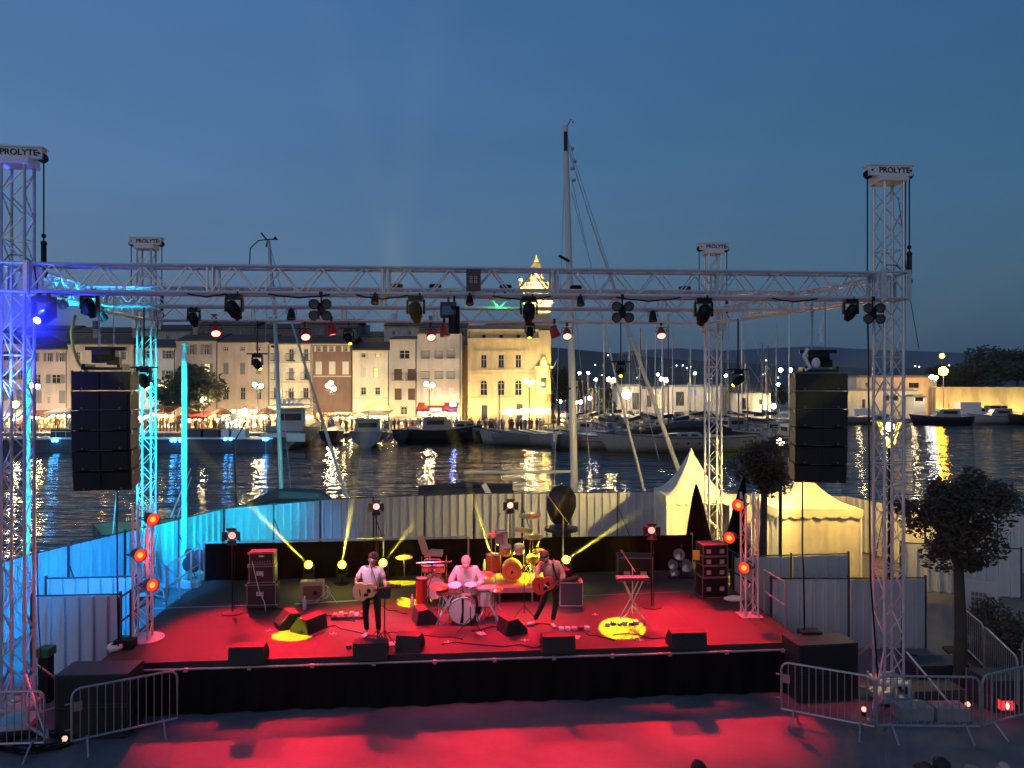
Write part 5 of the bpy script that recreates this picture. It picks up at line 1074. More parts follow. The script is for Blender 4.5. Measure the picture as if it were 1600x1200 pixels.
# tower positions
FLt = Vector((X(28, 14.15), 14.15, 0)); FRt = Vector((X(1388, 15.35), 15.35, 0)); RLt = Vector((X(229, 22.9), 22.9, 0)); RRt = Vector((X(1114, 23.8), 23.8, 0))
TZ = 8.27; TH_ = .50
GLYPH = mat('black_lettering', (.01, .01, .01), .6); CAPM = mat('tower_head_grey', (.72, .71, .69), .5, 0, var=.1)
def tower(P_, label, ang, h=10.35, w=.39, z0=0):
    P_ = Vector((P_.x, P_.y, z0)); M = Matrix.Translation(P_) @ Matrix.Rotation(ang, 4, 'Z')
    t = thing('lighting_tower', label, 'truss tower', M=M); n = round((h - .6) / .42); s = (h - .6) / n; q = w / 2
    for x in (-q, q):
        for y in (-q, q): obj('chord', MB().tube((x, y, .3), (x, y, h), .030, 8), ALU, t)
    for i in range(n):
        z = .5 + i * s; up = i % 2 == 0
        for y in (-q, q): obj('brace', brace_mesh((-q, 0, 0), (q, 0, s), .013) if up else brace_mesh((q, 0, 0), (-q, 0, s), .013), None, t, loc=(0, y, z))
        for x in (-q, q): obj('brace', brace_mesh((0, -q, 0), (0, q, s), .013) if up else brace_mesh((0, q, 0), (0, -q, s), .013), None, t, loc=(x, 0, z))
        if i % 5 == 0:
            b = MB(); [b.tube((-q, y, z), (q, y, z), .012, 5, cap=False) for y in (-q, q)]; [b.tube((x, -q, z), (x, q, z), .012, 5, cap=False) for x in (-q, q)]; obj('cross_frame', b, ALU, t)
    b = MB(); b.box(0, 0, h + .06, .56, .5, .14); b.box(0, 0, h + .22, .90, .22, .20); b.box(0, 0, h + .33, .94, .26, .03); hd = obj('tower_head', b, CAPM, t)
    for s_ in (-1, 1): obj('pulley', MB().lathe([(.09, -.04), (.07, 0), (.09, .04)], 14, (s_ * .42, 0, h + .16), Matrix.Rotation(R(90), 3, 'X')), BLACKM, hd)
    text('PROLYTE', .155, GLYPH, hd, (.06, -.115, h + .22), bold=.003)
    text('▲', .10, GLYPH, hd, (-.40, -.115, h + .22)) if False else None
    for x in (-.40, .40): b = MB(); b.lathe([(.022, 0), (.022, .01)], 8, (x, -.115, h + .22), Matrix.Rotation(R(90), 3, 'X')); obj('bolt', b, BLACKM, hd)
    # chain fall
    for s_ in (-1, 1): b = MB(); b.tube((s_ * .44, 0, TZ + .3), (s_ * .44, 0, h + .16), .014, 5); obj('chain', b, BLACKM, t)
    b = MB(); b.tube((.44, 0, TZ + .25), (.44, 0, TZ + .62), .05, 8); b.ball((.44, 0, TZ + .66), .06, 8, 5); b.ball((.44, 0, TZ + .8), .045, 8, 5); b.path([(.44, 0, TZ + .22), (.5, 0, TZ + .12), (.46, 0, TZ + .04)], .02, 5); obj('hook', b, BLACKM, t)
    # sleeve block that rides on the mast
    b = MB()
    for a in range(4):
        Mr = Matrix.Rotation(R(90 * a), 3, 'Z')
        for x in (-.25, .25):
            c = Mr @ Vector((x, -.29, 0)); b.box(c.x, c.y, TZ, .07, .03, TH_ + .1, Mr)
        for z in (-.26, .26): c = Mr @ Vector((0, -.285, 0)); b.tube(Mr @ Vector((-.29, -.285, 0)) + Vector((0, 0, TZ + z)), Mr @ Vector((.29, -.285, 0)) + Vector((0, 0, TZ + z)), .024, 6)
    obj('sleeve_block', b, ALU, t)
    b = MB(); b.path([(-.2, -.1, TZ + .3), (-.1, -.1, TZ + .42), (.1, -.1, TZ + .42), (.28, -.05, TZ + .3), (.33, 0, TZ - .1), (.3, 0, TZ - .6)], .012, 5); obj('cable', b, BLACK, t)
    # base with outriggers
    b = MB(); b.box(0, 0, .12, .62, .62, .10); b.box(0, 0, .42, .60, .60, .04)
    for x in (-.27, .27):
        for y in (-.27, .27): b.tube((x, y, .06), (x, y, .5), .03, 6)
    obj('base_frame', b, ALU, t)
    for a in (45, 135, 225, 315):
        c, s_ = math.cos(R(a)), math.sin(R(a)); b = MB(); b.tube((c * .35, s_ * .35, .14), (c * 1.25, s_ * 1.25, .14), .03, 6); b.tube((c * 1.15, s_ * 1.15, .16), (c * .33, s_ * .33, 1.05), .024, 6); b.tube((c * 1.2, s_ * 1.2, .0), (c * 1.2, s_ * 1.2, .3), .02, 6); b.lathe([(.09, 0), (.09, .02)], 10, (c * 1.2, s_ * 1.2, 0)); obj('outrigger', b, STEEL, t)
    b = MB(); b.ball((0, -.1, .56), .1, 10, 6, (1.2, 1, .6)); obj('chain_bag', b, STEEL, t)
    return t
tower(FLt, 'front left lighting tower, lit violet and cyan', R(9)); tower(FRt, 'front right lighting tower with pink lit legs', R(5)); tower(RLt, 'rear left lighting tower glowing cyan', R(5)); tower(RRt, 'rear right lighting tower beside the tents', R(5))
up = lambda p, z=TZ: Vector((p.x, p.y, z))
dF = (FRt - FLt).normalized(); 
truss(up(FLt) + dF * .3, up(FRt) - dF * .3, .40, TH_, 'front lighting truss spanning the whole stage', .40, .031, .0155)
RZ = 8.43; dR = (RRt - RLt).normalized()
truss(up(RLt, RZ) + dR * .3, up(RRt, RZ) - dR * .3, .40, .40, 'rear lighting truss at the back of the stage roof frame', .42)
for (a, c, lab) in ((FLt, RLt, 'left side truss lit blue and cyan'), (FRt, RRt, 'right side truss running back from the right tower')):
    d = (c - a).normalized(); truss(up(a) + d * .3, up(c, RZ) - d * .3, .40, .42, lab, .42)
ML = FLt.lerp(RLt, .36); MR = FRt.lerp(RRt, .36); dM = (MR - ML).normalized()
truss(up(ML, 8.3) + dM * .25, up(MR, 8.3) - dM * .25, .36, .42, 'middle lighting truss between front and rear', .42)
def fpt(px, dz=0, line='F'):
    """point on a truss centre line at a photo column"""
    a, c = {'F': (FLt, FRt), 'M': (ML, MR), 'R': (RLt, RRt), 'L': (FLt, RLt), 'RS': (FRt, RRt)}[line]; k = (px - 800) / F
    s = (k * a.y - a.x) / ((c.x - a.x) - k * (c.y - a.y)); p = a.lerp(c, s); zb = {'F': TZ - TH_ / 2, 'M': 8.08, 'R': RZ - .2, 'L': TZ - .2, 'RS': TZ - .2}[line]; p.z = zb + dz; return p
# slack cables over the trusses
def cable(pts, label, r=.012, m=None, cat='cable', name='hanging_cable'):
    b = MB(); b.path(pts, r, 5); return tag(obj(name, b, m or BLACK, None, True), label, cat)
for i, (a, c, dy) in enumerate(((300, 360, .05), (425, 520, .05), (560, 640, .06), (770, 860, .05), (960, 1060, .06), (1200, 1270, .05))):
    P_ = [fpt(a + (c - a) * k / 6, -.02 - dy * math.sin(math.pi * k / 6) * (1 + .3 * (k % 2)), 'F') + Vector((0, -.22, 0)) for k in range(7)]
    cable(P_, 'black cable tied along the front truss, %s' % ['left of the first moving head', 'by the left four-lamp blinder', 'left of the second moving head', 'around the green laser', 'right of the middle blinder', 'near the right loudspeaker hoist'][i], .016)
for i, px in enumerate((620, 680, 790, 900, 1070)):
    p = fpt(px, .45, 'M'); b = MB(); [b.lathe([(.12, 0), (.15, .02), (.12, .04)], 14, p + Vector((0, 0, .03 + k * .02)), cap=False) for k in range(3)]; tag(obj('cable_coil', b, BLACK), 'coiled cable lying on the middle truss, %s' % ['leftmost coil', 'coil above the red lamp pair', 'coil below the green laser', 'coil right of the tall mast', 'rightmost coil'][i], 'cable coil')

# ---------------------------------------------------------------- fixtures
def axis_M(d):
    q = Vector(d).normalized().to_track_quat('-Z', 'Y'); return q.to_matrix()
LENSOFF = mat('grey_lens', (.18, .18, .2), .15, .3)
def par(P_, aim, label, em, hang=.35, power=0, col=(1, 0, 0), deg=30, size=1.0, up_=True, floorstand=False, group=None, visible=None):
    """par can under a truss bar: clamp, yoke, can, lens"""
    P_ = Vector(P_); aim = Vector(aim); t = thing('par_light', label, 'stage light', P_, 0, group); c = Vector((0, 0, -hang * size)); d = (aim - (P_ + c)).normalized(); M = axis_M(d); s = size
    b = MB(); 
    if up_: b.box(0, 0, -.02 * s, .06 * s, .08 * s, .12 * s); b.tube((0, 0, -.05 * s), c + Vector((0, 0, .16 * s)), .012 * s, 5)
    yx = Vector((d.y, -d.x, 0)); yx = yx.normalized() if yx.length > .05 else Vector((1, 0, 0))
    b.path([c - yx * .14 * s, c - yx * .14 * s + Vector((0, 0, .15 * s)), c + yx * .14 * s + Vector((0, 0, .15 * s)), c + yx * .14 * s], .012 * s, 5); obj('yoke', b, BLACKM, t)
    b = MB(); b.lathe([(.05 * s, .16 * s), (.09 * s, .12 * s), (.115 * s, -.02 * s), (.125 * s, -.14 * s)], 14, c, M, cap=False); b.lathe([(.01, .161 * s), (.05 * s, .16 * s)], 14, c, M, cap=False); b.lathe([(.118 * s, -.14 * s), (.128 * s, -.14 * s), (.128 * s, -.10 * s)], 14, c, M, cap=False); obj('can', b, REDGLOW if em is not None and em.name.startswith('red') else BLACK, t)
    b = MB(); b.lathe([(.0, -.118 * s), (.06 * s, -.122 * s), (.113 * s, -.115 * s)], 14, c, M, cap=False); obj('lens', b, em or LENSOFF, t)
    if power: spot(P_ + c + d * .15 * s, aim, power, col, deg, .45, .38)
    return t
REDCAN = mat('black_can', (.03, .012, .012), .45); REDGLOW = emat('red_can_glow', (1, .0, .01), .05, (.05, .005, .005))  # faint red emission on the can bodies stands in for lamp light on them
RED_E = emat('red_lamp_lens', (1, .32, .25), 3.2); REDHOT = emat('red_hot_lens', (1, .30, .12), 7); YEL_E = emat('yellow_lamp_lens', (1, .85, .05), 5); YHOT = emat('yellow_hot_lens', (1, .72, .01), 9)
BLUE_E = emat('blue_lamp_lens', (.35, .45, 1), 14); WARM_E = emat('pinkish_lens', (1, .42, .34), 1.3)
def moving_head(P_, aim, label, em=None, size=1.0, power=0, col=(1, 1, 1), deg=14, drop=0, blend=.15, up=False, group=None, rad=.04):
    P_ = Vector(P_); aim = Vector(aim); t = thing('moving_head_light', label, 'stage light', P_, 0, group); s = size; sg = 1 if up else -1
    b = MB()
    if drop: b.tube((0, 0, 0), (0, 0, -drop), .018, 6); b.box(0, 0, -drop - .01, .62, .05, .04); obj('drop_pipe', b, BLACKM, t)
    z0 = -drop * (0 if up else 1)
    b = MB(); b.box(0, 0, z0 + sg * .10 * s, .34 * s, .26 * s, .12 * s); [b.box(x * s, 0, z0 + sg * .02 * s, .04 * s, .07 * s, .10 * s) for x in (-.09, .09)]; obj('base', b, BLACK, t)
    c = Vector((0, 0, z0 + sg * .42 * s)); d = (aim - (P_ + c)).normalized(); M = axis_M(d)
    for x in (-.19, .19): obj('yoke_arm', MB().box(x * s, 0, z0 + sg * .29 * s, .05 * s, .13 * s, .32 * s, top=.8), BLACK, t)
    b = MB(); b.lathe([(.06 * s, .25 * s), (.13 * s, .20 * s), (.155 * s, .02 * s), (.14 * s, -.12 * s), (.10 * s, -.17 * s), (.085 * s, -.24 * s)], 14, c, M); obj('head', b, BLACK, t, True)
    b = MB(); b.lathe([(0.001, -.252 * s), (.07 * s, -.246 * s)], 14, c, M, cap=False); obj('lens', b, em or LENSOFF, t)
    if power: spot(P_ + c + d * .27 * s, aim, power, col, deg, blend, rad)
    return t
def blinder(P_, label, lit=False):
    t = thing('blinder_light', label, 'stage light', P_); t.scale = (.82, .82, .82); b = MB(); b.box(0, .03, -.36, .16, .14, .3); b.tube((0, 0, 0), (0, 0, -.25), .02, 6); b.box(0, 0, -.02, .07, .1, .12); obj('housing', b, BLACK, t)
    for x in (-.14, .14):
        for z in (-.24, -.50):
            M = axis_M((x * .5, -1, -.25)); b = MB(); b.lathe([(.05, .10), (.105, .04), (.12, -.06)], 14, (x, -.06, z), M, cap=False); q = obj('reflector', b, BLACK, t); b = MB(); b.lathe([(0.001, -.02), (.10, -.03)], 14, (x, -.06, z), M, cap=False); obj('lens', b, mat('dim_lens', (.16, .15, .14), .25, .4), q)
    return t
fo = Vector((0, -.2, 0))
moving_head(fpt(372) + fo, (-2, 17, 1), 'unlit moving head on the front truss, third from the left end', size=.78)
moving_head(fpt(652) + fo, (-1, 17, 1), 'unlit moving head on the front truss left of the two red lamps', size=.82)
moving_head(fpt(826) + fo, (0, 18, 1), 'unlit moving head on the front truss below the belfry', size=.80)
moving_head(fpt(1095) + fo, (2, 18, 1), 'unlit moving head on the front truss before the rear right tower', size=.85)
moving_head(fpt(1322) + fo, (4, 18, 1), 'unlit moving head on the front truss nearest the right tower', size=.7)
moving_head(fpt(303, 0, 'M'), (-5, 18, 1), 'unlit moving head on the middle truss left of the leftmost red lamp', size=.7)
blinder(fpt(506) + fo, 'four-lamp blinder on the front truss left of centre'); blinder(fpt(970) + fo, 'four-lamp blinder on the front truss right of the tall mast'); blinder(fpt(1356) + fo, 'four-lamp blinder beside the right tower')
BLU = moving_head(fpt(74, -.05) + fo + Vector((0, .1, 0)), fpt(74) + Vector((.1, -6, -3.0)), 'glaring blue moving head next to the front left tower', BLUE_E, .95)
moving_head(fpt(117) + Vector((0, .5, .1)), (-8, 20, 1), 'dark moving head right of the glaring blue one', size=.8)
# red cans: they light the deck
RC = (1.0, .012, .03)
reds = [(337, 'R', 0, (-5.7, 16.2, 1), 13000, 22, 'leftmost red can lamp, hanging alone'), (477, 'R', -.1, (-3.3, 15.9, 1), 12000, 25, 'red can lamp, left of the pair near the left blinder'), (518, 'M', -.25, (-2.6, 17.4, 1), 9000, 28, 'red can lamp, right of the pair near the left blinder'),
        (673, 'R', -.1, (-.4, 16.1, 1), 12000, 25, 'red can lamp, left of the middle pair'), (694, 'M', -.27, (-.3, 17.6, 1), 9000, 28, 'red can lamp, right of the middle pair'), (866, 'M', -.28, (3.4, 18.7, 1), 9000, 20, 'red can lamp left of the big mast'), (886, 'R', -.05, (1.7, 16.4, 1), 9000, 24, 'red can lamp overlapping the big mast'), (1033, 'R', -.02, (4.2, 16.9, 1), 15000, 22, 'rightmost red can lamp, hanging alone')]
for px, ln, dz, aim, P_, dg, lab in reds:
    p = fpt(px, dz + .02, ln); par(p, p + (Vector(aim) - p), lab, RED_E, .28, P_ * RED_K, RC, dg, 1.15 if ln == 'R' else .95)
# red wash: deck from dark cans, ground in front from added free-floating spots
for px, aim, P_, dg, lab in ((455, (-4.6, 16.0, 1), 6000, 30, 'small dark can on the middle truss, left third'), (1020, (3.3, 16.9, 1), 6000, 26, 'small dark can on the middle truss, right third')):
    p = fpt(px, 0, 'M'); par(p, aim, lab, None, .2, P_ * RED_K, RC, dg, .8)
for px, aim, lab in ((590, (-3.0, 10.9, 0), 'left'), (735, (-.6, 10.9, 0), 'middle'), (905, (1.9, 11.3, 0), 'right')):
    p = fpt(px) + Vector((0, -.25, 0)); par(p, aim, 'added small dark wash can hung under the front truss, %s of three' % lab, None, .18, 0, RC, 40, .6)
    spot(p + Vector((0, -.5, -.7)), aim, 1200 * RED_K, RC, 56, 1.0, .6)
# soft pinkish key on the musicians and the truss itself (one flood; other spots added without fixtures)
fl = fpt(702, -.05) + fo
t = thing('floodlight', 'grey square floodlight on the front truss beside the dark tube light', 'stage light', fl); b = MB(); b.box(0, 0, -.24, .30, .16, .26, Matrix.Rotation(R(-20), 3, 'X')); b.tube((0, 0, 0), (0, 0, -.12), .02, 6); obj('housing', b, DARK, t); b = MB(); b.box(0, -.085, -.26, .22, .02, .18, Matrix.Rotation(R(-20), 3, 'X')); obj('lens', b, LENSOFF, t)
spot(fl + Vector((0, .3, -.4)), (-1.2, 17.0, 1.5), 850 * KEY_K, (1, .06, .18), 56, .8, .5); spot(fpt(500, -.3) + fo, (-3.2, 16.6, 2.0), 2100 * KEY_K, (1, .55, .75), 17, .9, .4); spot(fpt(880, -.3) + fo, (.8, 17.2, 2.0), 1600 * KEY_K, (1, .38, .42), 17, .9, .4); spot(fpt(610, -.3) + fo, (-1.05, 17.7, 1.9), 1100 * KEY_K, (1, .42, .62), 15, .9, .4); spot(fpt(850, -.3) + fo, (-1.05, 17.7, 1.9), 1000 * KEY_K, (1, .42, .62), 15, .9, .4)
t = thing('profile_light', 'dark tubular profile spotlight pointing down beside the floodlight', 'stage light', fpt(711, -.2) + fo); b = MB(); b.lathe([(.10, 0), (.11, -.2), (.115, -.5), (.10, -.52)], 14, (0, 0, -.02)); b.tube((0, 0, 0), (0, 0, .2), .02, 6); obj('body', b, BLACK, t); obj('lens', MB().lathe([(.001, -.545), (.09, -.542)], 14, cap=False), LENSOFF, t)
# drop-pipe spots, yellow lenses
ydef = [(225, 'M', 606, (-3.95, 16.25, 1), 'drop-pipe spot with yellow lens above the left loudspeakers edge'), (402, 'R', 580, (-2.0, 19.2, 1), 'drop-pipe spot with yellow lens near the silver mast'), (545, 'R', 540, (-2.6, 18.0, 1), 'spot with yellow lens right of the red pair'), (828, 'R', 525, (.4, 19.5, 1.8), 'spot with yellow lens in front of the town hall'), (970, 'R', 592, (2.4, 17.0, 1), 'drop-pipe spot with yellow lens right of the big mast'), (1153, 'R', 606, (.2, 19.0, 1.4), 'drop-pipe spot with yellow lens right of the rear right tower')]
POOL = {0: (455, 993), 1: (622, 909), 2: (648, 940), 3: (815, 870), 4: (972, 980), 5: (800, 900)}
for i, (px, ln, py, aim, lab) in enumerate(ydef):
    p = fpt(px, 0, ln) if px < 1120 else Vector((X(px, 21.5), 21.5, 8.15)); dz = p.z - Z(py - 12, p.y); pp = POOL[i]; aim = G(pp[0], pp[1], 1.0) if i not in (3, 5) else W(pp[0], pp[1], 20.0)
    moving_head(p, aim, lab, YEL_E, .78, YPW[i], (1, .86, .0), YDG[i], max(0.0, dz - .3), .12, rad=.015)
# box on the front truss with the maker's marks, green laser
t = thing('truss_box', 'dark red-brown control box on the front truss with pale grid markings', 'control box', fpt(741, 0) + Vector((0, -.24, 0))); b = MB(); b.box(0, 0, .27, .27, .16, .40); obj('body', b, mat('brown_box', (.07, .03, .03), .5), t)
b = MB()
for (x, z) in ((-.045, .31), (-.045, .24), (.045, .31), (.045, .24)):
    for q in ((-.02, 0, .012, .05), (.02, 0, .012, .05), (0, .02, .04, .012), (0, -.02, .04, .012)): b.box(x + q[0], -.083, z + q[1], q[2], .004, q[3])
obj('marking', b, mat('pale_ink', (.6, .5, .5), .6), t)
t = thing('laser_projector', 'flat projector glowing with green dots on the middle truss', 'laser projector', fpt(781, .24, 'M') + Vector((0, -.3, 0))); b = MB(); b.box(0, 0, 0, .5, .22, .12); [b.box(x, 0, .08, .05, .1, .08) for x in (-.12, .12)]; obj('body', b, DARK, t)
for x, r_ in ((-.05, .028), (.02, .045), (.10, .03), (.05, .02)): obj('laser_lens', MB().ball((x, -.11, -.0), r_, 8, 5), emat('green_laser', (.08, 1, .25), 14), t)
glow(fpt(781, .1, 'M') + Vector((0, -.5, -.05)), 12, (.1, 1, .3), .05)
# side light columns with three red lamps each
RPL = emat('red_column_lens', (1, .03, .01), 1.7); RCORE = emat('red_column_core', (1, .22, .02), 2.6)
def column(px, py, pyt, label, lamps, ang, sgn):
    p = G(px, py, 1.0); h = Z(pyt, p.y) - 1.0; M = Matrix.Translation(p) @ Matrix.Rotation(ang, 4, 'Z'); t = thing('light_column', label, 'truss column', M=M); w = .29; q = w / 2; n = round(h / .3); s = h / n
    for x in (-q, q):
        for y in (-q, q): obj('chord', MB().tube((x, y, 0), (x, y, h), .024, 8), ALU, t)
    for i in range(n):
        up_ = i % 2 == 0
        for y in (-q, q): obj('brace', brace_mesh((-q, 0, 0), (q, 0, s), .009) if up_ else brace_mesh((q, 0, 0), (-q, 0, s), .009), None, t, loc=(0, y, i * s))
        for x in (-q, q): obj('brace', brace_mesh((0, -q, 0), (0, q, s), .009) if up_ else brace_mesh((0, q, 0), (0, -q, s), .009), None, t, loc=(x, 0, i * s))
    b = MB(); b.lathe([(.42, 0.002), (.42, .02), (.40, .025)], 24) if sgn > 0 else b.box(0, 0, .01, .5, .5, .02); obj('base_plate', b, STEEL, t)
    for i, (lx, ly) in enumerate(lamps):
        Yl = p.y - .25; c = W(lx, ly, Yl); aim = Vector((0, 12.0, 1.0)) if True else 0; d = (Vector((-p.x * .2, 9, 2.5)) - c).normalized(); M3 = axis_M(d)
        f = thing('par_light', '%s red lamp on the %s light column' % (['top', 'middle', 'bottom'][i], 'left' if sgn > 0 else 'right'), 'stage light', c)
        b = MB(); b.lathe([(.05, .24), (.10, .18), (.125, 0), (.135, -.06)], 16, (0, 0, 0), M3, cap=False); b.lathe([(.001, .241), (.06, .24)], 12, (0, 0, 0), M3, cap=False); obj('can', b, REDCAN, f)
        b = MB(); b.lathe([(.06, -.028), (.125, -.015)], 18, (0, 0, 0), M3, cap=False); obj('lens', b, RPL, f); b = MB(); b.lathe([(.001, -.034), (.06, -.03)], 18, (0, 0, 0), M3, cap=False); obj('lens_core', b, RCORE, f)
        b = MB(); b.path([M3 @ Vector((-.17, 0, 0)), M3 @ Vector((-.17, 0, .22)), M3 @ Vector((.17, 0, .22)), M3 @ Vector((.17, 0, 0))], .012, 5); b.tube(M3 @ Vector((0, 0, .22)), Vector((0, .12, 0)) + M3 @ Vector((0, 0, .3)), .02, 5); obj('yoke', b, BLACKM, f)
        glow(c + d * .22, 22, (1, .04, .03), .08)
    return t
spot((3.5, 15.4, 7.7), FRt + Vector((-.1, -.1, 2.2)), 1100 * RED_K, RC, 13, .9, .1); spot((-4.6, 14.8, 7.6), FLt + Vector((.1, 0, 1.6)), 1500 * RED_K, RC, 18, .9, .1); spot((3.9, 15.0, 7.7), (6.2, 15.6, .7), 1100 * RED_K, RC, 22, .9, .1)  # free red spots added to tint tower legs and subwoofer, no fixtures
column(223, 998, 788, 'short truss column with round base plate and three red lamps on the left stage edge', [(238, 811), (218, 867), (237, 914)], R(6), 1)
column(1171, 962, 770, 'short truss column with three red lamps on the right stage edge', [(1154, 789), (1140, 840), (1163, 887)], R(5), -1)
# blue/cyan wash on the left: lamps on the left side truss
CY = (.0, .50, 1.0)
def wash(p, aim, lab, P_, col, dg): par(p, aim, lab, emat('cyan_lens', (.1, .8, 1), 6), .22, P_, col, dg, .8)
wash(fpt(60, 0, 'L') + Vector((.5, .8, 0)), (-12.0, 20.0, 1.0), 'cyan wash lamp on the left side truss, nearest the front', 4200 * CY_K, (0, .31, 1), 62)
wash(fpt(120, 0, 'L') + Vector((.4, .3, 0)), (-9.6, 27.0, .6), 'cyan wash lamp on the left side truss, middle', 1900 * CY_K, (0, .36, 1), 36)
wash(fpt(100, 0, 'L') + Vector((.3, -.6, .1)), RLt + Vector((0, 0, 6)), 'cyan wash lamp aimed at the rear left tower', 2600 * CY_K, (0, .75, 1), 34)
wash(fpt(95, 0, 'L') + Vector((-.2, 0, .05)), (-13.6, 17.2, 4), 'cyan wash lamp aimed at the near cyan pole', 500 * CY_K, (0, .5, 1), 50)
spot(FLt + Vector((.4, -1.9, 8.9)), FLt + Vector((0, 0, 6.6)), 110 * CY_K, (.10, .06, 1), 46, .7, .1); spot(fpt(74, -.3) + Vector((0, -.2, 0)), FLt + Vector((0, 0, 2.0)), 800 * CY_K, (.06, .10, 1), 34, .6, .1)
spot((-8.6, 16.2, 5.0), fpt(110, .1, 'L'), 700 * CY_K, (0, .55, 1), 60, .5, .1); spot((-9.6, 13.6, 5.6), fpt(50, .1, 'L'), 900 * CY_K, (.05, .12, 1), 60, .5, .1)  # free spots added below the side truss to colour it cyan and blue
# white-painted poles that catch the cyan light
PM = mat('pole_white_paint', (.65, .65, .65), .4)
for px, pyt, Y, lab in ((43, 527, 22.0, 'tall thin pole glowing cyan seen through the front left tower'), (288, 540, 24.4, 'tall pole glowing cyan left of the stage, with a small round cap')):
    p = W(px, pyt, Y); t = thing('pole', lab, 'pole', (p.x, p.y, 0)); obj('shaft', MB().tube((0, 0, 0), (0, 0, p.z), .085 if px > 100 else .075, 12), PM, t); obj('cap', MB().lathe([(.15, p.z), (.15, p.z + .05), (.02, p.z + .08)], 12), PM, t)
spot((-8.2, 18.4, 7.2), W(288, 700, 24.4), 2600 * CY_K, (0, .72, 1), 48, .4, .05); spot((-9.2, 16.6, 5.5), W(43, 720, 22.0), 2600 * CY_K, (0, .8, 1), 48, .4, .05)
# ================================================================ PA
CAB = mat('black_cabinet', (.005, .005, .006), .6, var=.2, scale=12, bump=.1, bscale=90); GRILLE = mat('speaker_grille', (.006, .006, .007), .65)
def line_array(px0, px1, pyt, pyb, Y, ang, label, n=6):
    cx = X((px0 + px1) / 2, Y); w = (px1 - px0) / F * Y; zt, zb = Z(pyt, Y), Z(pyb, Y); t = thing('line_array', label, 'loudspeaker', (cx, Y, zt), ang)
    hh = (zt - zb) / n; z = 0; y = 0; tilt = 0
    for i in range(n):
        tilt = [0, 0, 1, 3, 6, 9][i] if n == 6 else 0; M = Matrix.Rotation(R(tilt), 3, 'X'); c = M @ Vector((0, 0, -hh / 2)); c = Vector((0, y, z)) + c
        b = MB(); b.box(c.x, c.y, c.z, w, .62, hh - .022, M); q = obj('speaker_cabinet', b, CAB, t)
        b = MB(); 
        for s in (-1, 1): g = M @ Vector((s * w * .24, -.322, 0)); b.box(c.x + g.x, c.y + g.y, c.z + g.z, w * .42, .02, hh - .06, M)
        obj('grille', b, GRILLE, q)
        b = MB(); g = M @ Vector((0, -.315, -hh / 2 + .012)); b.box(c.x, c.y + g.y, c.z + g.z, w * (.7 if i in (0, 1) else .4), .012, .010, M)
        obj('front_edge', b, mat('rigging_steel', (.16, .16, .17), .4, .6), q)
        for s in (-1, 1): g = M @ Vector((s * w * .32, -.335, -hh / 2 + .05)); obj('bolt', MB().lathe([(.001, 0), (.018, 0)], 8, c + g, Matrix.Rotation(R(90), 3, 'X'), cap=False), MATS['rigging_steel'], q)
        for s in (-1, 1):
            for k in (-.25, .25): g = M @ Vector((s * (w / 2 + .008), k, hh * .42)); obj('rigging_plate', MB().box(c.x + g.x, c.y + g.y, c.z + g.z, .02, .07, .09, M), MATS['rigging_steel'], q)
        e = M @ Vector((0, 0, -hh)); y += e.y; z += e.z
    b = MB(); b.box(0, .0, .05, w * .7, .5, .05); [b.box(x * w, 0, .10, .06, .62, .07) for x in (-.3, .3)]; obj('bumper_frame', b, BLACKM, t)
    b = MB(); b.lathe([(.14, -.20), (.16, -.12), (.16, .12), (.14, .20)], 12, (0, 0, .32), Matrix.Rotation(R(90), 3, 'Y')); b.box(-.14, 0, .31, .16, .26, .30); b.box(.15, .0, .20, .22, .2, .16); b.box(.0, 0, .44, .72, .10, .07); obj('chain_hoist', b, BLACK, t)
    b = MB(); top = TZ - .2 - zt; b.tube((-.12, 0, .44), (-.12, 0, top), .02, 5); b.tube((.14, 0, .44), (.14, 0, top), .012, 5)
    for k in range(4): b.ball((-.12, 0, top - .12 - k * .07), .04, 6, 4)
    obj('chain', b, STEEL, t); return t
YL_, YR_ = 14.95, 15.75
A1 = line_array(124, 207, 580, 762, YL_, R(12), 'left hanging stack of black loudspeakers'); A2 = line_array(1240, 1316, 583, 750, YR_, R(-9), 'right hanging stack of black loudspeakers')
# white tape/ropes on right hoist
p = W(1275, 575, YR_ - .3); b = MB(); b.path([W(1262, 545, YR_ - .3), W(1256, 556, YR_ - .35), W(1266, 575, YR_ - .35), W(1258, 578, YR_ - .35)], .035, 6); b.path([W(1288, 492, YR_ - .2), W(1282, 515, YR_ - .3), W(1284, 535, YR_ - .3)], .02, 5, [.01, .035, .03]); b.ball(W(1275, 567, YR_ - .32), .09, 8, 5, (1, .5, 1.2)); tag(obj('safety_sling', b, WHITEP), 'white slings wrapped around the right chain hoist', 'sling')
cable([W(118, 492, YL_), W(111, 520, YL_), W(115, 548, YL_), W(124, 570, YL_), W(136, 582, YL_)], 'thick yellow cable curving down to the left hanging loudspeakers', .03, mat('yellow_cable', (.62, .55, .02), .4))
cable([W(1356, 500, 15.2), W(1357, 560, 15.2), W(1358, 700, 15.2), W(1360, 900, 15.2), W(1372, 1060, 15.2)], 'black cable hanging down left of the right tower', .018)
cable([W(1415, 270, 15.3), W(1413, 560, 15.3), W(1411, 900, 15.3), W(1408, 1040, 15.3)], 'black cable hanging down right of the right tower', .016)
cable([W(1404, 308, 15.4), W(1412, 380, 15.4), W(1421, 460, 15.4), W(1436, 545, 15.4)], 'thin slack guy rope leaning away from the right tower', .008)
cable([W(1254, 752, 15.6), W(1254, 860, 15.7), W(1256, 900, 15.8), W(1257, 985, 15.9)], 'black cable falling from the right hanging loudspeakers to the deck', .017)
cable([W(183, 763, 14.9), W(183, 880, 15.1), W(185, 1010, 15.3)], 'black cable falling from the left hanging loudspeakers to the deck', .016)
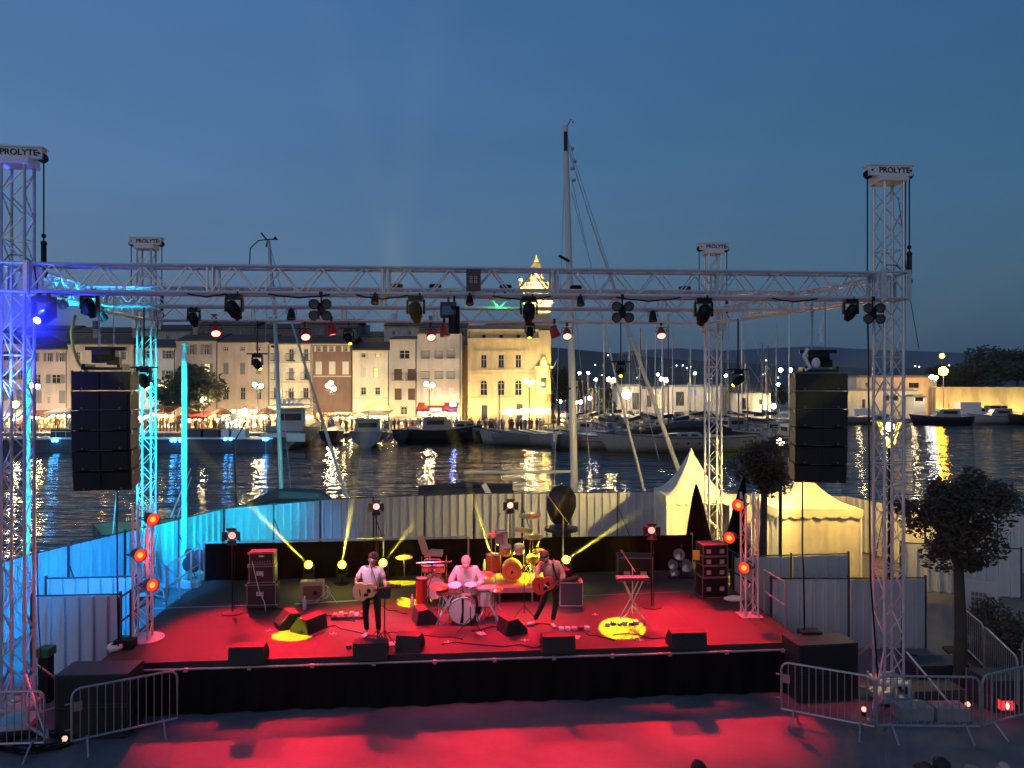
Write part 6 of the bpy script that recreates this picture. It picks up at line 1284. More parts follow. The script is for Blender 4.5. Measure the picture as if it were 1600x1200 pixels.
cable([W(58, 860, 14.3), W(60, 960, 14.3), W(66, 1060, 14.3), W(70, 1120, 14.2)], 'thin black cable hanging right of the left tower', .010)
cable([W(588, 520, 19), W(588, 640, 19), W(587, 700, 19)], 'x', .004) if False else None
t = thing('stage_box', 'small black control unit with a white display at the right stage corner', 'control unit', S(*uv(1265, 1000))); obj('body', MB().box(0, 0, .1, .42, .3, .2), BLACK, t); obj('display', MB().box(-.12, -.155, .10, .06, .01, .05), emat('white_display', (.9, .95, 1), 4), t)
t = thing('stage_box', 'small black lamp unit on the front left stage corner', 'control unit', S(*uv(196, 1012))); obj('body', MB().box(0, 0, .09, .36, .26, .18), BLACK, t); obj('handle', MB().path([(-.1, 0, .18), (-.1, 0, .24), (.1, 0, .24), (.1, 0, .18)], .012, 5), BLACKM, t)

def sub(cx, cy, ang, label, w=1.26, d=.70, h=1.13):
    t = thing('subwoofer_stack', label, 'subwoofer', (cx, cy, 0), ang)
    for k in range(2):
        q = obj('cabinet', MB().box(0, 0, .04 + h / 4 + k * h / 2, w, d, h / 2 - .015), mat('sub_paint', (.026, .026, .028), .5, var=.15, scale=10), t)
        b = MB(); b.box(0, -d / 2 - .008, .04 + h / 4 + k * h / 2, w - .08, .02, h / 2 - .08); obj('grille', b, GRILLE, q)
        b = MB(); [b.box(s * (w / 2 + .004), -.05, .04 + h / 4 + k * h / 2, .012, .22, .09) for s in (-1, 1)]; obj('handle', b, RUBBER, q)
    b = MB(); [b.lathe([(.05, -.03), (.05, .03)], 10, (x * w * .4, y * d * .4, .045), Matrix.Rotation(R(90), 3, 'Y')) for x in (-1, 1) for y in (-1, 1)]; obj('castor', b, RUBBER, t); return t
sub(-7.50, 14.0, R(4), 'left subwoofer stack on the ground below the stage'); sub(6.24, 15.60, R(8), 'right subwoofer stack on the ground below the stage')
BARM = mat('barrier_steel', (.42, .40, .40), .4, .6, var=.2)
def barrier(P0, P1, label, h=1.1, plate=True, detail=1, feet=True):
    P0, P1 = Vector(P0), Vector(P1); L_ = (P1 - P0).length; ang = math.atan2(P1.y - P0.y, P1.x - P0.x); t = thing('crowd_barrier', label, 'crowd barrier', (P0.x, P0.y, 0), ang, None)
    zb = .22; rr = .14; P_ = [(0, 0, zb), (0, 0, h - rr)] + [(rr - rr * math.cos(R(a)), 0, h - rr + rr * math.sin(R(a))) for a in (30, 60, 90)] + [(L_ - rr + rr * math.sin(R(a)), 0, h - rr + rr * math.cos(R(a))) for a in (0, 30, 60, 90)] + [(L_, 0, zb), (0, 0, zb)]
    obj('frame', MB().path(P_, .021, 8), BARM, t); n = max(3, round(L_ / .125)); me = MB().tube((0, 0, zb), (0, 0, h), .009, 5, cap=False).mesh('bar', BARM)
    for i in range(1, n): obj('bar', me, None, t, loc=(L_ * i / n, 0, 0))
    for x in ((.14 * L_, .86 * L_)):
        if feet: b = MB(); b.path([(x, -.30, 0), (x, -.04, zb + .02), (x, .04, zb + .02), (x, .30, 0)], .018, 6); obj('foot', b, BARM, t)
    b = MB(); [b.tube((-.10, 0, z), (0, 0, z), .014, 5) for z in (.42, .86)]; obj('hook', b, BARM, t)
    if plate: b = MB(); b.box(.09, -.012, .80, .13, .01, .16); q = obj('plate', b, mat('barrier_plate', (.35, .2, .2), .5, .2), t)
    return t
def gp(px, py, z=0): return G(px, py, z)
# bottom rails are at z .22 : choose ground points accordingly
barrier(G(112, 1158, .22) * 1, G(277, 1122, .22) * 1, 'crowd barrier in front of the left subwoofer stack, pink lit')
barrier(G(-60, 1164, .22), G(69, 1160, .22), 'crowd barrier at the left frame edge before the lighting tower', plate=False)
barrier(G(1221, 1107, .22), G(1366, 1135, .22), 'crowd barrier in front of the right subwoofer stack')
barrier(G(1370, 1133, .22), G(1531, 1135, .22), 'crowd barrier before the foot of the right lighting tower', plate=False)
barrier(G(1535, 1133, .22), G(1640, 1105, .22), 'crowd barrier with the red lantern at the right frame edge', plate=False)
barrier(G(1500, 1004, .22), G(1537, 1040, .22), 'far barrier of the receding row, behind the tree trunk', plate=False, feet=False)
barrier(G(1538, 1042, .22), G(1590, 1100, .22), 'nearer barrier of the receding row by the planting bed', plate=False)
barrier(G(1597, 1066, .22), G(1680, 1110, .22), 'barrier cut by the right frame edge behind the shrub', plate=False)
t = thing('red_lantern', 'small red warning lantern hanging on the right barrier', 'lantern', W(1571, 1101, 14.3)); obj('body', MB().box(0, 0, 0, .22, .10, .17), emat('red_lantern_glow', (1, .03, .04), 1.3), t); obj('bracket', MB().box(0, 0, .11, .2, .06, .05), BLACKM, t); obj('bulb', MB().ball((0, -.06, 0), .03, 6, 4, (1, 1, 2)), emat('pink_spark', (1, .6, .6), 6), t)
for px, py, lab in ((101, 1157, 'small orange lamp at the foot of the left subwoofer stack'), (1350, 1110, 'small pale lamp beside the right subwoofer stack'), (1512, 1102, 'small pale lamp behind the middle right barrier')):
    p = G(px, py + 8, 0); t = thing('marker_lamp', lab, 'lamp', p); obj('bulb', MB().ball((0, 0, .12), .05, 8, 5), emat('marker_glow', (1, .45, .3), 1.6), t); obj('base', MB().lathe([(.05, 0), (.04, .08)], 10), BLACK, t)
# ballast blocks, crates and cables under the right tower and at the left tower
BAL = mat('concrete_ballast', (.30, .29, .28), .85, var=.2)
for i, (px, py, lab) in enumerate(((1425, 1120, 'left'), (1482, 1121, 'right'))): p = G(px, py); t = thing('ballast_block', '%s one of two pale ballast blocks behind the middle right barrier' % lab, 'ballast block', p, R(2)); obj('block', MB().box(0, 0, .12, .62, .4, .24), BAL, t); obj('handle', MB().path([(-.12, 0, .24), (-.12, 0, .30), (.12, 0, .30), (.12, 0, .24)], .012, 5), STEEL, t)
for px, py, w, d, h, lab in ((1455, 1095, 1.1, .5, .3, 'long black cable trunk behind the middle right barrier'), (1460, 1052, 1.2, .6, .28, 'black trunk near the foot of the tree'), (1570, 1100, 1.1, .7, .6, 'black crate behind the red lantern')):
    p = G(px, py); t = thing('road_case', lab, 'case', p, R(6)); obj('box', MB().box(0, 0, h / 2, w, d, h), DARK, t); b = MB(); [b.box(x * w / 2, y * d / 2, h / 2, .03, .03, h + .01) for x in (-1, 1) for y in (-1, 1)]; obj('edge', b, STEEL, t)
t = thing('cable_bundle', 'tangled pile of cables with orange ends beside the right tower', 'cable', G(1432, 1040)); rb = random.Random(3)
for k in range(5): b = MB(); b.path([Vector((.4 * math.cos(a * .9 + k) * rb.uniform(.6, 1), .25 * math.sin(a * .9 + k) * rb.uniform(.6, 1), .03 + .05 * k * rb.random())) for a in range(9)], .018, 5); obj('loop', b, BLACK if k != 2 else mat('orange_cable', (.55, .16, .03), .5), t)
t = thing('cable_bundle', 'tangled black cables on the ground at the left tower foot', 'cable', G(50, 1165)); 
for k in range(6): b = MB(); b.path([Vector((.8 * math.cos(a * .8 + k) * rb.uniform(.6, 1), .4 * math.sin(a * .8 + k) * rb.uniform(.6, 1), .03 + .03 * k * rb.random())) for a in range(9)], .02, 5); obj('loop', b, BLACK, t)
t = thing('green_case', 'small green case beside the left subwoofer stack', 'case', G(72, 1096)); obj('box', MB().box(0, 0, 1.0, .24, .3, .16), mat('green_plastic', (.02, .12, .05), .5), t); obj('stand', MB().box(0, 0, .46, .2, .2, .92), BLACK, t)
# audience heads at the bottom edge
SKIN = mat('skin', (.55, .34, .26), .5, var=.08); HAIRB = mat('black_hair', (.012, .010, .01), .6, bump=.4, bscale=60, var=.3); HAIRBR = mat('brown_hair', (.06, .03, .018), .6, bump=.4, bscale=60, var=.3); HAIRG = mat('grey_hair', (.32, .28, .27), .7, bump=.4, bscale=60, var=.2)

# ---------------------------------------------------------------- people
def skin_obj(name, chains, m, parent, sub=2, label=None):
    """chains: list of (verts, edges, radii); each is its own skinned island, together one mesh"""
    V, E, Rr, roots = [], [], [], []
    for vs, es, rs in chains:
        n = len(V); roots.append(n); V += [tuple(v) for v in vs]; E += [(a + n, c + n) for a, c in es]; Rr += list(rs)
    me = bpy.data.meshes.new(name); me.from_pydata(V, E, []); me.materials.append(m)
    o = bpy.data.objects.new(name, me); COL.objects.link(o); o.parent = parent
    sk = o.modifiers.new('skin', 'SKIN'); sk.use_smooth_shade = True
    if not me.skin_vertices: bpy.context.view_layer.update()
    sv = me.skin_vertices[0].data if me.skin_vertices else None
    for i, r in enumerate(Rr):
        rr = r if isinstance(r, tuple) else (r, r); sv[i].radius = rr; sv[i].use_root = i in roots
    ss = o.modifiers.new('sub', 'SUBSURF'); ss.levels = sub; ss.render_levels = sub
    dg = bpy.context.evaluated_depsgraph_get(); dg.update(); ev = bpy.data.meshes.new_from_object(o.evaluated_get(dg))
    if len(ev.polygons) > 0:
        o.modifiers.clear(); o.data = ev; ev.name = name
        if not ev.materials: ev.materials.append(m)
        ev.polygons.foreach_set('use_smooth', [True] * len(ev.polygons))
    return o
def hand(wr, d, pal, r=1.0, curl=.5):
    """five finger chains from a palm: d = finger direction, pal = palm normal"""
    d = Vector(d).normalized(); pal = Vector(pal); pal = (pal - d * pal.dot(d)).normalized(); s = d.cross(pal); out = []
    wr = Vector(wr); pc = wr + d * .075; out.append(([wr, wr + d * .035, pc], [(0, 1), (1, 2)], [.026, (.036, .020), (.038, .018)]))
    for k, (off, ln) in enumerate(((-.030, .070), (-.010, .082), (.010, .076), (.030, .060))):
        a = wr + d * .06 + s * off; b_ = a + d * ln * .5; c = b_ + (d * (1 - curl) + pal * curl).normalized() * ln * .45; e = c + (d * (.6 - curl) + pal * curl * 1.3).normalized() * ln * .35
        out.append(([a, b_, c, e], [(0, 1), (1, 2), (2, 3)], [.010, .0095, .009, .007]))
    a = wr + d * .02 - s * .025; b_ = a - s * .03 + d * .025 + pal * .01; c = b_ + d * .03 + pal * .018; out.append(([a, b_, c], [(0, 1), (1, 2)], [.013, .011, .009])); return out
def person(label, base, rz, J, shirt, trouser, hair, shoes, sleeve='short', beard=None, hairk='short', skin=None, cap=None, bulk=1.08):
    """J: joints in local metres, x right in view, -y to the viewer"""
    t = thing('person', label, 'person', base, rz); V = {k: Vector(v) for k, v in J.items()}; sk = skin or SKIN
    hd = V['head']; nk = V['neck']; hdir = V['face'].normalized(); upv = (hd - nk).normalized(); side = hdir.cross(upv).normalized()
    body = [V['pelvis'], V['waist'], V['chest'], nk, nk.lerp(hd, .45), hd, hd + upv * .07 - hdir * .01,
            V['shL'], V['elL'], V['wrL'], V['shR'], V['elR'], V['wrR'], V['hipL'], V['knL'], V['anL'], V['hipR'], V['knR'], V['anR'], hd + hdir * .055 - upv * .055]
    ed = [(0, 1), (1, 2), (2, 3), (3, 4), (4, 5), (5, 6), (2, 7), (7, 8), (8, 9), (2, 10), (10, 11), (11, 12), (0, 13), (13, 14), (14, 15), (0, 16), (16, 17), (17, 18), (5, 19)]
    ra = [(.15, .11), (.14, .10), (.16, .11), .058, .060, .088, .078, .058, .042, .028, .058, .042, .028, .085, .056, .040, .085, .056, .040, .050]
    ch = [(body, ed, ra)]
    ch += hand(V['wrL'], V['hdL'], V['plL'], curl=J.get('cuL', .5) if not isinstance(J.get('cuL', .5), tuple) else .5); ch += hand(V['wrR'], V['hdR'], V['plR'], curl=.5)
    # nose and ears
    ch.append(([hd + hdir * .075 + upv * .015, hd + hdir * .105 - upv * .02], [(0, 1)], [.009, .013]))
    for s in (-1, 1): ch.append(([hd + side * s * .080 + upv * .015, hd + side * s * .090 - upv * .025], [(0, 1)], [(.008, .016), (.006, .012)]))
    skin_obj('body', ch, sk, t)
    b = MB(); [b.ball(hd + hdir * .078 + side * s * .032 + upv * .012, .011, 8, 5) for s in (-1, 1)]; obj('eye', b, mat('eye_dark', (.02, .015, .012), .2), t)
    b = MB(); b.path([hd + hdir * .088 - upv * .050 + side * q for q in (-.024, 0, .024)], .006, 5); obj('mouth', b, mat('lips', (.30, .10, .09), .5), t)
    # clothes
    el = V['elL'].lerp(V['shL'], .25) if sleeve == 'short' else V['wrL'].lerp(V['elL'], .12); er = V['elR'].lerp(V['shR'], .25) if sleeve == 'short' else V['wrR'].lerp(V['elR'], .12)
    cv = [V['pelvis'].lerp(V['waist'], .25), V['waist'], V['chest'], nk.lerp(V['chest'], .30), V['shL'], V['shR']]; ce = [(0, 1), (1, 2), (2, 3), (2, 4), (2, 5)]; cr_ = [(.168 * bulk, .125 * bulk), (.165 * bulk, .125 * bulk), (.185 * bulk, .132 * bulk), .075, .078 * bulk, .078 * bulk]
    if sleeve == 'short': cv += [el, er]; ce += [(4, 6), (5, 7)]; cr_ += [.066, .066]
    else: cv += [V['elL'], el, V['elR'], er]; ce += [(4, 6), (6, 7), (5, 8), (8, 9)]; cr_ += [.060 * bulk, .045 * bulk, .060 * bulk, .045 * bulk]
    skin_obj('shirt', [(cv, ce, cr_)], shirt, t)
    tv = [V['pelvis'], V['hipL'], V['knL'], V['anL'].lerp(V['knL'], .08), V['hipR'], V['knR'], V['anR'].lerp(V['knR'], .08)]
    skin_obj('trousers', [(tv, [(0, 1), (1, 2), (2, 3), (0, 4), (4, 5), (5, 6)], [(.155, .12), .100, .070, .056, .100, .070, .056])], trouser, t)
    for k in 'LR':
        a = V['an' + k]; to = V['to' + k]; d = (to - a); d.z = 0; d.normalize(); f = Vector((a.x, a.y, .045)); skin_obj('shoe', [([Vector((a.x, a.y, .08)), f, f + d * .10, f + d * .19], [(0, 1), (1, 2), (2, 3)], [.045, .048, (.048, .036), (.042, .028)])], shoes, t, 1)
    if hair is not None:
        M = Matrix((side, hdir, upv)).transposed(); b = MB(); b.ball(hd + upv * .046 - hdir * .046, .103, 18, 12, (.98, 1.02, 1.0), M)
        if hairk == 'bun': b.ball(hd + upv * .13 + hdir * .0, .055, 12, 8)
        b.ball(hd + upv * .088 + hdir * .012, .066, 12, 8, (1.0, 1.0, .6), M); rh_ = random.Random(5); b.v = [tuple(Vector(v) + Vector((rh_.gauss(0, .0035), rh_.gauss(0, .0035), rh_.gauss(0, .0035)))) for v in b.v]; obj('hair', b, hair, t, True)
        if beard: skin_obj('beard', [([hd + hdir * .06 - upv * .075, hd + hdir * .045 - upv * .095, hd + side * .05 - upv * .05 + hdir * .02, hd - side * .05 - upv * .05 + hdir * .02], [(0, 1), (0, 2), (0, 3)], [.034, .03, .03, .03])], hair, t)
    if cap:
        M = Matrix((side, hdir, upv)).transposed(); b = MB(); b.ball(hd + upv * .045, .100, 14, 8, (1, 1.08, .85), M); obj('cap', b, cap, t, True); b = MB(); b.ball(hd + upv * .055 + hdir * .10, .075, 12, 4, (1, 1, .12), M); obj('cap_peak', b, cap, t, True)
    return t
WTEE = mat('white_tshirt', (.70, .68, .70), .85, bump=.3, bscale=9, var=.05); BTR = mat('black_trousers', (.012, .012, .014), .8, bump=.2, bscale=12); WSHOE = mat('white_shoes', (.65, .62, .6), .6); GSH = mat('grey_sweatshirt', (.50, .44, .48), .9, bump=.3, bscale=9, var=.06); TANJ = mat('tan_overshirt', (.36, .24, .18), .85, bump=.3, bscale=9, var=.1)
# singer, facing the viewer and slightly right, acoustic guitar across his body
sp_ = G(581, 995, 1.0)
person('standing singer in a white t-shirt and black trousers with a pale acoustic guitar', sp_, 0, dict(
    pelvis=(-.02, .02, .95), waist=(-.02, .01, 1.10), chest=(-.01, 0, 1.32), neck=(0, -.02, 1.50), head=(.03, -.05, 1.635), face=(.18, -1, -.22),
    shL=(-.19, .0, 1.42), elL=(-.34, -.04, 1.16), wrL=(-.12, -.22, 1.02), shR=(.18, .0, 1.42), elR=(.27, -.02, 1.16), wrR=(.36, -.24, 1.08),
    hdL=(1, -.15, -.15), plL=(.1, .9, -.2), hdR=(.3, -.4, .9), plR=(-.5, .8, .1),
    hipL=(-.11, .02, .88), knL=(-.13, -.02, .49), anL=(-.11, .04, .09), toL=(-.18, -.2, 0), hipR=(.10, .02, .88), knR=(.13, -.02, .49), anR=(.14, .04, .09), toR=(.2, -.2, 0)), WTEE, BTR, HAIRBR, WSHOE, 'short', hairk='bun')
# guitarist
gpz = G(856, 978, 1.0)
person('guitarist in a tan overshirt looking down at his red acoustic guitar', gpz, 0, dict(
    pelvis=(.08, .03, .93), waist=(.08, .02, 1.08), chest=(.04, -.04, 1.28), neck=(-.03, -.12, 1.45), head=(-.08, -.20, 1.55), face=(-.15, -.9, -.75),
    shL=(-.15, -.06, 1.38), elL=(-.26, -.14, 1.12), wrL=(-.10, -.34, .99), shR=(.22, -.04, 1.38), elR=(.34, -.08, 1.12), wrR=(.27, -.34, 1.06),
    hdL=(1, -.1, -.2), plL=(.1, .9, -.2), hdR=(.3, -.4, .9), plR=(-.5, .8, .1),
    hipL=(-.03, .03, .86), knL=(-.13, -.04, .48), anL=(-.30, .06, .09), toL=(-.5, -.05, 0), hipR=(.18, .03, .86), knR=(.17, -.03, .48), anR=(.10, -.02, .09), toR=(.16, -.25, 0)), TANJ, BTR, HAIRBR, WSHOE, 'long', beard=True)
# seated drummer
DY = 17.75; dp = Vector((X(729, DY), DY, 1.0))
person('seated drummer in a pale sweatshirt and cap bending over the drums', dp, 0, dict(
    pelvis=(0, .05, .56), waist=(0, -.10, .74), chest=(0, -.13, .98), neck=(0, -.16, 1.14), head=(0, -.23, 1.25), face=(.02, -1, -.65),
    shL=(-.21, -.08, 1.06), elL=(-.36, -.16, .80), wrL=(-.20, -.38, .72), shR=(.21, -.08, 1.06), elR=(.37, -.16, .80), wrR=(.20, -.38, .74),
    hdL=(.8, -.7, -.1), plL=(0, 0, -1), hdR=(-.8, -.7, -.1), plR=(0, 0, -1),
    hipL=(-.12, 0, .54), knL=(-.30, -.38, .50), anL=(-.28, -.40, .09), toL=(-.3, -.7, 0), hipR=(.12, 0, .54), knR=(.30, -.38, .50), anR=(.28, -.40, .09), toR=(.3, -.7, 0)), GSH, BTR, HAIRG, WSHOE, 'long', cap=mat('pinkish_cap', (.40, .25, .25), .8), bulk=1.38)
def spectator(px, py, label, hair, Y=7.6, face=(0, 1, 0), shirt=None, bald=False):
    p = W(px, py, Y); h = p.z + .0; t = None; H = h - .13
    J = dict(pelvis=(0, 0, H - .70), waist=(0, 0, H - .55), chest=(0, 0, H - .30), neck=(0, .0, H - .14), head=(0, 0, H), face=face, shL=(-.18, 0, H - .22), elL=(-.26, .02, H - .50), wrL=(-.24, .1, H - .74), shR=(.18, 0, H - .22), elR=(.26, .02, H - .50), wrR=(.24, .1, H - .74), hdL=(0, .2, -1), plL=(1, 0, 0), hdR=(0, .2, -1), plR=(-1, 0, 0),
             hipL=(-.1, 0, H - .78), knL=(-.1, .03, H - 1.16), anL=(-.1, 0, .09), toL=(-.12, .3, 0), hipR=(.1, 0, H - .78), knR=(.1, .03, H - 1.16), anR=(.1, 0, .09), toR=(.12, .3, 0))
    off = 0
    person(label, (p.x, Y, 0), 0, J, shirt or BTR, BTR, None if bald else hair, WSHOE, 'short')
for px, py, lab, hair, face, bald in ((1467, 1183, 'spectator with black hair seen from behind, tallest of the cut-off heads at the bottom right', HAIRB, (-.2, 1, 0), False), (1570, 1184, 'bald spectator at the bottom right with violet light on the head', None, (.3, 1, 0), True), (1516, 1196, 'grey haired spectator barely above the bottom edge', HAIRG, (0, 1, 0), False), (1437, 1191, 'brown haired spectator facing left at the bottom right', HAIRBR, (-1, .3, 0), False), (1090, 1188, 'dark haired spectator alone at the bottom right of centre', HAIRB, (0, 1, 0), False)):
    spectator(px, py, lab, hair, 9.6, face, None, bald)

# ---------------------------------------------------------------- instruments and backline
def guitar(o, xa, za, label, m, sc=1.0, elec=False):
    """x along the neck (to the head), z up across the body, y away from the viewer"""
    M = frame_of(o, xa, za=za); t = thing('acoustic_guitar', label, 'guitar', M=M); P_ = []
    for i in range(40):
        a = 2 * math.pi * i / 40; x = math.cos(a); r = .185 - .045 * x - .045 * math.exp(-((x - .12) / .28) ** 2); P_.append((x * .25 * sc, math.sin(a) * (abs(math.sin(a)) ** -.25 if abs(math.sin(a)) > .05 else 1) * r * sc))
    b = MB(); b.prism(P_, -.05, .05); obj('guitar_body', b, m, t)
    b = MB(); b.box(.42 * sc, -.045, 0, .46 * sc, .025, .05); obj('neck', b, WOODM, t); b = MB(); b.box(.71 * sc, -.03, 0, .15, .02, .075); [b.tube((.67 * sc + k * .04, -.03, -.055), (.67 * sc + k * .04, -.03, .055), .006, 4) for k in range(3)]; obj('headstock', b, WOODM, t)
    b = MB(); b.lathe([(.001, 0), (.048, 0)], 18, (.09 * sc, -.053, 0), Matrix.Rotation(R(90), 3, 'X'), cap=False); obj('sound_hole', b, BLACK, t); b = MB(); b.box(-.10 * sc, -.055, 0, .02, .012, .13); obj('bridge', b, BLACK, t)
    b = MB(); b.box(.02 * sc, -.054, -.07, .09, .006, .06); obj('pick_guard', b, BLACK, t)
guitar(sp_ + Vector((-.10, -.20, 1.02)), (1, -.10, .17), (-.17, 0, 1), 'pale acoustic guitar held by the singer', mat('spruce_top', (.52, .32, .16), .3))
guitar(gpz + Vector((-.10, -.30, .99)), (1, -.05, .26), (-.26, 0, 1), 'red acoustic guitar held by the guitarist', mat('cherry_top', (.45, .05, .03), .25))
b = MB(); b.path([gpz + Vector(v) for v in ((.22, -.30, 1.0), (.16, -.22, 1.2), (.10, -.16, 1.4), (.14, .04, 1.46), (.0, .12, 1.3))], .022, 5); tag(obj('guitar_strap', b, BLACK), 'black strap over the shoulder of the guitarist', 'strap')
def stand_mic(P_, h, label, boom=None, mic=True, tri=True, tablet=False, light=BLACKM):
    t = thing('microphone_stand', label, 'microphone stand', P_); b = MB(); b.tube((0, 0, .1), (0, 0, h), .011, 6)
    if tri:
        for a in (90, 210, 330): b.tube((0, 0, .28), (.30 * math.cos(R(a)), .30 * math.sin(R(a)), .01), .009, 5)
    else: b.lathe([(.14, 0), (.14, .02), (.02, .03)], 16)
    obj('stand', b, light, t); e = Vector((0, 0, h))
    if boom: b = MB(); e = Vector(boom); b.tube(Vector((0, 0, h)) - (e - Vector((0, 0, h))) * .4, e, .008, 5); obj('boom', b, light, t)
    if mic: d = Vector((0, .06, .03)) if not boom else (e - Vector((0, 0, h))).normalized() * .06; b = MB(); b.tube(e, e + d * 2, .015, 7, .02); b.ball(e + d * 2.4, .028, 8, 6); obj('microphone', b, mat('mic_grey', (.25, .25, .26), .4, .6), t)
    if tablet: b = MB(); b.box(.02, -.03, h * .72, .24, .02, .2, Matrix.Rotation(R(-20), 3, 'X')); obj('tablet', b, BLACK, t)
    return t
stand_mic(sp_ + Vector((.20, -.45, 0)), 1.18, 'microphone stand before the singer with boom to his mouth', boom=(-.16, .18, 1.53)); 
t = stand_mic(sp_ + Vector((.34, -.42, 0)), 1.0, 'music stand holding a black tablet before the singer', mic=False)
obj('tablet', MB().box(0, -.02, 1.03, .26, .02, .20, Matrix.Rotation(R(-25), 3, 'X')), BLACK, t)
stand_mic(G(819, 965, 1.0), 1.15, 'microphone stand left of the guitarist', boom=(.28, .05, 1.42))
stand_mic(G(735, 985, 1.0), .5, 'low microphone stand before the kick drum', mic=True)
stand_mic(G(670, 950, 1.0), .55, 'low microphone stand before the orange tom', boom=(.1, -.1, .8)); stand_mic(Vector((X(768, 19.2), 19.2, 1.0)), 1.5, 'tall boom stand over the rear drum kit, left', boom=(.16, 0, 1.95), light=STEEL); stand_mic(Vector((X(880, 19.9), 19.9, 1.0)), 1.9, 'tall boom stand over the rear drum kit, right', boom=(-.3, 0, 2.3), light=STEEL)
def wedge(px, py, rz, label, w=.62, z=1.0, m=None):
    p = G(px, py, z) if not isinstance(px, Vector) else px; t = thing('stage_monitor', label, 'stage monitor', p, rz); h = .34
    prof = [(-.25, 0), (.25, 0), (.25, .10), (.02, h), (-.20, h * .92)]
    b = MB(); b.prism(prof, -w / 2, w / 2, Matrix.Rotation(R(90), 3, 'Z')); obj('cabinet', b, m or mat('monitor_black', (.014, .014, .016), .7, var=.2, scale=12), t)
    g = MB(); n = Vector((0, .23, 0)); A_, B_ = Vector((0, .252, .11)), Vector((0, .025, h + .002)); d = (B_ - A_); nn_ = Vector((0, -d.z, d.y)).normalized() * -.006
    g.add([A_ + Vector((-w * .45, 0, 0)) - nn_, A_ + Vector((w * .45, 0, 0)) - nn_, B_ + Vector((w * .45, 0, 0)) - nn_, B_ + Vector((-w * .45, 0, 0)) - nn_], [(0, 1, 2, 3)]); obj('grille', g, GRILLE, t)
    for s in (-1, 1):
        b = MB(); b.lathe([(.05, 0), (.05, .01)], 12, (s * (w / 2 + .001), -.02, .17), Matrix.Rotation(R(90), 3, 'Y')); b.box(s * (w / 2 + .004), -.02, .09, .012, .12, .04); obj('handle', b, RUBBER, t)
    return t
wedge(389, 1031, R(4), 'front stage monitor, leftmost, at the stage edge', .66); wedge(580, 1025, R(5), 'front stage monitor directly before the singer', .66); wedge(641, 1013, R(-8), 'front stage monitor right of the singer, tilted', .48); wedge(871, 1014, R(5), 'front stage monitor before the guitarist', .66); wedge(1072, 1008, R(5), 'front stage monitor, rightmost', .72)
wedge(483, 984, R(62), 'side stage monitor with reddish side, left of the singer', .62); wedge(450, 978, R(120), 'lower dark stage monitor behind the reddish one', .5); wedge(664, 971, R(-70), 'stage monitor beside the orange tom, side on', .5); wedge(800, 987, R(-65), 'stage monitor between drummer and guitarist, side on', .5)
t = wedge(893, 945, R(-70), 'grey stage monitor standing on the guitar cabinet', .45)
# guitar cabinet / case
CASE = mat('case_panel', (.05, .055, .06), .5, var=.2); GREYM = mat('grey_grille', (.07, .08, .09), .7)
def box_case(P_, rz, w, d, h, label, name='flight_case', cat='flight case', panel=None, edge=STEEL, extra=None):
    t = thing(name, label, cat, P_, rz); obj('panel', MB().box(0, 0, h / 2, w, d, h), panel or CASE, t); b = MB()
    e = .022
    for x in (-w / 2, w / 2):
        for y in (-d / 2, d / 2): b.box(x, y, h / 2, e, e, h + .02)
        for z in (0.01, h): b.box(x, 0, z, e, d, e)
    for y in (-d / 2, d / 2):
        for z in (0.01, h): b.box(0, y, z, w, e, e)
    obj('edge', b, edge, t); return t
pc = G(892, 945, 1.0); C = box_case(pc + Vector((0, .1, 0)), R(0), .54, .45, .56, 'pale edged guitar cabinet behind the guitarist', 'guitar_cabinet', 'cabinet', GREYM, mat('pale_edge', (.55, .5, .5), .4))
for o in bpy.data.objects:
    if o.get('label') == 'grey stage monitor standing on the guitar cabinet': o.location = pc + Vector((-.08, .12, .58)); o.scale = (.85, .85, .85)
# amp stack left
ap = G(411, 950, 1.0); TOLEX = mat('black_tolex', (.022, .018, .02), .55, var=.3, scale=30); GR2 = mat('amp_grille', (.03, .02, .025), .8)
def cab(w, h, z, label, txt=None, knobs=0, d=.36, name='amplifier_cabinet'):
    t = thing(name, label, 'amplifier', ap + Vector((0, 0, z)), R(6)); obj('cabinet', MB().box(0, 0, h / 2, w, d, h), TOLEX, t); obj('grille_cloth', MB().box(0, -d / 2 - .004, h / 2, w - .07, .012, h - .07), GR2, t)
    b = MB(); e = .012
    for x in (-w / 2 + .025, w / 2 - .025): b.box(x, -d / 2 - .008, h / 2, e, .016, h - .05)
    for zz_ in (.025, h - .025): b.box(0, -d / 2 - .008, zz_, w - .05, .016, e)
    obj('piping', b, mat('silver_piping', (.4, .36, .38), .4, .4), t)
    b = MB(); [b.box(x * w / 2, -d / 2, z_, .04, .04, .04) for x in (-1, 1) for z_ in (0.02, h - .02)]; obj('corner', b, STEEL, t)
    if txt: text(txt, .13, mat('logo_white', (.75, .72, .74), .4), t, (-.03, -d / 2 - .014, h * .55), bold=.003)
    if knobs:
        b = MB(); [b.lathe([(.012, 0), (.012, .02)], 8, (-w * .35 + i * w * .1, -d / 2 - .012, h * .28), Matrix.Rotation(R(90), 3, 'X')) for i in range(knobs)]; obj('knob', b, STEEL, t); b = MB(); b.lathe([(.001, 0), (.07, 0), (.001, .004)], 12, (.0, -d / 2 - .014, h * .70), Matrix.Rotation(R(90), 3, 'X') @ Matrix.Diagonal(Vector((1, .3, 1)))); obj('badge', b, mat('logo_white', (.75, .72, .74), .4), t)
    return t
for x in (-.25, .25): pass
cab(.70, .52, .10, 'lower cabinet of the black amplifier stack', 'EBJ'); cab(.60, .42, .635, 'middle cabinet of the black amplifier stack', 'EBJ'); cab(.58, .30, 1.065, 'amplifier head on top of the black stack', None, 8, name='guitar_amplifier')
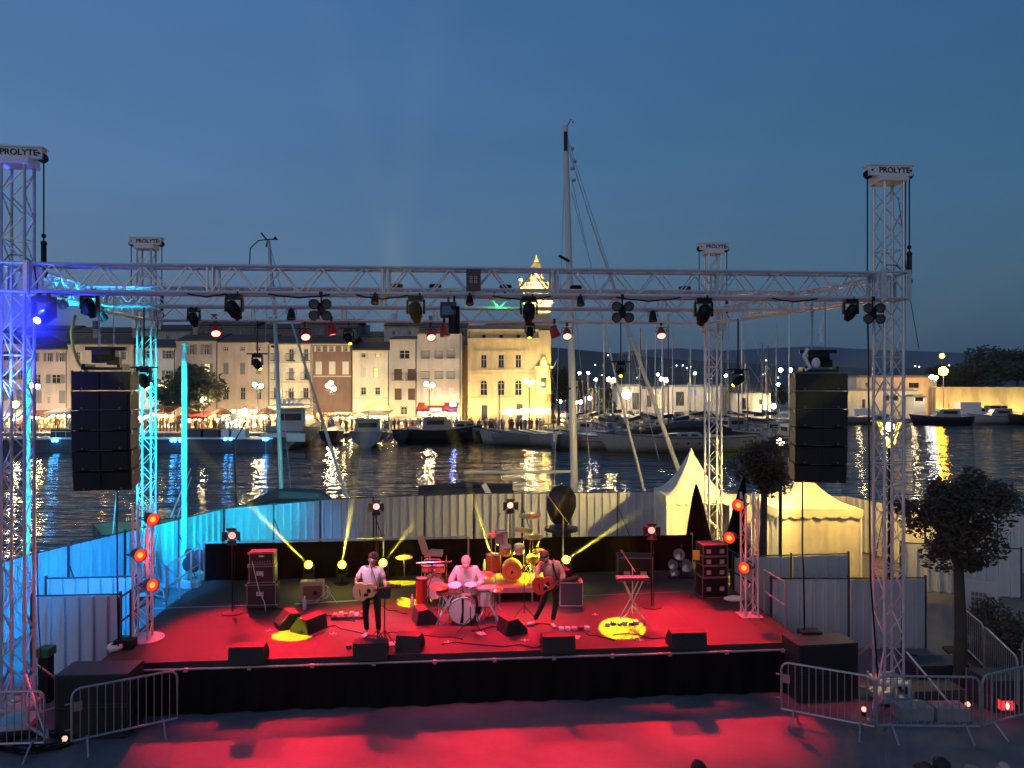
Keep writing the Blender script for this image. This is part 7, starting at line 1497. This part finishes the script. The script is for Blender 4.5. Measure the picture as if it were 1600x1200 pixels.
t = thing('wheeled_board', 'low wheeled board under the black amplifier stack', 'dolly', ap, R(6)); obj('board', MB().box(0, 0, .085, .72, .4, .02), DARK, t); [obj('wheel', MB().lathe([(.035, -.015), (.035, .015)], 12, (x, y, .036), Matrix.Rotation(R(90), 3, 'Y')), RUBBER, t) for x in (-.3, .3) for y in (-.15, .15)]
cable([ap + Vector(v) for v in ((-.2, -.2, 1.2), (-.12, -.24, .9), (-.02, -.24, .5), (.12, -.26, .2), (.16, -.3, .01))], 'pale cable hanging down the front of the amplifier stack', .010, WHITEP)
# combo amp
cp = G(488, 938, 1.0); t = thing('combo_amplifier', 'small tan combo amplifier with brown grille', 'amplifier', cp, R(8)); BLN = mat('blond_tolex', (.50, .34, .20), .6, var=.1, scale=20)
obj('cabinet', MB().box(0, 0, .25, .56, .26, .48), BLN, t); obj('grille_cloth', MB().box(.02, -.132, .22, .44, .012, .34), mat('brown_grille', (.20, .10, .07), .85, var=.2, scale=60), t); obj('handle', MB().path([(-.1, 0, .49), (-.1, 0, .53), (.1, 0, .53), (.1, 0, .49)], .012, 5), BLACK, t); obj('microphone', MB().ball((.08, -.17, .22), .045, 8, 6), BLACK, t)
stand_mic(cp + Vector((.40, -.1, 0)), .35, 'short looped stand beside the combo amplifier', mic=False, light=WHITEP); cable([cp + Vector((.33 + .12 * math.cos(a), -.05, .22 + .16 * math.sin(a))) for a in [k * .7 for k in range(10)]], 'white coiled cable hanging beside the combo amplifier', .012, WHITEP)
# bottles
BOT = mat('clear_bottle', (.62, .60, .66), .15); 
for px, py, z, lab in ((476, 953, 1.0, 'water bottle before the combo amplifier'), (644, 950, 1.0, 'water bottle left of the orange tom'), (757, 893, 1.35, 'white bottle on the riser left of the rear kit'), (741, 962, 1.0, 'small bottle behind the kick drum')):
    p = G(px, py, z); t = thing('bottle', lab, 'bottle', p); obj('bottle_body', MB().lathe([(.045, 0), (.048, .05), (.048, .20), (.02, .27), (.018, .30)], 12), BOT, t, True); obj('cap', MB().lathe([(.02, .30), (.02, .325)], 10), WHITEP, t)
# keyboard
kp = G(988, 972, 1.0); t = thing('keyboard', 'small red lit keyboard on a crossed stand at the right of the stage', 'keyboard', kp, R(4)); obj('case', MB().box(0, 0, .98, .72, .26, .07), mat('keyboard_body', (.30, .05, .06), .35), t)
b = MB(); [b.box(-.33 + i * .0285, -.06, 1.02, .025, .13, .012) for i in range(24)]; obj('white_key', b, WHITEP, t); b = MB(); [b.box(-.315 + i * .0285, -.025, 1.03, .014, .08, .012) for i in range(23) if i % 7 not in (2, 6)]; obj('black_key', b, BLACK, t)
b = MB(); 
for y in (-.14, .14): b.path([(-.20, y, .94), (.0, y, .50), (.25, y, 0)], .014, 6); b.path([(.20, y, .94), (.0, y + .02, .50), (-.28, y, 0)], .014, 6)
for x, z in ((-.2, .94), (.2, .94), (.25, .015), (-.28, .015)): b.tube((x, -.2, z), (x, .2, z), .014, 6)
obj('stand', b, STEEL, t); stand_mic(kp + Vector((.05, .30, 0)), 1.15, 'microphone on a white-tipped boom over the keyboard', boom=(-.18, -.05, 1.42), light=WHITEP)
t = thing('pedal_board', 'row of small effect pedals in the yellow pool of light', 'pedals', G(972, 976, 1.0), R(5)); [obj('pedal', MB().box(-.32 + i * .13, (i % 2) * .05, .03, .09, .13, .06), (WHITEP, DARK, STEEL)[i % 3], t) for i in range(6)]
t = thing('pedal_board', 'row of white effect pedals at the feet of the guitarist', 'pedals', G(895, 984, 1.0), R(5)); [obj('pedal', MB().box(-.25 + i * .14, 0, .03, .10, .13, .06), (WHITEP, WHITEP, STEEL, DARK)[i % 4], t) for i in range(5)]
t = thing('pedal_board', 'wide grey pedal board left of the singer', 'pedals', G(545, 965, 1.0), R(5)); obj('board', MB().box(0, 0, .04, .75, .32, .05), DARK, t); [obj('pedal', MB().box(-.30 + i * .12, (.06 if i % 2 else -.05), .09, .08, .12, .05), (STEEL, WHITEP, mat('red_pedal', (.35, .05, .06), .4))[i % 3], t) for i in range(6)]
t = thing('pedal_board', 'little dark pedals left of the monitor before the singer', 'pedals', G(545, 1012, 1.0), R(5)); [obj('pedal', MB().box(i * .13, .03 * i, .03, .09, .12, .06), (DARK, REDP)[i % 2], t) for i in range(3)]
rq = random.Random(8)
for i, (px0, py0, px1, py1) in enumerate(((420, 950, 560, 970), (500, 975, 600, 1000), (600, 990, 720, 1000), (740, 985, 860, 975), (900, 985, 960, 1000), (960, 990, 1060, 1000), (560, 940, 640, 960), (690, 1005, 850, 1010))):
    a, c = G(px0, py0, 1.0), G(px1, py1, 1.0); P_ = [a.lerp(c, k / 8) + Vector((rq.uniform(-.06, .06), rq.uniform(-.14, .14), .012)) for k in range(9)]
    cable(P_, 'thin black cable snaking over the deck, %s' % ['from the amplifier stack', 'behind the left monitors', 'along the front by the singer', 'past the kick drum', 'before the pedals of the guitarist', 'to the rightmost monitor', 'behind the singer', 'along the front by the drums'][i], .010, BLACK, name='floor_cable')
# drums ------------------------------------------------------------
DH = mat('drum_head', (.68, .64, .63), .5, var=.05); 
def drum(mb_par, c, r_, d, m, axis='z', name='drum', hoop=CHROME, head=DH, tilt=0):
    M = Matrix.Rotation(R(90), 3, 'X') if axis == 'y' else (Matrix.Rotation(R(tilt), 3, 'X') if tilt else None); c = Vector(c)
    s = obj(name, MB().lathe([(r_, -d / 2), (r_, d / 2)], 24, c, M, cap=False), m, mb_par, True)
    for e in (-1, 1):
        obj('hoop', MB().lathe([(r_ * 1.0, e * d / 2 - .02), (r_ * 1.05, e * d / 2 - .015), (r_ * 1.05, e * d / 2 + .012), (r_ * 1.0, e * d / 2 + .015)], 24, c, M, cap=False), hoop, s)
        obj('head', MB().lathe([(.001, e * (d / 2 + .002)), (r_ * .99, e * d / 2)], 24, c, M, cap=False), head, s)
    b = MB()
    for k in range(8):
        a = 2 * math.pi * k / 8 + .2; v = [Vector((r_ * 1.04 * math.cos(a), r_ * 1.04 * math.sin(a), z)) for z in (-d / 2, d / 2)]
        v = [(M @ q if M is not None else q) + c for q in v]; b.tube(v[0], v[1], .006, 4)
    obj('lug', b, CHROME, s); return s
def cymbal(P_, r_, h, label, m, legs=True, tilt=8, top=True):
    t = thing('cymbal', label, 'cymbal', P_); b = MB(); b.tube((0, 0, .25), (0, 0, h + .05), .011, 6)
    if legs: [b.tube((0, 0, .42), (.26 * math.cos(R(a)), .26 * math.sin(R(a)), .01), .011, 5) for a in (-90, 30, 150)]
    obj('stand', b, CHROME, t); M = Matrix.Rotation(R(tilt), 3, 'X'); obj('plate', MB().lathe([(.012, .035), (.05, .03), (.07, .015), (r_, -.01), (r_, -.013), (.06, .008), (.012, .02)], 28, (0, 0, h), M, cap=False), m, t, True); obj('wing_nut', MB().tube((0, 0, h + .03), (0, 0, h + .09), .012, 6), CHROME, t); return t
PEARL = mat('white_pearl_shell', (.55, .45, .45), .3, var=.1); KP = Vector((X(722, 17.0), 16.98, 1.0))
t = thing('drum_kit', 'front drum kit with a white headed kick drum split by a dark stripe', 'drum kit', KP)
drum(t, (0, .2, .31), .29, .40, PEARL, 'y', 'kick_drum'); b = MB(); b.prism([(-.045, .04), (.03, .04), (.045, .58), (-.01, .58), (.0, .3)], -.012, -.004); obj('stripe', b, BLACK, t)
b = MB(); [b.tube((s * .27, .1, .3), (s * .42, -.05, .01), .012, 5) for s in (-1, 1)]; obj('spur', b, CHROME, t)
drum(t, (-.18, .22, .74), .155, .20, PEARL, 'z', 'tom_drum', tilt=16); drum(t, (.18, .22, .76), .14, .18, PEARL, 'z', 'tom_drum', tilt=16); drum(t, (-.42, .42, .66), .18, .14, CHROME, 'z', 'snare_drum'); drum(t, (.50, .45, .50), .20, .36, PEARL, 'z', 'floor_tom')
b = MB(); [b.tube((-.42 + .2 * math.cos(R(a)), .42 + .2 * math.sin(R(a)), 0), (-.42, .42, .58), .010, 5) for a in (0, 120, 240)]; [b.tube((.50 + .2 * math.cos(R(a)), .45 + .2 * math.sin(R(a)), 0), (.50 + .2 * math.cos(R(a)), .45 + .2 * math.sin(R(a)), .5), .010, 5) for a in (30, 150, 270)]; b.tube((0, .25, .6), (0, .25, .8), .014, 6); b.tube((-.2, .25, .78), (.2, .25, .78), .012, 6); obj('hardware', b, CHROME, t)
b = MB(); b.lathe([(.17, .46), (.17, .50), (.12, .52)], 18, (0, .9, 0)); [b.tube((0, .9, .4), (.2 * math.cos(R(a)), .9 + .2 * math.sin(R(a)), 0), .012, 5) for a in (90, 210, 330)]; obj('stool', b, BLACK, t)
BRASS = mat('brass_cymbal', (.65, .45, .20), .3, .8); BRASSR = mat('bronze_cymbal', (.50, .22, .12), .35, .7)
cymbal(G(775, 970, 1.0), .17, .72, 'hi-hat right of the front kick drum', BRASS); cymbal(G(686, 972, 1.0), .22, .80, 'cymbal left of the front kick drum', BRASSR); cymbal(G(757, 952, 1.0), .24, .83, 'flat cymbal behind the hi-hat', BRASSR)
# tray table/percussion with x legs
def xstand(px, py, label, w=.5, h=.75, tray=None):
    p = G(px, py, 1.0); t = thing('percussion_stand', label, 'stand', p, R(4)); b = MB()
    for y in (-.12, .12): b.tube((-w / 2, y, 0), (w / 2 * .5, y, h), .014, 5); b.tube((w / 2, y, 0), (-w / 2 * .5, y, h), .014, 5)
    b.tube((-w / 2, -.16, .01), (-w / 2, .16, .01), .014, 5); b.tube((w / 2, -.16, .01), (w / 2, .16, .01), .014, 5); obj('leg', b, WHITEP, t); obj('tray', MB().box(0, 0, h + .02, w, .32, .04), tray or REDP, t)
xstand(700, 972, 'white crossed-leg stand beside the front kick drum, left', .5, .66, mat('red_cloth', (.35, .08, .06), .8)); xstand(762, 968, 'pale crossed-leg stand right of the front kick drum', .45, .70, mat('pinkish_tray', (.5, .35, .3), .6))
ORA = mat('orange_shell', (.55, .16, .03), .3, var=.1); t = thing('bass_drum', 'big orange lying drum with toms on top at the left of the drummer', 'drum', G(675, 952, 1.0) + Vector((0, .5, 0)), R(10)); drum(t, (0, 0, .42), .26, .42, ORA, 'y', 'shell_drum'); drum(t, (.10, -.02, .84), .15, .16, mat('salmon_shell', (.5, .22, .15), .4), 'z', 'tom_drum'); drum(t, (-.18, -.05, .86), .12, .12, mat('salmon_shell', (.5, .22, .15), .4), 'z', 'tom_drum')
b = MB(); [b.tube((s * .2, -.15, .25), (s * .42, -.3, .01), .012, 5) for s in (-1, 1)]; [b.tube((s * .3, -.02, 0), (s * .3, -.02, 1.15), .010, 5) for s in (-1, 1)]; b.tube((-.42, -.02, 1.0), (.42, -.02, 1.0), .010, 5); obj('hardware', b, CHROME, t)
cymbal(G(628, 930, 1.0) + Vector((0, .4, 0)), .22, .88, 'pinkish cymbal left of the orange drum', mat('pinkish_cymbal', (.6, .3, .3), .4, .3), legs=False)
t = thing('red_drum', 'red upright drum left of the orange one', 'drum', G(657, 952, 1.0) + Vector((0, .3, 0))); drum(t, (0, 0, .36), .14, .6, REDP, 'z', 'shell')
# rear kit on a riser
rp = Vector((X(805, 19.2), 19.0, 1.0)); t = thing('drum_riser', 'pale edged riser under the rear drum kit', 'riser', rp, SROT); obj('platform', MB().box(-.15, .5, .32, 2.3, 1.5, .06), mat('riser_top', (.30, .18, .14), .7), t); b = MB(); b.box(-.15, -.26, .30, 2.3, .02, .12); obj('fascia', b, STEEL, t); [obj('leg', MB().tube((x, y, 0), (x, y, .3), .025, 6), STEEL, t) for x in (-1.2, -.4, .4, .95) for y in (-.2, 1.2)]
rk = rp + Vector((0, .35, .35)); YSH = mat('yellow_sparkle_shell', (.62, .38, .05), .3, var=.15, scale=20)
t = thing('drum_kit', 'rear drum kit in orange and yellow on its riser', 'drum kit', rk); drum(t, (-.08, .0, .30), .24, .40, YSH, 'y', 'kick_drum', mat('yellow_hoop', (.6, .45, .1), .4), mat('amber_head', (.60, .30, .08), .5)); b = MB(); b.lathe([(.16, 0), (.17, 0)], 24, (-.08, -.216, .30), Matrix.Rotation(R(90), 3, 'X'), cap=False); obj('ring', b, BLACK, t); 
b = MB(); b.prism([(-.12, .24), (-.08, .36), (-.03, .27)], -.222, -.214); obj('emblem', b, mat('brown_ink', (.08, .03, .02), .6), t)
drum(t, (-.55, .15, .45), .19, .40, ORA, 'z', 'floor_tom'); drum(t, (-.25, .1, .78), .14, .2, YSH, 'z', 'tom_drum', tilt=18); drum(t, (.10, .1, .80), .13, .18, mat('pale_shell', (.6, .45, .4), .4), 'z', 'tom_drum', tilt=18); drum(t, (-.35, .30, 1.05), .15, .30, mat('pale_shell', (.6, .45, .4), .4), 'z', 'tom_drum'); drum(t, (.45, .2, .52), .16, .14, YSH, 'z', 'snare_drum')
b = MB(); [b.tube((-.55 + .18 * math.cos(R(a)), .15 + .18 * math.sin(R(a)), 0), (-.55 + .18 * math.cos(R(a)), .15 + .18 * math.sin(R(a)), .5), .01, 5) for a in (0, 120, 240)]; [b.tube((.45 + .2 * math.cos(R(a)), .2 + .2 * math.sin(R(a)), 0), (.45, .2, .45), .01, 5) for a in (0, 120, 240)]; b.tube((-.08, .05, .5), (-.08, .05, .8), .014, 6); obj('hardware', b, CHROME, t)
YCY = mat('yellow_brass_cymbal', (.75, .60, .12), .35, .55)
for dx, dy, h, r_, m, lab in ((-.50, .1, 1.18, .20, BRASSR, 'copper cymbal left of the rear kit'), (.38, .3, 1.62, .30, YCY, 'highest yellow lit cymbal of the rear kit'), (.22, .1, 1.30, .24, YCY, 'middle yellow lit cymbal of the rear kit'), (.45, .0, 1.14, .26, YCY, 'lowest yellow lit cymbal of the rear kit'), (.60, .2, .75, .17, YCY, 'hi-hat of the rear kit')): cymbal(rk + Vector((dx, dy, 0)), r_, h, lab, m, tilt=6)
# chairs
def chair(P_, rz, label, m, folded=False, seat=.44, back=.84, z=0):
    t = thing('chair', label, 'chair', P_, rz); obj('seat', MB().box(0, 0, seat, .40, .38, .035), m, t); obj('backrest', MB().box(0, .19, back - .10, .38, .03, .22), m, t)
    for s in (-1, 1): obj('leg', MB().path([(s * .20, -.20, 0), (s * .20, .02, seat), (s * .20, .20, back)], .012, 5), STEEL, t); obj('leg', MB().tube((s * .19, .22, 0), (s * .19, -.12, seat), .012, 5), STEEL, t)
    b = MB(); b.path([(-.20, .20, back), (-.17, .20, back + .04), (.17, .20, back + .04), (.20, .20, back)], .012, 5); obj('back_frame', b, STEEL, t)
chair(Vector((X(677, 19.0), 19.0, 1.0)), R(180), 'folding chair with a dark shiny backrest behind the orange drum', mat('shiny_black_vinyl', (.05, .05, .06), .25), back=1.0); 
PADM = mat('tan_padding', (.50, .38, .25), .8)
t = thing('reclining_seat', 'tan padded seat cushions stacked up behind the folding chair', 'seat', Vector((X(672, 19.8), 19.8, 1.0))); obj('backrest', MB().box(-.18, 0, 1.18, .16, .10, .46, Matrix.Rotation(R(-18), 3, 'Y')), PADM, t); obj('cushion', MB().box(.16, 0, .98, .32, .3, .12, Matrix.Rotation(R(4), 3, 'Y')), PADM, t); obj('cushion', MB().box(-.06, -.05, .97, .14, .2, .14), PADM, t); b = MB(); b.tube((0, 0, 0), (0, 0, .92), .03, 8); b.lathe([(.25, 0), (.25, .02)], 16); obj('post', b, CHROME, t)
chair(Vector((X(960, 23.6), 23.6, .72)), R(8), 'folding metal chair behind the back barrier near the hoarding', STEEL)
t = thing('platform', 'low service platform behind the back barrier', 'platform', Vector((4.2, 24.3, 0)), R(4)); obj('deck', MB().box(0, 0, .66, 6.0, 2.4, .08), DARK, t); [obj('leg', MB().box(x, y, .31, .08, .08, .62), STEEL, t) for x in (-2.8, 0, 2.8) for y in (-1.1, 1.1)]
CARD = mat('cardboard', (.42, .26, .12), .85, var=.1)
for px, w, lab in ((1003, .42, 'brown cardboard box behind the right barn door light'), (1028, .5, 'paler cardboard box beside the tent')): t = thing('cardboard_box', lab, 'box', Vector((X(px, 23.4), 23.4, .70)), R(5)); obj('box', MB().box(0, 0, .15, w, .3, .30), CARD, t); obj('flap', MB().box(0, -.16, .30, w * .96, .12, .01, Matrix.Rotation(R(25), 3, 'X')), CARD, t)
for i, (px, py, Y, lab) in enumerate(((1285, 845, 22.2, 'cardboard crate left of the yellow tent entrance'), (1362, 870, 22.5, 'low pale crate right of the yellow tent'))): p = W(px, py, Y); t = thing('crate', lab, 'crate', (p.x if i else X(1215, 21.8), Y if i else 21.8, 0), R(12)); obj('box', MB().box(0, 0, .3, .75, .5, .6), CARD, t); obj('strap', MB().box(0, 0, .3, .06, .51, .61), DARK, t)
# flight cases
for px, py, w, d, h, lab, pan in ((991, 900, .92, .6, .66, 'black edged flight case behind the keyboard', CASE),): 
    p = G(px, py + 6, 1.0); t = box_case(p, R(-4), w, d, h, lab, panel=BLACK, edge=mat('case_edge', (.20, .17, .17), .4, .5)); [obj('latch', MB().box(x, -d / 2 - .006, h * .35, .16, .02, .14), STEEL, t) for x in (-.22, .22)]
tx = G(1112, 930, 1.0)
for k, (h, w) in enumerate(((.50, .66), (.28, .62), (.22, .64), (.28, .62))): 
    z = sum((.50, .28, .22, .28)[:k]) + .012 * k; t = box_case(tx + Vector((0, 0, z)), R(6), w, .5, h, ['bottom case of the stack by the right stage side', 'second case of the stack by the right stage side', 'third case of the stack by the right stage side', 'top case of the stack by the right stage side'][k], panel=BLACK, edge=mat('case_edge', (.20, .17, .17), .4, .5)); [obj('latch', MB().box(x, -.256, h * .45, .11, .02, min(.1, h * .5)), STEEL, t) for x in (-.17, .17)]
t = thing('yellow_panel', 'yellow square panel on a stand beside the case stack', 'panel', tx + Vector((-.44, -.2, 0))); b = MB(); b.tube((0, 0, 0), (0, 0, .95), .015, 6); [b.tube((0, 0, .3), (.22 * math.cos(R(a)), .22 * math.sin(R(a)), 0), .01, 5) for a in (90, 210, 330)]; obj('stand', b, BLACKM, t); obj('sheet', MB().box(0, -.02, 1.06, .16, .02, .24), mat('yellow_card', (.62, .55, .03), .6), t)
# cluster of round reflectors at the back right
rp2 = W(1063, 880, 21.3); t = thing('lamp_cluster', 'cluster of round grey reflectors standing at the back right corner', 'stage light', (rp2.x, 21.2, 1.0)); b = MB(); b.tube((0, 0, 0), (0, 0, .9), .02, 6); b.box(0, 0, .02, .6, .4, .04); obj('stand', b, BLACKM, t)
for dx, dz, r_ in ((-.05, .58, .17), (-.22, .30, .15), (.14, .28, .19), (-.18, .08, .13)): M = axis_M((-.5, -1, -.1)); b = MB(); b.lathe([(.05, .14), (r_, -.02)], 16, (dx, 0, dz + .05), M, cap=False); q = obj('reflector_can', b, BLACK, t); obj('reflector', MB().lathe([(.001, .03), (r_ * .96, -.015)], 16, (dx, 0, dz + .05), M, cap=False), mat('dull_reflector', (.35, .37, .4), .3, .5), q)
# barn-door lamps on stands
def barn(px, pyb, pyt, label, em=None, z=1.0, Y=None, flip=1):
    p = G(px, pyb, z) if Y is None else Vector((X(px, Y), Y, z)); h = Z(pyt, p.y) - z; t = thing('barn_door_light', label, 'stage light', p); b = MB(); b.tube((0, 0, 0), (0, 0, h - .1), .017, 6); b.lathe([(.24, 0), (.24, .02), (.03, .035)], 20); b.tube((.04, 0, .05), (.05, 0, h * .8), .008, 5); obj('stand', b, BLACKM, t)
    c = Vector((0, 0, h)); M = axis_M((.15 * flip, -1, -.12)); b = MB(); b.lathe([(.06, .20), (.10, .14), (.11, -.06)], 14, c, M, cap=False); b.lathe([(.001, .201), (.06, .20)], 12, c, M, cap=False); obj('can', b, REDCAN, t); obj('lens', MB().lathe([(.001, -.03), (.085, -.035)], 16, c, M, cap=False), em or WARM_E, t)
    for k in range(4):
        Mk = M @ Matrix.Rotation(R(90 * k), 3, 'Z'); b = MB(); A_ = [Mk @ Vector(v) + c for v in ((-.09, .10, -.06), (.09, .10, -.06), (.12, .20, -.14), (-.12, .20, -.14))]; b.add([*A_, *[v + Mk @ Vector((0, .004, .006)) for v in A_]], [(0, 1, 2, 3), (7, 6, 5, 4), (0, 3, 7, 4), (1, 5, 6, 2), (3, 2, 6, 7), (0, 4, 5, 1)]); obj('barn_door', b, REDCAN, t)
    return t
barn(363, 958, 836, 'red lit barn door lamp on a floor stand at the left of the stage', flip=1); barn(1018, 948, 828, 'red lit barn door lamp on a floor stand at the right of the stage', flip=-1)
barn(588, 0, 791, 'barn door lamp on a tall stand behind the singer', emat('pinkish_bright', (1, .45, .45), 1.8), 1.0, 20.4); barn(797, 0, 789, 'barn door lamp on a tall stand behind the rear drum kit', emat('pale_warm', (1, .6, .4), 1.5), 1.0, 20.6)
# yellow beam lights along the back and the smoke they cut
YB = 20.55; beams = [(482, 883, (380, 778), 12, 'first from the left'), (534, 883, (552, 775), 11, 'second from the left'), (598, 880, (650, 815), 3, 'third, behind the singer'), (770, 875, (735, 765), 9, 'fourth, left of the rear kit'), (829, 872, (893, 750), 11, 'fifth, inside the rear kit'), (884, 875, (975, 815), 8, 'rightmost, behind the guitarist')]
for px, py, (qx, qy), P_, lab in beams:
    c = W(px, py, YB - .15); f = Vector((c.x, c.y + .0, 1.0)); to = W(qx, qy, YB - 3.1)
    mh = thing('beam_light', 'small beam light glowing yellow at the stage back, %s' % lab, 'stage light', f); hh = c.z - 1.0; b = MB(); b.box(0, .05, hh - .30, .26, .22, .10); b.tube((0, .05, 0), (0, .05, hh - .3), .03, 6); b.lathe([(.18, 0), (.18, .02)], 14, (0, .05, 0)); [b.box(s * .13, .05, hh - .14, .03, .08, .26) for s in (-1, 1)]; obj('base', b, BLACK, mh)
    d = (to - c).normalized(); look = (Vector((0, 0, EYE)) - c).normalized(); mid = (look * .75 + d * .5).normalized(); M = axis_M(mid); cc = Vector((0, .02, hh)); b = MB(); b.lathe([(.05, .16), (.10, .10), (.11, -.05)], 14, cc, M, cap=False); b.lathe([(.001, .161), (.05, .16)], 12, cc, M, cap=False); obj('head', b, BLACK, mh)
    obj('lens', MB().lathe([(.001, -.065), (.105, -.045)], 16, cc, M, cap=False), YHOT, mh)
    spot(c + mid * .10 + d * .03, to, P_ * BEAM_K, (1, .80, .08), 2.9, .9, .02); glow(c + mid * .34, 14, (1, .78, .03), .05); obj('lens_core', MB().lathe([(.001, -.072), (.05, -.068)], 14, cc, M, cap=False), emat('yellow_core', (1, .9, .35), 14), mh)
# small leftovers on the deck: set lists, gaffer marks, scuffed tape crosses
PAPER = mat('set_list_paper', (.6, .58, .56), .8)
for px, py, rz, lab in ((612, 1006, .2, 'white set list sheet taped before the singer'), (900, 996, -.3, 'white set list sheet taped before the guitarist'), (752, 990, .5, 'white sheet lying before the drum kit')):
    t = thing('set_list', lab, 'paper', G(px, py, 1.0), rz); obj('sheet', MB().box(0, 0, .006, .15, .21, .004), PAPER, t)
for i, (px, py) in enumerate(((420, 985), (700, 1003), (820, 1000), (1000, 1000), (930, 960), (520, 990))):
    c = G(px, py, 1.006); b = MB(); b.box(c.x, c.y, 1.005, .16, .03, .004); b.box(c.x, c.y, 1.0075, .03, .16, .004); tag(obj('floor_mark', b, LINE), 'small pale tape cross on the deck, ' + ('before the left pool of yellow light', 'before the kick drum', 'between drummer and guitarist', 'before the yellow pool by the keyboard', 'right of the guitarist', 'left of the singer')[i], 'tape mark')
# thin stage smoke over the back of the stage: a real low cloud that shows the beams
if SMOKE > 0:
    b = MB(); c = S(6.6, 4.0); M = Matrix.Rotation(SROT, 3, 'Z'); b.box(c.x, c.y, 2.7, 13.6, 5.6, 3.3, M)
    m = bpy.data.materials.new('stage_smoke'); m.use_nodes = True; n = m.node_tree.nodes; l = m.node_tree.links; n.remove(n['Principled BSDF']); v = n.new('ShaderNodeVolumePrincipled'); v.inputs['Color'].default_value = (.9, .9, .9, 1); v.inputs['Density'].default_value = SMOKE; v.inputs['Anisotropy'].default_value = .3
    t = n.new('ShaderNodeTexCoord'); sx = n.new('ShaderNodeSeparateXYZ'); l.new(t.outputs['Object'], sx.inputs[0])
    fz = n.new('ShaderNodeMapRange'); fz.interpolation_type = 'SMOOTHSTEP'; l.new(sx.outputs['Z'], fz.inputs[0]); fz.inputs[1].default_value = 2.2; fz.inputs[2].default_value = 4.3; fz.inputs[3].default_value = SMOKE; fz.inputs[4].default_value = 0
    fy = n.new('ShaderNodeMapRange'); fy.interpolation_type = 'SMOOTHSTEP'; l.new(sx.outputs['Y'], fy.inputs[0]); fy.inputs[1].default_value = 16.6; fy.inputs[2].default_value = 18.6; fy.inputs[3].default_value = 0; fy.inputs[4].default_value = 1
    mu = n.new('ShaderNodeMath'); mu.operation = 'MULTIPLY'; l.new(fz.outputs[0], mu.inputs[0]); l.new(fy.outputs[0], mu.inputs[1]); l.new(mu.outputs[0], v.inputs['Density'])
    l.new(v.outputs[0], n['Material Output'].inputs['Volume']); o = obj('smoke', b, m); tag(o, 'thin haze machine smoke hanging over the back of the stage', 'smoke', None, 'stuff')
def puff(p, r, dens, label):  # ball of haze added to imitate the flare around a lamp
    b = MB(); b.ball(p, r, 16, 10); m = bpy.data.materials.new('smoke_puff'); m.use_nodes = True; n = m.node_tree.nodes; l = m.node_tree.links; n.remove(n['Principled BSDF']); v = n.new('ShaderNodeVolumePrincipled')
    t = n.new('ShaderNodeTexCoord'); sb = n.new('ShaderNodeVectorMath'); sb.operation = 'SUBTRACT'; sb.inputs[1].default_value = p; l.new(t.outputs['Object'], sb.inputs[0]); ln = n.new('ShaderNodeVectorMath'); ln.operation = 'LENGTH'; l.new(sb.outputs[0], ln.inputs[0])
    mr_ = n.new('ShaderNodeMapRange'); mr_.interpolation_type = 'SMOOTHSTEP'; l.new(ln.outputs['Value'], mr_.inputs[0]); mr_.inputs[1].default_value = 0; mr_.inputs[2].default_value = r; mr_.inputs[3].default_value = dens; mr_.inputs[4].default_value = 0; l.new(mr_.outputs[0], v.inputs['Density'])
    l.new(v.outputs[0], n['Material Output'].inputs['Volume']); tag(obj('smoke', b, m), label, 'smoke', None, 'stuff')
if SMOKE > 0:
    pb = fpt(74, -.05) + fo + Vector((.02, -.15, -.45)); puff(pb, .8, 1.3, 'added blue halo ball standing in for flare around the glaring blue moving head'); glow(pb + Vector((0, -.12, -.05)), 90, (.0, .0, 1), .06)
if HAZE > 0:
    b = MB(); b.box(0, 2000, 70, 4600, 4150, 150)
    b = MB(); x0, x1, y0, y1, z0, z1 = -2600, 2600, -70, 3900, -4.6, 190
    b.box((x0 + x1) / 2, (y0 + y1) / 2, (z0 + z1) / 2, x1 - x0, y1 - y0, z1 - z0)
    m = bpy.data.materials.new('evening_haze'); m.use_nodes = True; n = m.node_tree.nodes; l = m.node_tree.links; n.remove(n['Principled BSDF']); v = n.new('ShaderNodeVolumePrincipled'); v.inputs['Color'].default_value = (.75, .85, 1, 1); v.inputs['Density'].default_value = HAZE; v.inputs['Anisotropy'].default_value = 0
    l.new(v.outputs[0], n['Material Output'].inputs['Volume']); o = obj('haze', b, m); o['kind'] = 'stuff'
